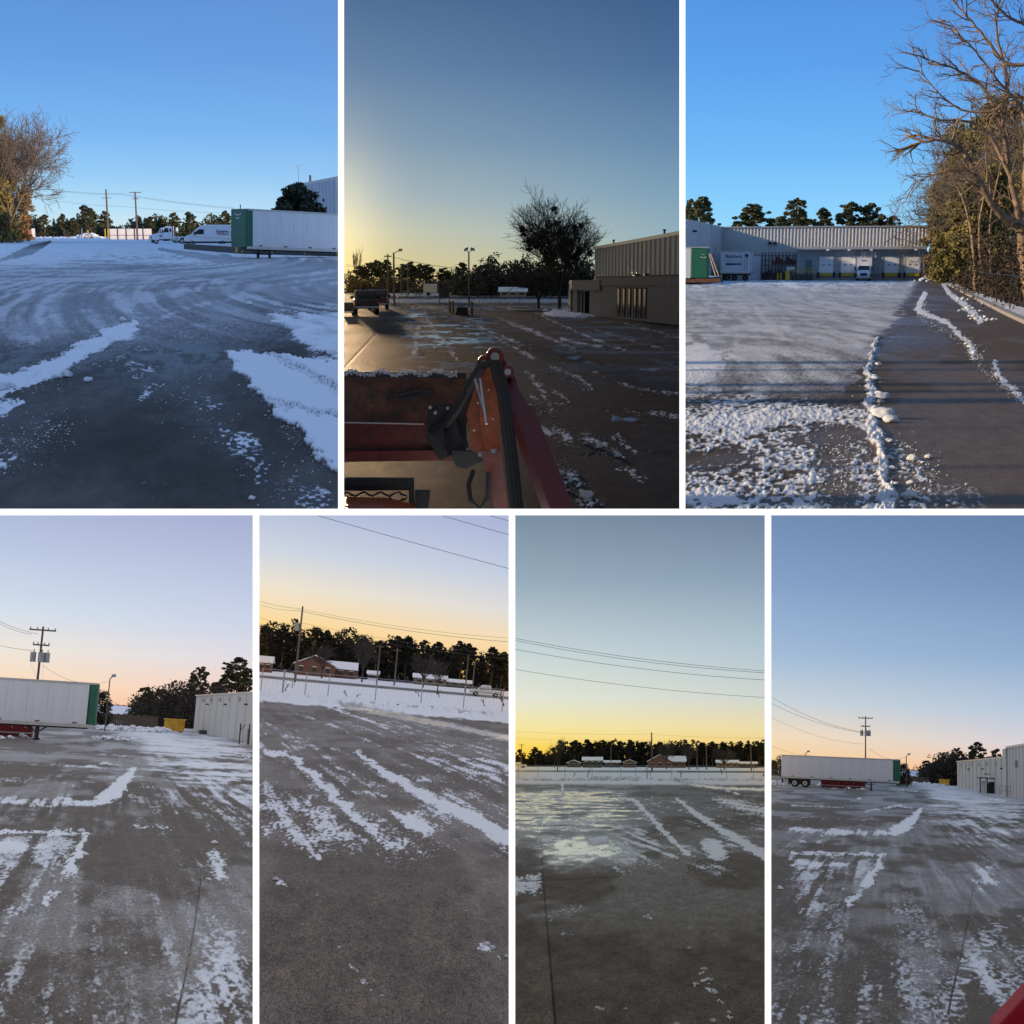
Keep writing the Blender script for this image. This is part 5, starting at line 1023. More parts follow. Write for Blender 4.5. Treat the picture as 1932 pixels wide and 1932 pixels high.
sg = thing(B, 'wall_sign', 'white company sign above the dock behind the box truck', 'sign', (B.x(1638, DL), DL - .25, B.z(1638, 480.5, DL)))
part(sg, 'board', MB().box((-1.25, -.04, -.5), (1.25, .04, .5)), WHITE); part(sg, 'emblem', MB().add([(-1.1, -.05, .3), (-.85, -.05, .3), (-1.0, -.05, 0), (-.75, -.05, -.3), (-1.1, -.05, -.3)], [(0, 1, 2), (2, 3, 4)]), NAVY)
lettering(sg, 'lettering', 'Builders', .42, NAVY, Matrix.Translation((.2, -.06, .18)) @ FRONT, .012); lettering(sg, 'lettering', 'FirstSource', .33, NAVY, Matrix.Translation((.2, -.06, -.22)) @ FRONT, .008)
box_truck(B, 'white box truck backed against the middle dock, facing the viewer', B.P(1630, 241), 0, 1.0)
# lumber rack
RACK = mat('rack_purple', (.12, .035, .05), .55, namt=.3)
rk = thing(B, 'storage_rack', 'dark red steel storage rack against the warehouse wall', 'rack')
DR = D3 - 2.5; x0, x1 = B.x(1437, DR), B.x(1502, DR); zr = 4.75
for k in range(11):
    x = x0 + (x1 - x0) * k / 10
    for y in (DR, DR + 1.2): part(rk, 'upright', MB().box((x - .05, y - .05, 0), (x + .05, y + .05, zr)), RACK)
for z in (.5, 1.3, 2.5, 3.3, 4.1): part(rk, 'beam', MB().box((x0, DR - .06, z), (x1, DR + .02, z + .1)), RACK)
part(rk, 'deck', MB().box((x0, DR, 2.55), (x1, DR + 1.2, 2.62)), ALU)
for k in range(10):
    x = x0 + (x1 - x0) * (k + .15) / 10
    if k < 7: part(rk, 'stored_bundle', MB().box((x, DR + .1, .2), (x + (x1 - x0) * .07, DR + 1.1, 1.2 + .5 * ((k * 7) % 3) / 2)), DARKM)
    if k > 2: part(rk, 'stored_bundle', MB().box((x, DR + .1, 2.65), (x + (x1 - x0) * .07, DR + 1.1, 3.2 + .4 * ((k * 5) % 3))), RUST)
rp = thing(B, 'entry_ramp', 'yellow-railed ramp up to the warehouse entry door', 'ramp'); DP = DL - 3
x0, x1 = B.x(1497, DP), B.x(1534, DP); part(rp, 'ramp_slab', MB().box((x0, DP, 0), (x1, DP + 2.5, 1.05)), CONCD)
for k in range(6): x = x0 + (x1 - x0) * k / 5; part(rp, 'rail_post', MB().tube([(x, DP, 1.0), (x, DP, 2.1)], .05, 5), YEL)
for z in (1.55, 2.1): part(rp, 'handrail', MB().tube([(x0, DP, z), (x1, DP, z)], .045, 5), YEL)
ut = thing(B, 'pump_box', 'yellow and grey utility cabinet near the warehouse ramp', 'cabinet', B.P(1489, 236)); part(ut, 'cabinet', MB().box((-.55, -.4, 0), (.1, .4, 1.75)), YEL, .04); part(ut, 'hood', MB().box((-.4, -.45, 1.75), (.9, .5, 2.3)), ALU, .04)
for i, (u, l) in enumerate(((1468, 'left yellow bollard before the storage rack'), (1474, 'right yellow bollard before the storage rack'))): bollard(B, l, B.P(u, 236), 1.25, .13, YEL, 'yellow bollards before the storage rack')
# trailers left
p0 = B.P(1403, 236); tb = thing(B, 'box_trailer', 'white company trailer with blue lettering parked by the warehouse corner', 'trailer', p0)
part(tb, 'box_body', MB().box((-3.75, 0, 1.35), (0, 9, 4.75)), WHITEP); part(tb, 'end_frame', MB().box((0, -.06, 1.25), (.9, 9, 4.8)), WHITE); part(tb, 'top_rail', MB().box((-3.8, -.08, 4.72), (.95, 9, 4.85)), ALU); part(tb, 'bottom_rail', MB().box((-3.8, -.08, 1.2), (.95, 9, 1.37)), ALU)
lettering(tb, 'lettering', 'Builders', .82, NAVY, Matrix.Translation((-1.62, -.03, 3.95)) @ FRONT, .008); lettering(tb, 'lettering', 'FirstSource', .66, PALEP, Matrix.Translation((-1.62, -.03, 3.2)) @ FRONT, .004)
part(tb, 'stripe', MB().box((-2.9, -.03, 2.55), (-1.3, -.005, 2.85)), NAVY); part(tb, 'stripe', MB().box((-1.25, -.03, 2.55), (-.35, -.005, 2.85)), mat('print_blue', (.10, .14, .30)))
for x in (.12, .38, .62): part(tb, 'lock_bar', MB().box((x, -.12, 1.5), (x + .04, -.06, 4.6)), DARKM)
part(tb, 'door_print', MB().box((.2, -.09, 3.9), (.75, -.065, 4.3)), NAVY)
part(tb, 'underframe', MB().box((-3.3, .3, .9), (.6, 8, 1.2)), DARKM)
for x in (-2.6, -1.5, .3):
    o = part(tb, 'wheel', MB().tube([(x, .2, .5), (x, .6, .5)], .5, 16), BLACK); part(o, 'hub', MB().tube([(x, .16, .5), (x, .22, .5)], .22, 10), RUST)
p0 = B.P(1352, 238); bx = thing(B, 'box_trailer', 'plain white trailer end half hidden behind the green-nosed trailer', 'trailer', p0); part(bx, 'box_body', MB().box((-1.6, 2, 1.3), (1.1, 9, 4.9)), WHITEP); part(bx, 'underframe', MB().box((-1.2, 2.1, .1), (.9, 8, 1.3)), RUST)
p0 = B.P(1336, 182); gt = thing(B, 'semi_trailer', 'green-nosed white trailer cut off at the left edge of the dock view', 'trailer', p0)
part(gt, 'nose', MB().prism([(-2.2, .9), (0, .9), (0, 4.55), (-2.2, 4.7)], -.3, 1.6, .1), GREEN, .03); part(gt, 'side_body', MB().box((-3.0, -.25, .9), (-2.2, 1.5, 4.72)), WHITEP); part(gt, 'top_rail', MB().box((-3.0, -.32, 4.68), (.05, 1.6, 4.8)), ALU)
part(gt, 'nose_emblem', MB().tube([(-.95 + .12 * k, -.33, 3.55 - .12 * math.sin(math.pi * k / 6)) for k in range(7)], .05, 5).bar((-.75, -.33, 3.85), (-.4, -.33, 3.85), .12, .05).bar((-.6, -.33, 2.9), (-.6, -.33, 3.2), .06, .05), PALEP)
part(gt, 'underframe', MB().box((-3.0, -.1, .35), (1.6, 1.4, .85)), RUST)
dw = thing(B, 'loading_ramp', 'dark low dock wall with a leaning pole at the left edge of the dock view', 'ramp'); a, b = B.g(1292.5, 537), B.g(1364, 533)
slabwall(dw, 'ramp_wall', a, b, 0, .85, 3.5, CONCD); part(dw, 'corner_post', MB().tube([(b.x - .2, b.y, .2), (b.x - .2, b.y, 3.6)], .05, 6), YEL)
part(dw, 'snow_cap', MB().box((a.x + .1, a.y + .3, .86), (b.x - .5, b.y + 3.2, .96)), SNOW)
ld = solid(B, 'ladder', MB().bar(B.at(1338, 478, 178), B.at(1350, 520, 177), .12, .1).bar(B.at(1341, 478, 178), B.at(1356, 520, 177), .12, .1), mat('pale_wood', (.4, .32, .22), .7), 'pale poles leaning against the green-nosed trailer', 'ladder')
NEED3 = mat('sunlit_needles', (.05, .055, .020), .8, nscale=.45, namt=.4, col2=(.17, .15, .05))  # needle colour lightened, sunlight put into it
# pines behind the roof
for i, (u, vt, wd, dd, lab) in enumerate(((1322, 377, 62, 300, 'leftmost pine rising behind the warehouse roof'), (1300, 382, 40, 310, 'pine crown cut by the left edge of the dock view'), (1418, 390, 74, 300, 'broad dark pine behind the storage rack roofline'), (1498, 379, 60, 295, 'tallest pine with a tilted crown behind the roof'), (1550, 398, 46, 305, 'slim airy pine right of the tallest pine behind the roof'), (1478, 418, 40, 300, 'low bushy pine tucked left of the tallest pine'), (1600, 387, 62, 298, 'wide golden-green pine behind the middle docks'), (1638, 389, 60, 300, 'flat-topped pine right of the wide golden-green pine'), (1682, 411, 44, 300, 'small rightmost pine behind the dock roof'))):
    H = B.z(u, vt, dd); tree(B, 'pine_tree', lab, B.P(u, dd), pine_proto(41 + i, 15, 3.4, .48, 9500, .24, 84, NEED3), i * 1.3, (wd / 60 * 1.12, wd / 60 * 1.12, H / 15 * 1.03), 'pines behind the warehouse roof')
# right-hand trees
wood(B, 'dense shaded undergrowth behind the chain-link fence of the dock view', (1752, 2075), 85, 255, 800, lambda u: 4.4 + (u - 1750) * .012, RNG, mat('undergrowth', (.035, .026, .018), .9, nscale=.5, namt=.5, col2=(.08, .055, .035)), .13, 120, lambda u, d: u > 1800 + max(0, 236 - d) * .32 + max(0, 125 - d) * 1.7)
for i, (u, d, H, W, m, lab) in enumerate(((1778, 240, 15, 3.0, BROWNLEAF, 'brown leafy tree beside the warehouse corner'), (1800, 222, 23, 4.6, NEEDB, 'golden-green evergreen right of the warehouse'), (1848, 200, 25, 5.2, NEEDB, 'large olive evergreen behind the fence, dock view'), (1764, 250, 17, 2.6, NEEDB, 'narrow green evergreen nearest the warehouse roof end'), (1893, 180, 22, 4.4, BROWNLEAF, 'reddish brown leafy tree among the right trees of the dock view'), (1950, 160, 21, 4.6, NEEDB, 'olive evergreen cut by the right edge of the dock view'), (1776, 205, 12, 2.6, NEEDB, 'bushy yellow-green evergreen standing out before the dock corner'), (1816, 168, 12, 3.0, NEEDB, 'yellow-green evergreen just behind the fence, dock view'), (1868, 132, 11, 2.6, NEEDB, 'yellow-green evergreen behind the pale leaning trunks'))):
    tree(B, 'evergreen_tree', lab, B.P(u, d), wood_proto(51 + i, H, W, 16000, .26, m), i, 1.0)
def drawn_tree(B, label, trunk, limbs, d, rng, m, r0, minr=.012, dens=1, tl=1.9):
    """a bare tree whose main limbs run through given sight points, twigs grown from them"""
    S = []
    for pts, ra, rb in [(trunk, r0, r0 * .75)] + limbs:
        P = [np.array(B.at(u, v, d + dd)) for u, v, dd in pts]; s, Q = limb(P, ra, rb, 5, rng, ra * .12); S += s
        if ra < r0 * .9:
            for i in range(2, len(Q)):
                for k in range(dens if i % 2 else 1):
                    t = Q[i] - Q[i - 1]; t /= np.linalg.norm(t); o = rng.normal(size=3); o[1] *= .7; o -= t * o.dot(t); o /= np.linalg.norm(o) + 1e-9; a = .5 + .5 * rng.random()
                    grow(rng, Q[i], t * math.cos(a) + o * math.sin(a) + np.array([-.15, 0, .05]), tl * (.5 + .8 * rng.random()), max(minr, ra * .30), 2, (4, 3), .6, .6, .02, .2, 5, minr, S)
    t = thing(B, 'bare_tree', label, 'tree', (0, 0, 0)); part(t, 'branches', segs_mesh('branches', S, 4, m), None); return t
rg = np.random.default_rng(17)
drawn_tree(B, 'great leafless tree with limbs arching over the right side of the dock view', [(1946, 575, 0), (1934, 480, 0), (1925, 420, 0)], [
    ([(1930, 430, 0), (1880, 395, -1), (1840, 330, -2), (1815, 285, -2), (1770, 265, -3), (1722, 275, -3)], .30, .03),
    ([(1925, 420, 0), (1905, 330, 1), (1890, 240, 2), (1850, 160, 2), (1800, 130, 1), (1745, 110, 0)], 0.20, .02),
    ([(1935, 400, 0), (1935, 300, 1), (1930, 210, 0), (1890, 160, -2), (1850, 110, -3), (1790, 40, -3)], 0.19, .02),
    ([(1980, 330, 0), (1950, 210, 0), (1910, 180, 0), (1870, 210, 0), (1800, 200, 0), (1735, 135, 0)], 0.16, .02),
    ([(1990, 260, 0), (1960, 130, 0), (1900, 120, 0), (1850, 60, 0), (1810, 15, 0), (1780, -30, 0)], 0.16, .02),
    ([(1990, 150, 0), (1950, 60, 1), (1900, 30, 1), (1870, 0, 1), (1840, -40, 1)], 0.14, .02),
    ([(1840, 330, -2), (1800, 320, -2), (1760, 330, -2), (1725, 345, -2)], .12, .02), ([(1905, 330, 1), (1870, 260, 1), (1830, 230, 1), (1770, 225, 0), (1725, 205, 0)], .14, .02), ([(1890, 240, 2), (1900, 150, 2), (1880, 60, 2), (1890, -20, 2)], .16, .02)], 92, rg, BARKW, .42, .009, 1, 1.35)
drawn_tree(B, 'pair of slim pale leaning trunks behind the fence, dock view', [(1840, 560, 0), (1838, 480, 0), (1828, 410, 0)], [([(1838, 480, 0), (1825, 400, 0), (1805, 350, 0), (1790, 330, 0)], .14, .03), ([(1850, 500, 0), (1848, 420, 0), (1862, 340, 0), (1858, 270, 0)], .14, .03), ([(1870, 520, 0), (1868, 420, 0), (1884, 330, 0), (1900, 260, 0)], .12, .03)], 130, rg, BARKW, .18, .014, 0, .9)
for i, (u, d, H, me_, lab) in enumerate(((1822, 246, .86, me, 'brown leafless tree nearest the dock building'), (1862, 215, .84, me2, 'brown leafless tree in the middle of the right wood, dock view'), (1886, 172, .84, me2b, 'brown leafless tree behind the pale leaning trunks, dock view'), (1936, 150, .80, me, 'brown leafless tree at the right edge behind the great tree'), (1990, 132, .8, me2, 'brown leafless tree just outside the right edge, dock view'))):
    tree(B, 'bare_tree', lab, B.P(u, d), (me_,), i * 1.7, (H * .8, H * .8, H), names=('branches',))
fp = [B.P(u, d) for u, d in ((1788, 236), (1800, 205), (1812, 178), (1826, 152), (1842, 130), (1862, 110), (1884, 94), (1910, 80), (1940, 68), (1990, 56))]
chain_fence(B, 'chain-link fence running along the right edge of the dock lot', fp, 1.9, DARKM, rails=(1.0,), r=.04, mesh=False)
kb = thing(B, 'kerb', 'low concrete kerb with snow along the fence of the dock view', 'kerb'); kp = [B.P(u, d) for u, d in ((1772, 240), (1795, 180), (1826, 125), (1866, 92), (1905, 73), (1960, 58))]
for a, b in zip(kp[:-1], kp[1:]): slabwall(kb, 'kerb_stone', a, b, 0, .16, .35, CONC)
sn = solid(B, 'verge', MB().add([(p.x + .4, p.y + .4, .12) for p in kp] + [(p.x + 2.2 - .008 * p.y, p.y + 4, .16) for p in kp], [(i, i + 1, 6 + i + 1, 6 + i) for i in range(5)]), SNOWB, 'strip of old snow between kerb and fence, dock view', kind='structure')
heap(B, 'mound of ploughed snow at the warehouse end of the dock view', [B.P(1755, 232), B.P(1764, 231)], RNG, SNOWB, n=50, spread=(2.6, 1.2), h=1.15)
for (u, v) in ((1812, 565), (1828, 585), (1848, 602), (1875, 575), (1905, 585)): heap(B, 'broken snow clump beside the kerb of the dock view', [B.g(u, v), B.g(u + 5, v + 3)], RNG, SNOWB, n=14, spread=(.7, 1.6), h=.28, group='snow clumps along the kerb', name='snow_clump')
chunks(B, [(1665, 790, 17), (1652, 778, 11), (1682, 797, 11), (1668, 752, 10), (1660, 746, 7), (1651, 717, 8), (1678, 834, 6), (1722, 868, 9), (1752, 864, 6), (1741, 874, 4), (1738, 885, 4), (1717, 913, 6), (1716, 940, 12), (1721, 950, 5), (1802, 952, 5), (1790, 947, 4), (1757, 935, 4), (1685, 886, 6), (1678, 866, 6), (1708, 886, 5), (1742, 955, 4), (1824, 915, 3), (1788, 955, 3), (1725, 932, 5), (1690, 915, 5), (1700, 950, 5), (1656, 690, 5), (1660, 760, 6), (1829, 655, 4), (1822, 650, 3), (1838, 668, 5)], 'loose snow chunk beside the ploughed ridge of the dock view', 'snow chunks along the ploughed ridge')
crumbs(B, 'fine snow crumbs around the ploughed ridge of the dock view', [([(1652, 640), (1640, 760), (1660, 860), (1680, 955)], 22), ([(1690, 840), (1740, 900), (1730, 955)], 46), ([(1830, 640), (1850, 690), (1930, 755)], 14), ([(1740, 560), (1740, 600), (1830, 650)], 12), ([(1300, 780), (1640, 790)], 40), ([(1580, 820), (1600, 955)], 44)], 2200, RNG)
# ================================================================== view 2: low sun, loader arm, office
B = B2
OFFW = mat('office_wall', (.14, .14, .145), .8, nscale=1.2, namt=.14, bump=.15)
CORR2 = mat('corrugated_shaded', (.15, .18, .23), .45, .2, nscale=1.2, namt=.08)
o_ = thing(B, 'office_building', 'low tan office with slit windows and an entry canopy, sunset view', 'building')
a, b = B.P(1128, 108), B.P(1284.5, 85); zt = 2.95
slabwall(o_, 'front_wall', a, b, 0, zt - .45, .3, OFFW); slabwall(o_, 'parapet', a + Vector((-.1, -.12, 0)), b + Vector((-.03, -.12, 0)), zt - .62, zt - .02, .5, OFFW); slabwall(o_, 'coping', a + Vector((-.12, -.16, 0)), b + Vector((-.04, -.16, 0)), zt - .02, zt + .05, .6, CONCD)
e = (b - a).normalized(); nrm = Vector((e.y, -e.x, 0)); 
if nrm.y > 0: nrm = -nrm
for u0 in ((1166, 1176, 1186), (1197, 1206, 1215)):
    for u in u0:
        t = 0.0; best = min((abs((lambda q: q.x / q.y * F)(a.lerp(b, k / 400)) - (u - B.uc)), k / 400) for k in range(401))[1]; q = a.lerp(b, best) + nrm * .03; ang = math.atan2(e.y, e.x)
        wd = part(o_, 'slit_window', MB().box((-.30, -.04, .25), (.30, .02, 2.12)), GLASS); wd.matrix_local = Matrix.Translation(q) @ Matrix.Rotation(ang, 4, 'Z')
        fr = part(wd, 'frame', MB().box((-.36, -.05, .2), (-.30, .02, 2.2)).box((.30, -.05, .2), (.36, .02, 2.2)).box((-.36, -.05, 2.12), (.36, .02, 2.2)), BLACK)
# entrance block
c0, c1 = B.P(1076, 121), B.P(1130, 111); 
slabwall(o_, 'canopy_fascia', B.P(1079, 117.5), B.P(1131, 106.5), 1.95, 2.75, .5, OFFW); slabwall(o_, 'canopy_side', B.P(1073, 123), B.P(1080, 117.5), 1.95, 2.75, .4, OFFW)
part(o_, 'canopy_roof', MB().add([B.P(1074, 122, 2.7), B.P(1081, 117, 2.7), B.P(1131, 107, 2.7), B.P(1140, 114, 2.7)], [(0, 1, 2, 3)]), CONC)
slabwall(o_, 'entry_pier', B.P(1072, 123), B.P(1077, 120.5), 0, 1.98, .5, OFFW); slabwall(o_, 'entry_pier', B.P(1081, 119), B.P(1089, 117), 0, 1.98, .5, OFFW); slabwall(o_, 'side_wall', B.P(1113, 111), B.P(1129, 108.2), 0, 1.98, .4, OFFW)
slabwall(o_, 'entry_back', B.P(1074, 124.5), B.P(1120, 116), 0, 1.98, .2, DARKM)
for u, d in ((1096, 117.2), (1102, 116), (1107.5, 115)):
    q = B.P(u, d); dd = part(o_, 'glass_door', MB().box((-.20, -.03, .08), (.20, .03, 1.85)), GLASS); dd.location = q; part(dd, 'door_frame', MB().box((-.25, -.05, .05), (-.19, .05, 1.92)).box((.19, -.05, .05), (.25, .05, 1.92)).box((-.25, -.05, 1.85), (.25, .05, 1.92)), ALU)
lq = B.P(1093.5, 115.5, 2.45); lb = part(o_, 'entry_lamp', MB().tube([lq, lq + Vector((0, -.16, 0))], .09, 10), None); em = bpy.data.materials.new('lit_lamp'); em.use_nodes = True; em.node_tree.nodes['Principled BSDF'].inputs['Emission Color'].default_value = (1, .95, .85, 1); em.node_tree.nodes['Principled BSDF'].inputs['Emission Strength'].default_value = 1.6; lb.data.materials.append(em)
w = thing(B, 'warehouse', 'tall ribbed metal warehouse behind the low office, sunset view', 'warehouse')
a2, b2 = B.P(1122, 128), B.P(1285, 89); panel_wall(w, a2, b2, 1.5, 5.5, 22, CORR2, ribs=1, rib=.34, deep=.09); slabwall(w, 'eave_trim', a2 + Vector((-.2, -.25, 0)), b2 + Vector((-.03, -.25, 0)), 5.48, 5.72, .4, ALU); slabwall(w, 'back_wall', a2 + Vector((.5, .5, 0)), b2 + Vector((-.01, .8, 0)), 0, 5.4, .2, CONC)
for u, d in ((1157, 118), (1252, 96)): q = B.P(u, d, 5.7); part(w, 'roof_vent', MB().tube([q, q + Vector((0, 0, .28))], .07, 8).tube([q + Vector((0, 0, .28)), q + Vector((0, 0, .36))], .12, 8), DARKM)
for u, d, s in ((1196, 104, .55), (1216, 100, .8)): q = B.P(u, d, 2.9); part(o_, 'roof_unit', MB().box(q, q + Vector((s, .6, .26))), DARKM)
# trees
me, tips = bare_proto(74, 8.0, 5, (16, 7, 5, 4, 3), .42, .54, .02, .18, .20, TWIG, .010, wander=.10, first=.34, fan=(.05, .90), reach=(.45, .10))
t = tree(B, 'bare_tree', 'large round leafless tree with dark mistletoe clumps beside the office', B.P(1056, 138), (me,), .6, (1.16, 1.16, 1.08), names=('branches',))
rg = np.random.default_rng(5); tp = np.array(tips); sel = tp[rg.choice(len(tp), 30, replace=False)] * np.array([.84, .84, .90])
for k, c in enumerate(sel): part(t, 'mistletoe_clump', leaves_mesh('mistletoe_clump', clumps(rg, [c + rg.normal(size=3) * .16 for _ in range(4)], [.12 + .20 * rg.random() for _ in range(4)], 240, .9), .09, rg, MISTLE, 0, 1.6), None)['kind'] = 'stuff'
me3, _ = bare_proto(63, 3.6, 4, (7, 5, 5, 4), .6, .62, .03, .3, .13, TWIG, .014); tree(B, 'bare_tree', 'small dense dark tree left of the large mistletoe tree', B.P(1016, 140), (me3,), 1, (1.35, 1.35, .95), names=('branches',))
HAZEW = mat('hazy_wood', (.055, .045, .028), .9, nscale=.4, namt=.4, col2=(.10, .085, .05))
wood(B, 'low sunlit treeline at the left of the sunset view', (655, 905), 400, 470, 190, lambda u: 5.6 + .9 * math.sin(u * .09), RNG, HAZEW, .42, 130)
wood(B, 'dark tall wood behind the bare trees, sunset view', (862, 1122), 300, 360, 260, lambda u: min(8.2, 3.8 + max(0, u - 862) * .085) + .8 * math.sin(u * .11), RNG, DARKLEAF, .40, 150)
for i, (u, h) in enumerate(((680, 7.5), (696, 8.2), (712, 9.2), (730, 9), (760, 8), (775, 8.6), (792, 8), (806, 7.8), (838, 7), (872, 8.2))):
    tree(B, 'pine_tree', 'round-topped pine, ' + NTH[i] + ', silhouetted in the sunset treeline', B.P(u, 392 + 6 * (i % 3)), pine_proto(71 + i % 4, 9, 2.1, .52, 1700, .32), i, (1.15, 1.15, h / 9), 'pines against the sunset')
me5, _ = bare_proto(66, 9, 4, (5, 5, 4, 3), .25, .6, .2, .4, .14, TWIG, .03); tree(B, 'bare_tree', 'tall thin leafless tree at the left of the sunset treeline', B.P(672, 380), (me5,), 0, (.55, .55, .95), names=('branches',))
# poles
utility_pole(B, 'wooden utility pole with a short crossarm near the parked pickups', B.g(733, 573.5), 6.2, ((5.9, .9),), r=.12, insul=False)
lp = light_pole(B, 'dark light pole with one arm right of the wooden pole', B.g(744, 576), 6.1, ((.75, 0),), r=.13, m=POLEW)
for u, d, h, l in ((757, 330, 6.6, 'distant pole with a wide crossarm, left of three'), (770, 320, 7.2, 'distant pole with double crossarms, middle of three'), (828, 420, 6.2, 'smallest distant pole, right of three')): utility_pole(B, l, B.P(u, d), h, ((h - .3, 2.2), (h - 1.2, 1.6)), r=.16, insul=False)
light_pole(B, 'floodlight pole with two lamp heads in the middle of the sunset view', B.g(885, 579), 5.9, ((-.32, .08), (.38, -.08)), r=.10, m=POLEW)
for i, (pts, sg_) in enumerate((([(652, 499), (733, 483), (946, 510)], .5), ([(652, 502), (733, 496), (820, 510), (946, 520)], .3), ([(700, 500), (733, 505)], .2), ([(757, 515), (886, 488)], .8), ([(744, 486), (946, 514)], .4))):
    wire(B, ('top', 'second', 'short slanting', 'sagging', 'arm-height')[i] + ' wire strung between the poles of the sunset view', [B.at(u, v, 200) for u, v in pts], .022, WIRE, sg_)
# parked pickups
TRK = mat('truck_dark', (.035, .032, .03), .25, namt=.1)
pickup(B, 'dark pickup parked at the left, its shadow reaching towards the viewer', B.g(690, 592), math.radians(8), 1.02, TRK); pickup(B, 'second dark pickup parked just beyond the first, sunset view', B.P(713, 140), math.radians(4), 1.0, TRK)
pickup(B, 'dark low flatbed truck cut off at the left edge of the sunset view', B.P(654.5, 113), math.radians(4), .52, TRK, 'flatbed_truck')
# bollards, drop box, sign
for u, v, l in ((849, 591, 'left bollard of the pair beside the black box'), (855, 591.5, 'right bollard of the pair beside the black box'), (890, 593, 'single bollard right of the black box')): bollard(B, l, B.g(u, v), 1.02, .10, mat('bollard_green', (.16, .14, .05), .6, namt=.3), 'bollards around the black box')
bx = thing(B, 'dark_box', 'low black box with sloping sides between the bollards', 'box', B.g(872, 593.5)); part(bx, 'box', MB().prism([(-.52, 0), (.52, 0), (.40, .55), (-.40, .55)], -.4, .4, .04), BLACK); part(bx, 'lid', MB().box((-.42, -.42, .55), (.42, .42, .6)), DARKM)
sb = thing(B, 'sign_board', 'small dark sign on two legs before the snow field', 'sign', B.P(838, 185)); part(sb, 'panel', MB().box((-.65, -.03, .75), (.65, .03, 1.4)), DARKM); [part(sb, 'leg', MB().box((x - .05, -.04, 0), (x + .05, .04, 1.5)), POLEW) for x in (-.65, .65)]
tl = thing(B, 'cargo_trailer', 'pale boxy trailer parked beyond the snow field, sunset view', 'trailer', B.P(812, 310)); part(tl, 'body', MB().box((-1.5, 0, .5), (1.5, 2, 2.6)), ALU, .1); part(tl, 'wheel', MB().tube([(-.5, -.05, .4), (-.5, .2, .4)], .4, 12), BLACK)
house(B, 'small house with a white snowy roof before the dark wood, sunset view', B.P(968, 285), 5.2, 4, 1.0, .75, 0, CONC, SNOW, 'x')
for u, l in ((797, 'distant dark car left of the pale trailer'), (781, 'distant car at the left end of the snow field')): pickup(B, l, B.P(u, 330), math.pi / 2, .9, TRK, 'parked_car')
chain_fence(B, 'low chain-link fence along the snow field, sunset view', [B.P(u, 172) for u in (752, 790, 828, 866, 904, 942, 980, 1018)], 1.5, WIREG, rails=(1.0,), r=.025)
pl = solid(B, 'planter_island', MB().tube([B.P(1010, 137, .06) + Vector((2.6 * math.cos(k * .393), 5 * math.sin(k * .393), 0)) for k in range(17)], .14, 5), CONC, 'curved concrete kerb of the tree island by the office', 'kerb')
heap(B, 'low mound of snow on the tree island by the office', [B.P(1040 + 10 * k, 131 + (k % 2)) for k in range(9)], RNG, SNOW, n=50, spread=(1.1, 2.0), h=.42)
# ---- loader at the lower left
OR_ = mat('loader_orange', (.26, .052, .012), .4, namt=.45, nscale=14, bump=.15); ORD = mat('loader_red', (.13, .016, .010), .4, namt=.45, nscale=12, bump=.1); HYD = mat('hose_black', (.010, .010, .011), .55, namt=.2)
WORN = mat('worn_bucket', (.10, .085, .08), .5, .3, nscale=9, namt=.5, col2=(.26, .10, .06))
ld = thing(B, 'front_loader', 'orange tractor loader arm and bucket at the bottom of the sunset view', 'loader', (0, 0, 0))
def at(u, v, d): return B.at(u, v, d)
def plate(pts, d, t, name, m, par=ld, bevel=.004):
    mb = MB(); n = len(pts); f = [at(u, v, d) for u, v in pts]; bk = [p + Vector((0, t, 0)) for p in f]; mb.add(f + bk, [tuple(range(n))[::-1], tuple(range(n, 2 * n))] + [(i, (i + 1) % n, n + (i + 1) % n, n + i) for i in range(n)]); return part(par, name, mb, m, bevel)
bk = plate([(646.5, 712), (880, 712), (878, 866), (646.5, 872)], 12.4, .05, 'bucket_back', WORN)
part(bk, 'bucket_rim', MB().bar(at(646.5, 706, 12.3), at(880, 708, 12.3), .10, .05), DARKM)
part(bk, 'snow_edge', leaves_mesh('snow_edge', np.array([list(at(u, 704 + 3 * math.sin(u * .12) + RNG.normal() * 2.0, 12.25)) for u in np.linspace(648, 862, 900)]), .018, RNG, SNOW, 0, 1.2), None)['kind'] = 'stuff'
part(bk, 'lower_beam', MB().bar(at(646.5, 818, 12.2), at(850, 822, 12.2), .10, .20), ORD, .01); part(bk, 'cutting_edge', MB().bar(at(646.5, 860, 12.1), at(860, 858, 12.1), .10, .09), ORD, .01)
part(bk, 'groove', MB().bar(at(646.5, 846, 12.1), at(820, 846, 12.1), .03, .012), BLACK); part(bk, 'groove', MB().bar(at(646.5, 797, 12.1), at(800, 800, 12.1), .03, .010), ALU)
for u in (760, 735): part(bk, 'scuff_bar', MB().bar(at(u - 8, 752, 12.3), at(u + 60, 738, 12.3), .03, .04), DARKM)
bm = part(ld, 'boom_arm', MB().bar(at(952, 725, 11.85), at(988, 790, 11.2), .13, .12).bar(at(985, 782, 11.25), at(1062, 985, 9.7), .17, .15), mat('loader_red_dark', (.11, .010, .010), .4, namt=.15), .015)
plate([(915, 672), (930, 662), (946, 668), (972, 712), (986, 760), (975, 800), (952, 800), (930, 740)], 11.9, .05, 'elbow_plate', ORD); plate([(905, 690), (925, 680), (942, 760), (945, 880), (918, 880), (905, 800)], 11.6, .06, 'inner_plate', OR_)
plate([(880, 780), (905, 700), (915, 760), (912, 860), (890, 850)], 11.7, .04, 'bracket_plate', OR_); plate([(906, 850), (945, 850), (962, 985), (938, 985), (920, 900)], 11.2, .05, 'lower_plate', ORD)
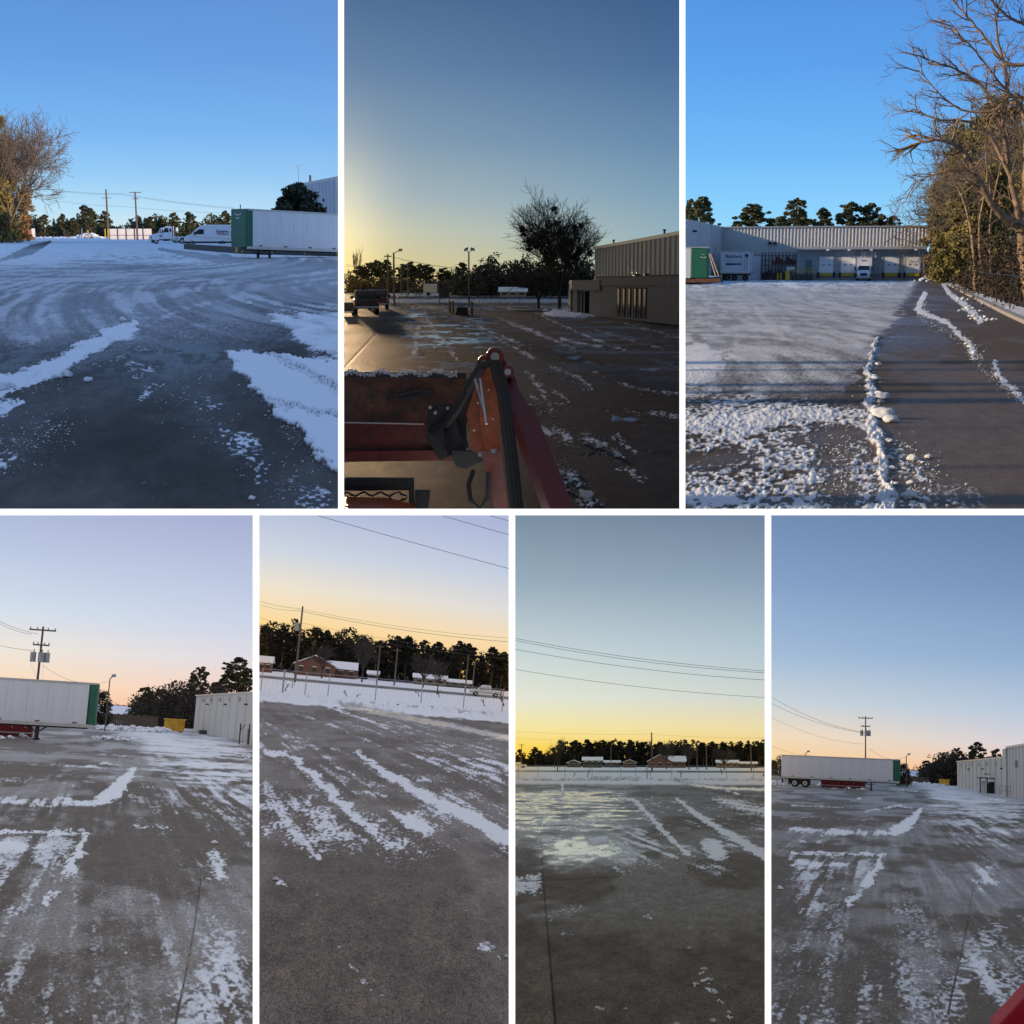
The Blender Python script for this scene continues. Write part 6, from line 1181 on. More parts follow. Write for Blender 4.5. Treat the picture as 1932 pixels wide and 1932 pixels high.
for u, v, r in ((934, 672, .075), (914, 684, .060), (958, 700, .055)):
    p = at(u, v, 11.75); o = part(ld, 'pivot_boss', MB().tube([p + Vector((0, -.10, 0)), p + Vector((0, .12, 0))], r, 20), ORD, .008); part(o, 'pin_head', MB().tube([p + Vector((0, -.13, 0)), p + Vector((0, -.09, 0))], r * .5, 12), GALV)
for u, v in ((922, 735), (930, 790), (936, 850), (895, 812), (902, 760), (968, 760)):
    p = at(u, v, 11.55); part(ld, 'bolt_head', MB().tube([p + Vector((0, -.02, 0)), p + Vector((0, .02, 0))], .010, 6), GALV)
part(ld, 'warning_decal', MB().bar(at(1000, 850, 10.6), at(1012, 885, 10.4), .004, .05), mat('decal_cream', (.3, .26, .16), .6))
for k, (du, r) in enumerate(((0, .030), (13, .032), (26, .028))): part(ld, 'hydraulic_hose', MB().tube([at(880 + du * .4, 735 - du, 11.5), at(905 + du * .6, 692 - du * .3, 11.4), at(928 + du * .4, 684, 11.4), at(944 + du * .5, 740, 11.2), at(958 + du * .4, 850, 10.6), at(972 + du * .5, 985, 9.9)], r, 8), HYD)
part(ld, 'hydraulic_hose', MB().tube([at(893, 888, 11.2), at(884, 915, 11.1), at(888, 945, 11), at(905, 960, 11), at(920, 940, 11), at(922, 890, 11)], .020, 8), HYD); part(ld, 'hydraulic_hose', MB().tube([at(910, 690, 11.4), at(870, 760, 11.6), at(842, 800, 11.8), at(815, 812, 12)], .036, 8), HYD)
part(ld, 'cylinder_rod', MB().tube([at(906, 715, 11.3), at(918, 800, 11.0)], .011, 8).tube([at(896, 715, 11.3), at(917, 790, 11.2)], .011, 8), CHROME); part(ld, 'latch_rod', MB().tube([at(868, 763, 11.8), at(899, 700, 11.7)], .012, 6), DARKM); part(ld, 'level_rod', MB().tube([at(899, 705, 11.6), at(925, 683, 11.5)], .009, 6), CHROME)
plate([(806, 780), (822, 764), (870, 765), (905, 720), (915, 740), (880, 800), (880, 850), (830, 868), (806, 830)], 12.0, .10, 'quick_coupler', HYD); plate([(850, 850), (905, 850), (912, 870), (880, 885), (860, 880)], 11.8, .06, 'coupler_foot', DARKM)
for u, v in ((812, 768), (822, 778), (845, 770)): p = at(u, v, 11.9); part(ld, 'hose_fitting', MB().tube([p + Vector((0, -.05, 0)), p + Vector((0, .05, 0))], .014, 10), GALV)
for a_, b_ in (((835, 800), (850, 860)), ((865, 790), (880, 845)), ((852, 780), (840, 850))): part(ld, 'coupler_bar', MB().bar(at(*a_, 11.85), at(*b_, 11.8), .03, .03), DARKM)
part(ld, 'cross_tube', MB().bar(at(905, 858, 11.3), at(935, 850, 11.2), .04, .03), ALU)
gg = thing(B, 'grille_guard', 'black steel guard of ripple mesh in front of the tractor hood', 'guard')
part(gg, 'top_bar', MB().bar(at(646.5, 908, 10.2), at(780, 908, 10.2), .06, .05), BLACK); part(gg, 'end_post', MB().bar(at(776, 905, 10.2), at(778, 985, 10.2), .03, .04), BLACK); part(gg, 'back_plate', MB().bar(at(646.5, 917, 10.3), at(775, 916, 10.3), .02, .07), HYD)
for r_ in range(3):
    mb = MB(); mb.tube([at(648 + 8 * k, 932 + 12 * r_ + (4 if (k // 2 + r_) % 2 else -4) * (1 if k % 2 else .4), 10.2) for k in range(16)], .008, 5); part(gg, 'mesh_strand', mb, BLACK)
plate([(783, 925), (812, 925), (808, 960), (790, 985), (783, 985)], 10.2, .03, 'side_bracket', BLACK, gg)
hd = MB(); hd.prism([(-.42, 0), (.36, 0), (.30, .05), (.12, .085), (-.42, .10)], -.6, .3, .03); solid(B, 'tractor_hood', hd, OR_, 'curved orange tractor hood at the bottom left corner of the sunset view', 'tractor hood', loc=tuple(at(688, 972, 9.9)), smooth=False, bevel=.01).parent = None
chunks(B, [(1105, 940, 12), (1092, 948, 6), (1060, 895, 6), (1078, 902, 5), (1050, 900, 5), (1085, 893, 4), (1040, 882, 5), (1098, 955, 5), (1062, 920, 5), (1072, 927, 4), (1165, 862, 4), (1130, 846, 5), (1105, 838, 4)], 'dirty snow lump on the dark asphalt right of the loader arm', 'snow lumps right of the loader arm', SNOWB)
crumbs(B, 'fine snow crumbs on the wet asphalt of the sunset view', [([(1030, 870), (1080, 900), (1120, 955)], 30), ([(1100, 815), (1170, 865)], 20), ([(1000, 760), (1080, 830)], 30), ([(1010, 690), (1110, 735)], 16), ([(782, 610), (790, 670)], 14), ([(870, 600), (1010, 680)], 10), ([(1000, 590), (1190, 668)], 12)], 1500, RNG, m=SNOWB)
# ================================================================== views 4 and 7: the long drive past the parked trailer
PANELW = mat('panel_white', (.52, .52, .49), .55, nscale=1.0, namt=.07, stretch=(2, 1, .3))
def dumpster(B, label, loc, s):
    t = thing(B, 'dumpster', label, 'dumpster', loc, 0, None, s)
    part(t, 'bin', MB().prism([(-1.04, .15), (1.04, .15), (1.10, 1.5), (-1.10, 1.5)], -.9, .9), YELD, .03); part(t, 'rim', MB().box((-1.2, -.98, 1.45), (1.2, .98, 1.58)), YELD)
    for k in range(5): x = -.85 + .42 * k; part(t, 'rib', MB().box((x - .05, -1.0, .22), (x + .05, -.88, 1.46)), YELD)
    for x in (-.8, .7): part(t, 'skid', MB().box((x - .1, -.8, 0), (x + .1, .8, .2)), DARKM)
    return t
def pole_set(B, tag_, up, dp, hp, um, dm, hm, armz, lean=0.0):
    return utility_pole(B, 'utility pole with three grey transformers behind the trailer, ' + tag_, B.P(up, dp), hp, ((hp - .35, 2.4), (hp - 1.75, 1.5)), 3, .13, tz=hp - 2.9)
def red_box(B, label, a, b, z1):
    t = thing(B, 'red_container', label, 'container'); e = (b - a); ang = math.atan2(e.y, e.x)
    o = part(t, 'side_wall', MB().box((0, 0, .05), (e.length, 1.6, z1)), RED); o.matrix_local = Matrix.Translation(a) @ Matrix.Rotation(ang, 4, 'Z')
    o = part(t, 'lower_rail', MB().box((-.05, -.08, .30), (e.length + .1, .02, .40)), ALU); o.matrix_local = Matrix.Translation(a) @ Matrix.Rotation(ang, 4, 'Z')
    for k in range(6): x = e.length * (k + .5) / 6; q = part(t, 'rivet_plate', MB().box((x - .05, -.03, z1 * .62), (x + .05, .0, z1 * .70)), ALU); q.matrix_local = Matrix.Translation(a) @ Matrix.Rotation(ang, 4, 'Z')
    return t
B = B4; TG = 'lower left view'
p1 = B.P(184, 101.5); p0 = B.P(-130, 100)
trailer(B, 'white trailer with green nose cut off at the left edge of the lower left view', (p1.x, p1.y, 0), math.atan2(p0.y - p1.y, p0.x - p1.x) + math.pi * 0, L=12.0, H=2.92, zb=1.02, nose=.55, gearx=3.75) if False else None
def trailer_r(B, label, uR, uL, d, **k):
    """trailer whose nose points right"""
    a = B.P(uR, d); b = B.P(uL, d + k.pop('skew', 0)); L = (b - a).length
    t = trailer(B, label, (a.x, a.y, 0), math.atan2(a.y - b.y, a.x - b.x), L=L, sc=(-1, 1, 1), **k); return t
tr = trailer_r(B, 'white trailer with green nose cut off at the left edge of the lower left view', 184, -140, 101, H=2.92, zb=1.04, nose=.62, gearx=3.75)
red_box(B, 'long red container under the trailer of the lower left view', B.P(-90, 103.5), B.P(66, 103.5), 1.12)
pt = pole_set(B, TG, 66, 140, 9.6, 0, 0, 0, 0)
light_pole(B, 'slim light pole right of the green trailer nose, ' + TG, B.P(202, 152), 5.4, ((.32, 0),), r=.07, m=POLEW)
for i, (a_, b_, s) in enumerate((((-20, 1163), (72, 1196), .2), ((-20, 1167), (60, 1197), .2), ((-20, 1213), (66, 1228), .1), ((80, 1255), (205, 1286), .75))): wire(B, ('topmost', 'second', 'lower', 'sagging')[i] + ' wire meeting the transformer pole of the lower left view', [B.at(*a_, 140), B.at(*b_, 140)], .022 if i < 3 else .015, WIREG, s)
for i, u in enumerate((60, 78)): wire(B, ('left', 'right')[i] + ' drop lead under the transformers of the lower left view', [B.at(u + 2, 1234, 139.6), B.at(u - 2 + i * 6, 1252, 139.6), B.at(72 + i * 8, 1286, 139.6)], .010, WIREG, .0)
bl = thing(B, 'warehouse', 'pale panelled warehouse at the right edge of the lower left view', 'warehouse'); a, b = B.P(368, 182), B.P(479.5, 128); zt = 4.45
panel_wall(bl, a, b, 0, zt, 9, PANELW, ribs=1, rib=.30, deep=.12); slabwall(bl, 'eave_trim', a + Vector((-.2, -.2, 0)), b + Vector((-.02, -.2, 0)), zt, zt + .14, .4, ALU); slabwall(bl, 'back_wall', a + Vector((.4, .4, 0)), b + Vector((-.02, .6, 0)), 0, zt - .1, .3, CONC)
for t_ in (.18, .34, .5, .66, .8): q = a.lerp(b, t_) + Vector((-.25, -.2, zt - .75)); part(bl, 'wall_vent', MB().box(q, q + Vector((.22, .3, .42))), ALU)
for t_ in (.28, .6, .9): q = a.lerp(b, t_) + Vector((-.3, -.3, zt - 1.1)); part(bl, 'wall_lamp', MB().box(q, q + Vector((.3, .35, .14))), DARKM)
sh = thing(B, 'shelter', 'small flat-roofed shelter against the warehouse, ' + TG, 'shelter'); q = B.P(466, 122); part(sh, 'roof', MB().box((q.x - .65, q.y - 1, 1.72), (B.x(479, q.y + 1), q.y + 2, 1.82)), ALU)
for x in (-.5, .25): part(sh, 'post', MB().box((q.x + x - .05, q.y - .6, 0), (q.x + x + .05, q.y - .5, 1.72)), DARKM)
part(sh, 'brace', MB().bar((q.x - .5, q.y - .55, 1.1), (q.x - .1, q.y - .55, 1.7), .06, .06), DARKM); part(sh, 'back_panel', MB().box((q.x + .3, q.y + .5, 0), (q.x + .42, q.y + 1.8, 1.3)), DARKM)
lw = solid(B, 'loading_step', MB().box(B.P(378, 170), B.P(402, 166, .45)), CONCD, 'dark concrete step along the warehouse foot, lower left view', 'step')
dumpster(B, 'yellow dumpster before the dark trees, lower left view', B.g(328, 1381.5), (1.05, 1.0, .98))
wood(B, 'dark brushy wood between the yellow dumpster and the sunset, lower left view', (252, 420), 215, 255, 260, lambda u: 4.6 + 2.6 * sm(250, 330, np.array(float(u))), RNG, mat('brush_dark', (.028, .022, .016), .9, namt=.4, col2=(.055, .045, .03)), .26, 130)
for i, (u, vt, wd, l) in enumerate(((272, 1298, 40, 'low broad pine at the left end of the dark wood'), (300, 1302, 40, 'second low pine in the dark wood'), (372, 1261, 58, 'medium pine left of the tallest one'), (438, 1243, 84, 'tallest spreading pine above the warehouse roof'), (475, 1268, 40, 'pine cut by the right edge'), (404, 1290, 44, 'low pine between the two tall ones'))):
    d = 235 + 3 * i; H = B.z(u, vt, d); tree(B, 'pine_tree', l + ', lower left view', B.P(min(u, 462), d), pine_proto(81 + i, 12, 2.9, .40, 6000, .22, 64), i * 1.1, (wd / 70 * 1.05, wd / 70, H / 12 * 1.02), 'pines beyond the warehouse, lower left view')
wood(B, 'far dark treeline under the peach sky, lower left view', (150, 300), 440, 500, 120, lambda u: 3.6, RNG, DARKLEAF, .4, 90)
tree(B, 'evergreen_tree', 'dark leafy tree just behind the green trailer nose, lower left view', B.P(192, 190), wood_proto(87, 4.6, 1.6, 2400, .17, DARKLEAF), 0, (1.2, 1.2, 1.0))
def low_fence(B, label, ua, ub, d, h, m, n):
    t = thing(B, 'board_fence', label, 'fence')
    for k in range(n):
        a = B.x(ua + (ub - ua) * k / n, d); b = B.x(ua + (ub - ua) * (k + 1) / n, d); part(t, 'board', MB().box((a + .01, d, 0), (b - .01, d + .06, h * (.96 + .06 * ((k * 7) % 3)))), m)
FENB = mat('fence_brown', (.09, .065, .05), .9, namt=.3)
low_fence(B, 'brown board fence below the snowy field, lower left view', 188, 300, 205, 1.55, FENB, 26)
solid(B, 'hill', MB().add([B.P(186, 300, 1.2), B.P(300, 300, 1.2), B.P(306, 420, 3.2), B.P(180, 420, 3.0)], [(0, 1, 2, 3)]), SNOW, 'sloping snowy field beyond the board fence', kind='structure')
heap(B, 'ridge of ploughed snow in front of the brown fence, lower left view', [B.g(190 + 9 * k, 1376 + .5 * k) for k in range(14)], RNG, SNOW, n=110, spread=(1.6, 2.6), h=.75)
heap(B, 'heap of broken snow right of the landing gear, lower left view', [B.g(180 + 8 * k, 1394 + .6 * k) for k in range(9)], RNG, SNOW, n=60, spread=(.9, 2.2), h=.42)
heap(B, 'small heap of snow at the right edge of the lower left view', [B.g(464, 1428), B.g(472, 1431)], RNG, SNOW, n=26, spread=(.5, 1.4), h=.30)
for i, (u, v, h) in enumerate(((44, 1393, .46), (20, 1394, .25), (0, 1395, .3), (60, 1394, .2))): heap(B, ('round snow clump against the red container', 'low snow clump left of the round one', 'snow clump at the left edge', 'smallest snow clump by the container corner')[i] + ', lower left view', [B.g(u, v)], RNG, SNOW, n=10, spread=(.35, .5), h=h, name='snow_clump')
for i, (u, v) in enumerate(((222, 1500 - 47), (258, 1562), (300, 1563), (246, 1504), (276, 1487))): heap(B, ('snow crust at the head of the cleared strip', 'left small crust on the drive', 'right small crust on the drive', 'crust beside the white corner', 'far crust on the drive')[i] + ', lower left view', [B.g(u, v), B.g(u + 9, v + 1)], RNG, SNOW, n=12, spread=(.18, .5), h=.09, name='snow_crust')
chunks(B, [(37, 1719, 5), (134, 1654, 4), (154, 1570, 5), (138, 1578, 4), (402, 1638, 5), (60, 1710, 3), (100, 1655, 3), (238, 1800, 3), (404, 1592, 5)], 'small loose snow lump on the drive of the lower left view', 'loose snow lumps, lower left view')
crumbs(B, 'fine snow crumbs on the drive of the lower left view', [([(20, 1600), (140, 1650), (60, 1740)], 60), ([(100, 1690), (300, 1760)], 80), ([(380, 1650), (350, 1900)], 70), ([(0, 1850), (300, 1900)], 110), ([(250, 1560), (470, 1700)], 90)], 800, RNG, (.4, 1.7))

B = B7; TG = 'lower right view'
tr = trailer_r(B, 'whole white trailer with black wheels and green nose, lower right view', 1699, 1475.5, 188, H=2.85, zb=1.12, nose=.9, gearx=3.6)
red_box(B, 'long red container under the trailer of the lower right view', B.P(1549, 190.5), B.P(1632, 190.5), 1.18)
pole_set(B, TG, 1633, 250, 11.6, 0, 0, 0, 0)
light_pole(B, 'slim light pole right of the green trailer nose, ' + TG, B.P(1710, 250), 5.2, ((.42, 0),), r=.09, m=POLEW)
light_pole(B, 'small light pole showing above the trailer roof, ' + TG, B.P(1520, 250), 5.0, ((.42, 0),), r=.09, m=POLEW)
for i, (a_, b_, s) in enumerate((((1457, 1316), (1632, 1382), .9), ((1457, 1328), (1630, 1383), .7), ((1457, 1354), (1630, 1404), .9), ((1457, 1407), (1530, 1425), .4), ((1640, 1412), (1711, 1428), 1.0))): wire(B, ('topmost', 'second', 'third', 'lowest faint', 'sagging right')[i] + ' wire of the transformer pole, lower right view', [B.at(*a_, 250), B.at(*b_, 250)], .034 if i < 2 else .022, WIREG, s)
bl = thing(B, 'warehouse', 'long pale panelled warehouse at the right of the lower right view', 'warehouse'); a, b = B.P(1806, 300), B.P(1903, 196); zt = 4.9
panel_wall(bl, a, b, 0, zt, 12, PANELW, ribs=1, rib=.42, deep=.2); slabwall(bl, 'eave_trim', a + Vector((-.2, -.2, 0)), b + Vector((0, -.2, 0)), zt, zt + .2, .4, ALU); slabwall(bl, 'back_wall', a + Vector((.5, .5, 0)), b + Vector((.5, .5, 0)), 0, zt - .1, .3, CONC)
c_, d_ = B.P(1901, 188), B.P(1970, 150); panel_wall(bl, c_, d_, 0, 5.9, 5, PANELW, ribs=2, rib=.25, deep=.12); slabwall(bl, 'eave_trim', c_ + Vector((-.2, -.2, 0)), d_ + Vector((0, -.2, 0)), 5.9, 6.15, .4, ALU); slabwall(bl, 'end_wall', c_ + Vector((0, .0, 0)), c_ + Vector((.05, 6, 0)), 0, 5.9, .2, PANELW)
part(bl, 'downpipe', MB().box((c_.x - .22, c_.y - .35, 0), (c_.x + .1, c_.y - .05, 5.9)), ALU)
for t_ in (.12, .26, .4, .55, .7, .84): q = a.lerp(b, t_) + Vector((-.3, -.3, zt - .95)); part(bl, 'wall_vent', MB().box(q, q + Vector((.22, .4, .5))), ALU)
q = c_.lerp(d_, .32) + Vector((-.3, -.3, 3.5)); part(bl, 'louver', MB().box(q, q + Vector((.75, .3, .85))), ALU)
for k in range(5): part(bl, 'louver_blade', MB().box(q + Vector((.03, -.05, .08 + .16 * k)), q + Vector((.72, .0, .14 + .16 * k))), POLEG)
for t_ in (.33, .62, .93): q = a.lerp(b, t_) + Vector((-.4, -.4, zt - 1.5)); part(bl, 'wall_lamp', MB().box(q, q + Vector((.4, .4, .18))), DARKM)
sh = thing(B, 'shelter', 'dark open shelter built against the warehouse, ' + TG, 'shelter'); q = B.P(1868, 215)
part(sh, 'roof', MB().box((q.x - 1.6, q.y - 1, 2.05), (q.x + 1.1, q.y + 4, 2.2)), DARKM)
for x in (-1.4, -.45, .9): part(sh, 'post', MB().box((q.x + x - .08, q.y - .8, 0), (q.x + x + .08, q.y - .6, 2.05)), DARKM)
part(sh, 'opening', MB().box((q.x - .3, q.y + .2, 0), (q.x + .6, q.y + 1.2, 1.6)), mat('dark_green', (.01, .03, .024), .6)); part(sh, 'pale_door', MB().box((q.x - 1.2, q.y + .3, 0), (q.x - .6, q.y + .6, 1.7)), WHITE); part(sh, 'brace', MB().bar((q.x - .4, q.y - .7, 1.4), (q.x + .2, q.y - .7, 2.0), .12, .1), WHITE)
sgn = solid(B, 'wall_plate', MB().box(B.P(1857, 219, 2.6), B.P(1868, 218.7, 2.75)), POLEG, 'thin grey bar sign above the shelter, lower right view', 'sign')
for i, (u, v, wpx, n, l) in enumerate(((1905, 1491, 15, 4, 'snowy stack of white building sheets beside the warehouse'), (1926, 1499, 24, 3, 'wide snowy stack of white sheets at the right edge'))):
    p = B.g(u, v); t = thing(B, 'sheet_stack', l + ', lower right view', 'stack', p); s = wpx * p.y / F / 2
    for k in range(n): part(t, 'sheet_bundle', MB().box((-s, 0, .04 + .27 * k), (s, 1.5, .24 + .27 * k)), WHITE); part(t, 'spacer', MB().box((-s * .9, .1, -.0 + .27 * k), (s * .9, 1.4, .04 + .27 * k)), DARKM)
    part(t, 'snow_cap', MB().box((-s * 1.02, -.03, .25 + .27 * (n - 1)), (s * 1.02, 1.5, .33 + .27 * (n - 1))), SNOW, .03)
rlg = thing(B, 'pipe_rail', 'grey pipe rail between the shelter and the stacked sheets', 'railing'); ra, rb_ = B.P(1886, 190), B.P(1925, 178)
for z in (.7, 1.25): part(rlg, 'rail', MB().tube([(ra.x, ra.y, z), (rb_.x, rb_.y, z)], .035, 5), POLEG)
for t_ in (0, .33, .66, 1): q = ra.lerp(rb_, t_); part(rlg, 'rail_post', MB().tube([(q.x, q.y, 0), (q.x, q.y, 1.28)], .04, 5), POLEG)
dumpster(B, 'yellow dumpster before the dark trees, lower right view', B.g(1781.5, 1482.5), (.93, 1.0, .86))
wood(B, 'dark brushy wood behind the yellow dumpster, lower right view', (1742, 1830), 330, 370, 200, lambda u: 4.4 + 2.6 * float(sm(1742, 1775, np.array(float(u)))), RNG, MATS['brush_dark'], .34, 120)
for i, (u, vt, wd, l) in enumerate(((1748, 1436, 24, 'lowest pine at the left end of the dark wood'), (1764, 1438, 24, 'second low pine of the dark wood'), (1806, 1413, 34, 'medium pine left of the tallest one'), (1843, 1402, 44, 'tallest spreading pine above the warehouse roof'), (1880, 1415, 34, 'dark pine behind the warehouse roof step'), (1904, 1417, 26, 'small pine showing over the higher roof'))):
    d = 350 + 4 * i; H = B.z(u, vt, d); tree(B, 'pine_tree', l + ', lower right view', B.P(u, d), pine_proto(81 + i, 12, 2.9, .40, 6000, .22, 64), i * 1.1 + .5, (wd / 46 * 1.1, wd / 46, H / 12 * 1.02), 'pines beyond the warehouse, lower right view')
wood(B, 'far dark treeline under the peach sky, lower right view', (1455, 1780), 500, 560, 190, lambda u: 3.6 + (2.4 if u < 1480 else 0), RNG, DARKLEAF, .45, 90)
tree(B, 'evergreen_tree', 'dark leafy tree just behind the green trailer nose, lower right view', B.P(1705, 270), wood_proto(87, 4.6, 1.6, 2400, .17, DARKLEAF), 0, (1.1, 1.1, .9))
low_fence(B, 'brown board fence below the snowy field, lower right view', 1700, 1752, 330, 1.6, FENB, 18)
solid(B, 'hill', MB().add([B.P(1698, 400, 1.6), B.P(1760, 400, 1.4), B.P(1762, 520, 3.3), B.P(1690, 520, 3.2)], [(0, 1, 2, 3)]), SNOW, 'small sloping snowy field beyond the board fence', kind='structure')
car = pickup(B, 'dark car parked in snow left of the trailer, lower right view', B.P(1462, 330), math.pi / 2, .95, TRK, 'parked_car')
heap(B, 'ridge of ploughed snow behind the drive, lower right view', [B.g(1712 + 6 * k, 1479 + .4 * k) for k in range(11)], RNG, SNOW, n=80, spread=(1.8, 3.5), h=.75)
heap(B, 'heap of broken snow right of the landing gear, lower right view', [B.g(1694 + 5 * k, 1492 + .4 * k) for k in range(9)], RNG, SNOW, n=50, spread=(.9, 3), h=.4)
heap(B, 'snow heap on the drive before the stacked sheets, lower right view', [B.g(1868 + 5 * k, 1512 + .3 * k) for k in range(7)], RNG, SNOW, n=50, spread=(.5, 2), h=.34)
heap(B, 'snow bank left of the trailer wheels, lower right view', [B.g(1457 + 5 * k, 1481) for k in range(4)], RNG, SNOW, n=30, spread=(.9, 3), h=.7)
for i, (u, v, h) in enumerate(((1600, 1489.5, .45), (1628, 1491, .45), (1549, 1484, .75), (1575, 1489, .25), (1617, 1490, .2))): heap(B, ('left round snow clump', 'right round snow clump', 'upright snow clump at the wheel end', 'flat snow clump', 'smallest snow clump')[i] + ' under the red container, lower right view', [B.g(u, v)], RNG, SNOW, n=10, spread=(.4, .8), h=h, name='snow_clump')
for i, (u, v) in enumerate(((1732, 1376 + 2), (1762, 1444 + 4), (1738, 1441 + 4), (1827, 1462), (1735, 1377))[1:4]): heap(B, ('large crust on the drive', 'small crust left of the large one', 'crust at the head of the white patch')[i] + ', lower right view', [B.g(u, v + 0), B.g(u + 6, v + 1)], RNG, SNOW, n=9, spread=(.15, .5), h=.08, name='snow_crust')
chunks(B, [(1621, 1510, 4), (1550, 1580, 4), (1515, 1592, 5), (1546, 1592, 5), (1551, 1614, 4), (1472, 1678, 5), (1570, 1620, 3), (1690, 1452, 4), (1697, 1464, 3)], 'small loose snow lump on the drive of the lower right view', 'loose snow lumps, lower right view')
for i, (a_, b_) in enumerate((((1467, 1611), (1486, 1597)), ((1488, 1595), (1500, 1586)), ((1516, 1525), (1540, 1505)))): p, q = B.g(*a_), B.g(*b_); heap(B, ('longer', 'shorter', 'farther')[i] + ' stick-like ridge of packed snow, lower right view', [p.lerp(q, k / 6) for k in range(7)], RNG, SNOW, n=26, spread=(.02, .2), h=.05, name='snow_ridge')
crumbs(B, 'fine snow crumbs on the drive of the lower right view', [([(1520, 1520), (1640, 1600), (1560, 1680)], 60), ([(1560, 1600), (1700, 1700)], 80), ([(1810, 1560), (1760, 1900)], 80), ([(1470, 1850), (1700, 1880)], 110), ([(1700, 1520), (1900, 1640)], 90), ([(1850, 1700), (1900, 1900)], 60)], 800, RNG, (.4, 1.7))
hd = MB(); hd.prism([(0, 0), (.55, 0), (.55, .62), (.48, .66), (.30, .34)], 0, .5, .03); solid(B, 'tractor_hood', hd, mat('tractor_red', (.36, .006, .012), .6, namt=.05, spec=.2), 'bright red tractor hood corner at the bottom right of the picture', 'tractor hood', loc=tuple(B.at(1872, 1946, 11.0)), bevel=.02)

# ================================================================== views 5 and 6: the fence, the field, houses across the road
WOODM = mat('wood_black', (.012, .012, .008), .9, nscale=.5, namt=.4, col2=(.028, .026, .014))
def field_view(B, TG, posts, thick, pd, road_d, houses, woods, pines, poles, wires, bares, lean):
    chain_fence(B, 'chain-link fence topped with razor coils, ' + TG, [B.P(u, pd) for u in posts], 1.85, GALV, razor=False, rails=(.97,), r=.035, mesh=True, thick=thick)
    for h in houses: house(B, h[0] + ', ' + TG, B.P(h[1], h[2]), *h[3:])
    wood(B, 'black pine wood behind the houses, ' + TG, woods[0], woods[1], woods[1] + 60, woods[2], woods[3], RNG, WOODM, woods[4] * 1.25, 260)
    for i, (u, d, H, W) in enumerate(pines): tree(B, 'pine_tree', 'dark pine, ' + NTH[i] + ', rising from the black wood, ' + TG, B.P(u, d), pine_proto(91 + i % 5, 11, 2.7, .42, 4200, .28, 64, WOODM), i * 1.9, (W, W, H / 11), 'pines of the black wood, ' + TG)
    for p in poles: utility_pole(B, p[0] + ', ' + TG, B.P(p[1], p[2]), p[3], p[4], p[5], p[6], insul=False)
    for i, (lab, pts, d, r, s) in enumerate(wires): wire(B, lab + ', ' + TG, [B.at(u, v, d) for u, v in pts], r, WIREG, s)
    for i, (lab, u, d, sc) in enumerate(bares): me, _ = bare_proto(63 + i % 2, 3.6 if i % 2 == 0 else 4.2, 4, (7, 5, 5, 4), .6, .62, .03, .3, .13 if i % 2 == 0 else .15, TWIG, .014); tree(B, 'bare_tree', lab + ', ' + TG, B.P(u, d), (me,), i, sc, names=('branches',))
B = B5; TG = 'tilted fence view'
TAN = mat('house_tan', (.16, .12, .09), .8)
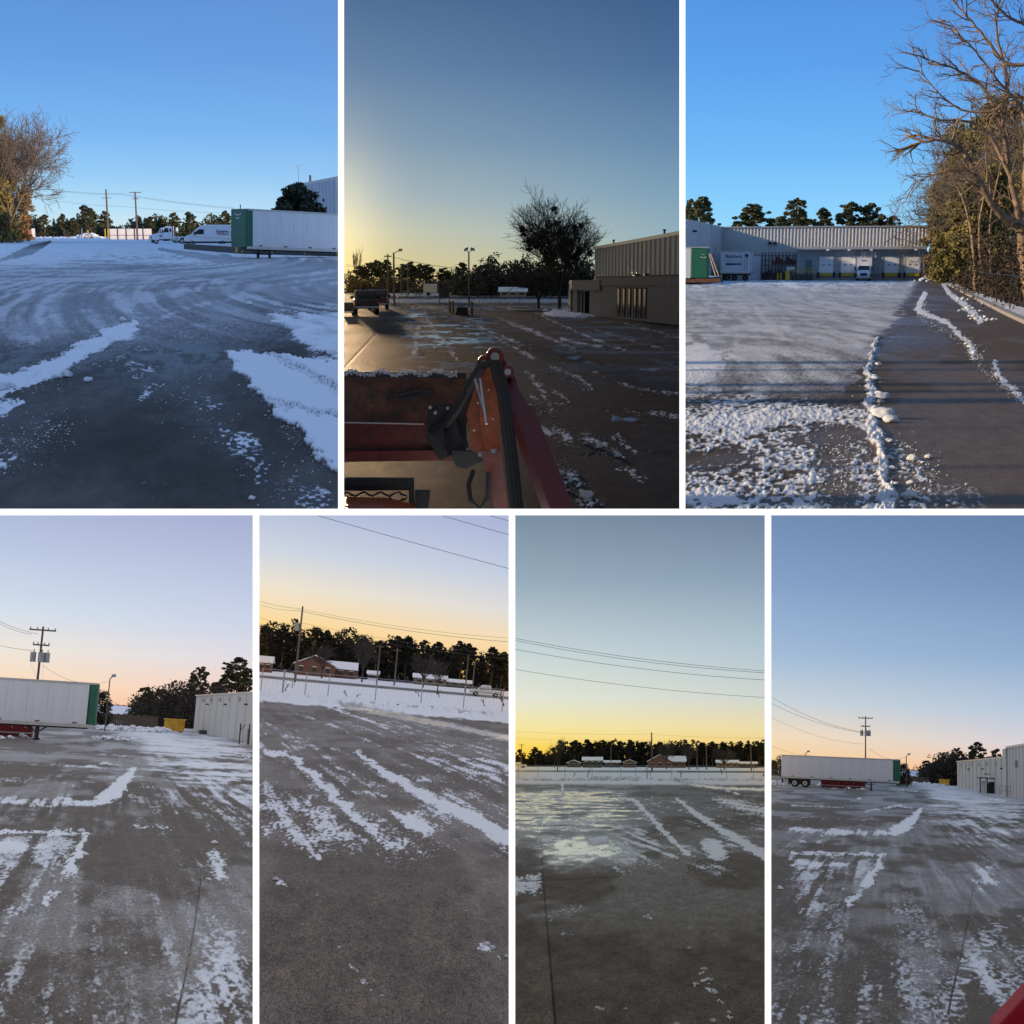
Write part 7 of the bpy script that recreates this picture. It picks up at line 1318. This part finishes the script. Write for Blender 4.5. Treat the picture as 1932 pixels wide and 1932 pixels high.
field_view(B, TG, (498, 539, 581, 624, 713, 799, 879, 952), (1,), 107, 200,
    [('brick house gable facing the lot', 595, 312, 8.6, 6, 2.4, 2.0, 0, BRICK, SNOW, 'y'), ('snow-roofed wing of the brick house', 645, 318, 6.6, 5, 2.0, 1.5, 0, BRICK, SNOW, 'x'), ('house corner with snowy roof at the left edge', 496, 300, 4.0, 5, 2.0, 1.2, 0, BRICK, SNOW, 'x'), ('long low building with snowy roof, right of centre', 812, 330, 7.5, 5, 1.6, .8, 0, TAN, SNOW, 'x'), ('low snow-roofed shed near the right', 866, 335, 6, 4, 1.2, .6, 0, CONCD, SNOW, 'x'), ('tiny pale shed between the bare trees', 705, 330, 2.4, 3, 1.5, .6, 0, WHITEP, SNOW, 'x')],
    ((486, 963), 350, 250, lambda u: 10.4 - 3.4 * (u - 489) / 471 + .8 * math.sin(u * .06), .36) if False else ((486, 963), 350, 300, lambda u: 12.6 - 3.0 * (u - 489) / 471 + .9 * math.sin(u * .06), .36),
    [(500, 345, 10.6, 1.1), (530, 350, 11.2, 1.2), (590, 345, 11.2, 1.2), (612, 352, 11, 1.0), (650, 348, 9.6, 1.1), (676, 350, 9.9, 1.0), (710, 345, 9.6, 1.0), (745, 348, 11, 1.3), (765, 350, 11.2, 1.2), (798, 345, 10.6, 1.1), (825, 350, 10.6, 1.1), (865, 345, 11.2, 1.2), (880, 350, 10.8, 1.1), (925, 348, 10.4, 1.2), (945, 350, 9.6, 1.0)],
    [('main utility pole with a transformer left of the brick house', 560, 182, 9.7, (), 1, .15), ('thin far pole behind the snowy roof', 675, 330, 5.8, ((5.4, 1.2),), 0, .12), ('left pole of the tall pair in the middle', 713, 240, 6.8, ((6.4, 1.4),), 0, .14), ('right pole of the tall pair in the middle', 746, 250, 6.6, ((6.2, 1.4),), 0, .15), ('leaning pole before the far wood', 880, 240, 6.4, (), 0, .13), ('short pole at the right before the far wood', 893, 260, 5.2, (), 0, .13)],
    [('upper field wire left of the main pole', [(489, 1134), (563, 1148)], 182, .022, .15), ('upper field wire right of the main pole', [(563, 1148), (961, 1204)], 182, .022, .5), ('second field wire right of the main pole', [(563, 1152), (961, 1211)], 182, .032, .5), ('second field wire left of the main pole', [(489, 1141), (563, 1152)], 182, .022, .2), ('low field wire crossing the treetops', [(489, 1164), (563, 1174), (961, 1236)], 182, .018, .4), ('lowest faint field wire', [(489, 1176), (563, 1180), (961, 1243)], 182, .014, .5),
     ('long overhead wire from the top to the right edge', [(600, 973), (961, 1073)], 60, .014, .02), ('shorter overhead wire near the top right', [(835, 973), (961, 1009)], 60, .014, .01), ('overhead wire at the top right corner', [(925, 973), (961, 983)], 60, .014, .0)],
    [('small bare tree before the brick house', 609, 270, (1.2, 1.2, 1.6)), ('small bare tree right of the snowy roof', 685, 262, (1.3, 1.3, 1.7)), ('round bare tree right of centre', 800, 262, (1.4, 1.4, 1.5)), ('bare sapling near the right edge', 828, 180, (.5, .5, .9))], 0)
def razor(B, label, us, d, h=2.0, r=.26, turns=3.0):
    P = []; n = int(len(us) * 0 + 22 * turns)
    for k in range(n + 1):
        t = k / n; q = B.P(us[0] + (us[1] - us[0]) * t, d); w = t * 2 * math.pi * turns; P.append((q.x + .12 * math.cos(w), q.y, h + r * math.sin(w)))
    return solid(B, 'razor_coil', MB().tube(P, .014, 4, cap=False), WIREG, label, 'razor wire')
razor(B, 'looping razor wire over the leftmost fence bays of the tilted fence', (502, 556), 106.8, 2.1, .24, 2.4); razor(B, 'fainter razor wire over the brick house, tilted fence', (560, 622), 106.8, 1.9, .16, 2.6)
razor(B, 'razor wire loops over the middle bays of the tilted fence', (712, 790), 106.8, 1.95, .24, 4.4); razor(B, 'razor wire loops over the right bays of the tilted fence', (900, 958), 106.8, 1.9, .22, 3.4)
def stump(B, label, u, v, h, d=None, lean=.1):
    p = B.g(u, v); k = thing(B, 'dead_shrub', label, 'shrub', p); rg = np.random.default_rng(int(u)); S = []; grow(rg, (0, 0, 0), (lean, 0, 1), h * .6, h * .05, 2, (4, 3), .5, .55, .05, .25, 4, .010, S); part(k, 'stems', segs_mesh('stems', S, 4, TWIG), None)
stump(B, 'dark weedy stump at the foot of the thick fence post, tilted fence view', 538, 1304, 1.0); stump(B, 'dark leaning stub right of the thick fence post, tilted fence view', 551, 1298, .8); stump(B, 'cluster of dead stalks in the snow left of centre, tilted fence view', 654, 1316, .8); stump(B, 'second cluster of dead stalks, tilted fence view', 672, 1318, .6); stump(B, 'lone weed in the snow right of centre, tilted fence view', 790, 1314, .9); stump(B, 'leaning twig near the right end of the fence, tilted fence view', 915, 1332, 1.0, lean=-.6); stump(B, 'small bush by the fence post right of centre, tilted fence view', 828, 1316, 1.1); stump(B, 'thin weeds at the right edge, tilted fence view', 950, 1332, 1.6)
solid(B, 'kerb', MB().bar(B.g(652, 1320, .05), B.g(815, 1336, .05), .25, .1), CONCD, 'dark exposed kerb edge under the fence, tilted fence view', 'kerb')
pickup(B, 'white pickup passing on the far road, tilted fence view', B.P(918, 205), math.pi / 2, .85, WHITE)
for i, (u, v) in enumerate(((840, 1340), (880, 1346), (925, 1350), (800, 1338), (560, 1318), (690, 1330))): heap(B, ('churned snow left of the leaning twig', 'churned snow under the leaning twig', 'churned snow at the right end', 'churned snow by the dark kerb', 'soft snow lump at the left', 'soft snow lump in the middle')[i] + ', tilted fence view', [B.g(u + 8 * k, v + .6 * k) for k in range(-2, 3)], RNG, SNOWB, n=34, spread=(1.0, 1.6), h=.35)
chunks(B, [(684, 1853, 4), (667, 1829, 3), (918, 1784, 6), (930, 1790, 5), (908, 1790, 4), (956, 1806, 4), (640, 1788, 3), (700, 1870, 3), (520, 1661, 5), (880, 1720, 3), (598, 1690, 2), (720, 1880, 3), (570, 1745, 2)], 'bit of ice on the bare concrete of the tilted fence view', 'ice bits, tilted fence view', SNOWB)
crumbs(B, 'fine snow crumbs along the tracks of the tilted fence view', [([(680, 1430), (820, 1515), (958, 1590)], 20), ([(520, 1425), (600, 1470), (715, 1575)], 20), ([(500, 1560), (830, 1600)], 36), ([(620, 1340), (900, 1460)], 40)], 1300, RNG)
B = B6; TG = 'level fence view'
field_view(B, TG, (978, 1015, 1065.5, 1117, 1171, 1198.5, 1220.5, 1267, 1318.5, 1370, 1421, 1441), (6,), 187, 335,
    [('brick house gable facing the lot', 1245, 530, 9.0, 6, 2.2, 2.6, 0, BRICK, SNOW, 'y'), ('snow-roofed wing of the brick house', 1276, 536, 6.8, 5, 2.3, 1.9, 0, BRICK, SNOW, 'x'), ('white-roofed carport left of centre', 1118, 520, 7.0, 4, 2.6, 1.1, 0, CONCD, SNOW, 'x'), ('small dark house at the left', 1083, 540, 5, 4, 1.6, 1.0, 0, CONCD, SNOW, 'y'), ('snow-roofed house between carport and brick house', 1188, 540, 5, 4, 1.8, 1.1, 0, BRICK, SNOW, 'y'), ('long dark shed left of the middle house', 1155, 545, 6.0, 4, 1.9, .6, 0, CONCD, SNOW, 'x'), ('long low building with snowy roof at the right', 1372, 540, 8, 5, 2.0, .8, 0, TAN, SNOW, 'x'), ('low snow-roofed shed at the right edge', 1410, 545, 7, 4, 1.6, .6, 0, CONCD, SNOW, 'x')],
    ((969, 1446), 590, 300, lambda u: (5.2 if u < 1058 else 10.6) + .8 * math.sin(u * .05), .48),
    [(982, 585, 7, .8), (1010, 588, 8, 1.0), (1086, 585, 10.6, 1.4), (1108, 590, 11, 1.4), (1136, 586, 10.8, 1.4), (1168, 590, 10.4, 1.3), (1190, 586, 9.6, 1.3), (1212, 590, 10, 1.4), (1246, 586, 10, 1.4), (1282, 590, 9.4, 1.2), (1300, 586, 9.4, 1.3), (1326, 590, 10, 1.4), (1345, 586, 10.2, 1.4), (1366, 590, 9.8, 1.2), (1394, 586, 10.2, 1.4), (1412, 590, 9.4, 1.2), (1434, 586, 10, 1.4)],
    [('main utility pole with a transformer left of the brick house', 1230, 335, 9.0, (), 1, .20), ('thin pole behind the white-roofed carport', 1153, 480, 7.2, (), 0, .16), ('left pole right of the brick house', 1315, 420, 7.0, (), 0, .18), ('right pole right of the brick house', 1333, 420, 7.2, (), 0, .18), ('pole near the right edge', 1417, 380, 6.6, (), 0, .18), ('distant pole at the far left', 984, 480, 8, ((7.6, 2.0),), 0, .16)],
    [('upper of the close pair of overhead wires', [(972, 1204.5), (1444, 1266)], 90, .016, .25), ('lower of the close pair of overhead wires', [(972, 1208.5), (1444, 1269.5)], 90, .016, .28), ('third overhead wire', [(972, 1225), (1444, 1283)], 90, .017, .25), ('lowest long overhead wire', [(972, 1263), (1444, 1316)], 90, .015, .22), ('faint field wire at the pole top', [(972, 1380), (1230, 1385), (1444, 1392)], 335, .02, .3), ('second faint field wire', [(972, 1393), (1230, 1396), (1444, 1404)], 335, .016, .3)],
    [('lone bare tree at the left with a thin tall twin', 1052, 340, (1.0, 1.0, 1.6)), ('small bare tree right of the brick house', 1300, 420, (1.4, 1.4, 1.6)), ('round bare tree at the right', 1366, 430, (1.8, 1.8, 1.6)), ('small bare tree before the brick house', 1257, 430, (1.2, 1.2, 1.7))], 0)
me5b, _ = bare_proto(66, 9, 4, (5, 5, 4, 3), .25, .6, .2, .4, .14, TWIG, .03); tree(B, 'bare_tree', 'tall wispy bare tree rising above the wood at the left, level fence view', B.P(1056, 500), (me5b,), 0, (.55, .55, .85), names=('branches',))
tree(B, 'pine_tree', 'small lone pine left of the wispy tree, level fence view', B.P(1046, 480), pine_proto(91, 11, 2.7, .42, 4200, .28, 64, WOODM), 0, (.75, .75, .62))
stump(B, 'dark weedy stump at the foot of the thick post, level fence view', 1220, 1467, 1.4); stump(B, 'dark stub right of the thick post, level fence view', 1226.5, 1463, 1.2); stump(B, 'dead stalks right of the thick post, level fence view', 1285, 1467, 1.4); stump(B, 'dead stalks near the left posts, level fence view', 1082, 1466, 1.2); stump(B, 'pale bush in the snow right of centre, level fence view', 1362, 1461, 1.6); stump(B, 'thin weeds at the right edge, level fence view', 1440, 1464, 2.2); stump(B, 'low weeds left of centre, level fence view', 1108, 1467, 1.4)
for i in range(8): heap(B, ('first', 'second', 'third', 'fourth', 'fifth', 'sixth', 'seventh', 'last')[i] + ' stretch from the left of the ploughed snow bank, level fence view', [B.g(984 + 58 * i + 9 * k, 1474.5 + (k % 2)) for k in range(6)], RNG, SNOWB, n=44, spread=(1.6, 2.5), h=.55 + .25 * (i in (2, 3)), group='ploughed snow bank, level fence view')
pickup(B, 'white vehicle parked at the far left, level fence view', B.P(978, 470), math.pi / 2, 1.0, WHITE, name='parked_car')
chunks(B, [(1329, 1830, 4), (1340, 1851, 5), (1316, 1858, 3), (1350, 1875, 5), (1278, 1935, 5), (1294, 1950, 3), (1345, 1928, 5), (1376, 1912, 4), (1222, 1730, 4), (1226, 1726, 2), (1300, 1790, 3), (1180, 1905, 3)], 'bit of ice on the bare concrete of the level fence view', 'ice bits, level fence view', SNOWB)
crumbs(B, 'fine snow crumbs along the tracks of the level fence view', [([(1280, 1510), (1380, 1580), (1443, 1610)], 14), ([(1190, 1510), (1270, 1590)], 14), ([(1150, 1640), (1380, 1640)], 30), ([(990, 1560), (1180, 1540)], 36)], 1300, RNG)
# ------------------------------------------------------------------ everything ends at the gutter walls of its own bay
import bmesh
def trim(bay):
    planes = []; o0 = Vector((0, 0, 0))
    def side(u): a, b = dirpx(u, 0), dirpx(u, 1932); return a.cross(b).normalized()
    if bay.u0 > 0: n = side(bay.u0 - 2.5); planes.append(n if n.x < 0 else -n)
    if bay.u1 < 1932: n = side(bay.u1 + 2.5); planes.append(n if n.x > 0 else -n)
    zlim = Vector((0, 0, -1)) if bay.v0 == 0 else Vector((0, 0, 1)); planes.append(zlim)
    bpy.context.view_layer.update()
    for o in list(bay.col.objects):
        if o.type != 'MESH': continue
        W = o.matrix_world; cs = [W @ Vector(c) for c in o.bound_box]
        if max(c.y for c in cs) < WY: continue                       # stands outside, behind the viewer
        cut = [n for n in planes if max(n.dot(c) for c in cs) > 2e-3]
        if o in OFFV or o.name.startswith(('ground', 'shade_trunk')) or (bay.k == 3 and max(c.x for c in cs) < 0): continue
        if not cut: continue
        if o.data.users > 1: o.data = o.data.copy()
        for md in list(o.modifiers): o.modifiers.remove(md)
        bm = bmesh.new(); bm.from_mesh(o.data); Wi = W.inverted()
        for n in cut:
            ln = (W.to_3x3().transposed() @ n).normalized(); co = Wi @ o0
            r = bmesh.ops.bisect_plane(bm, geom=bm.verts[:] + bm.edges[:] + bm.faces[:], plane_co=co, plane_no=ln, clear_outer=True)
            ed = [e for e in r['geom_cut'] if isinstance(e, bmesh.types.BMEdge)]
            if ed and len(bm.faces) < 4000: bmesh.ops.holes_fill(bm, edges=ed)
        nf = len(bm.faces); bm.to_mesh(o.data); bm.free()
        if nf == 0: bpy.data.objects.remove(o)
for _b in BAYS: trim(_b)
for _o in list(SC.objects):
    if '_bay' in _o: del _o['_bay']
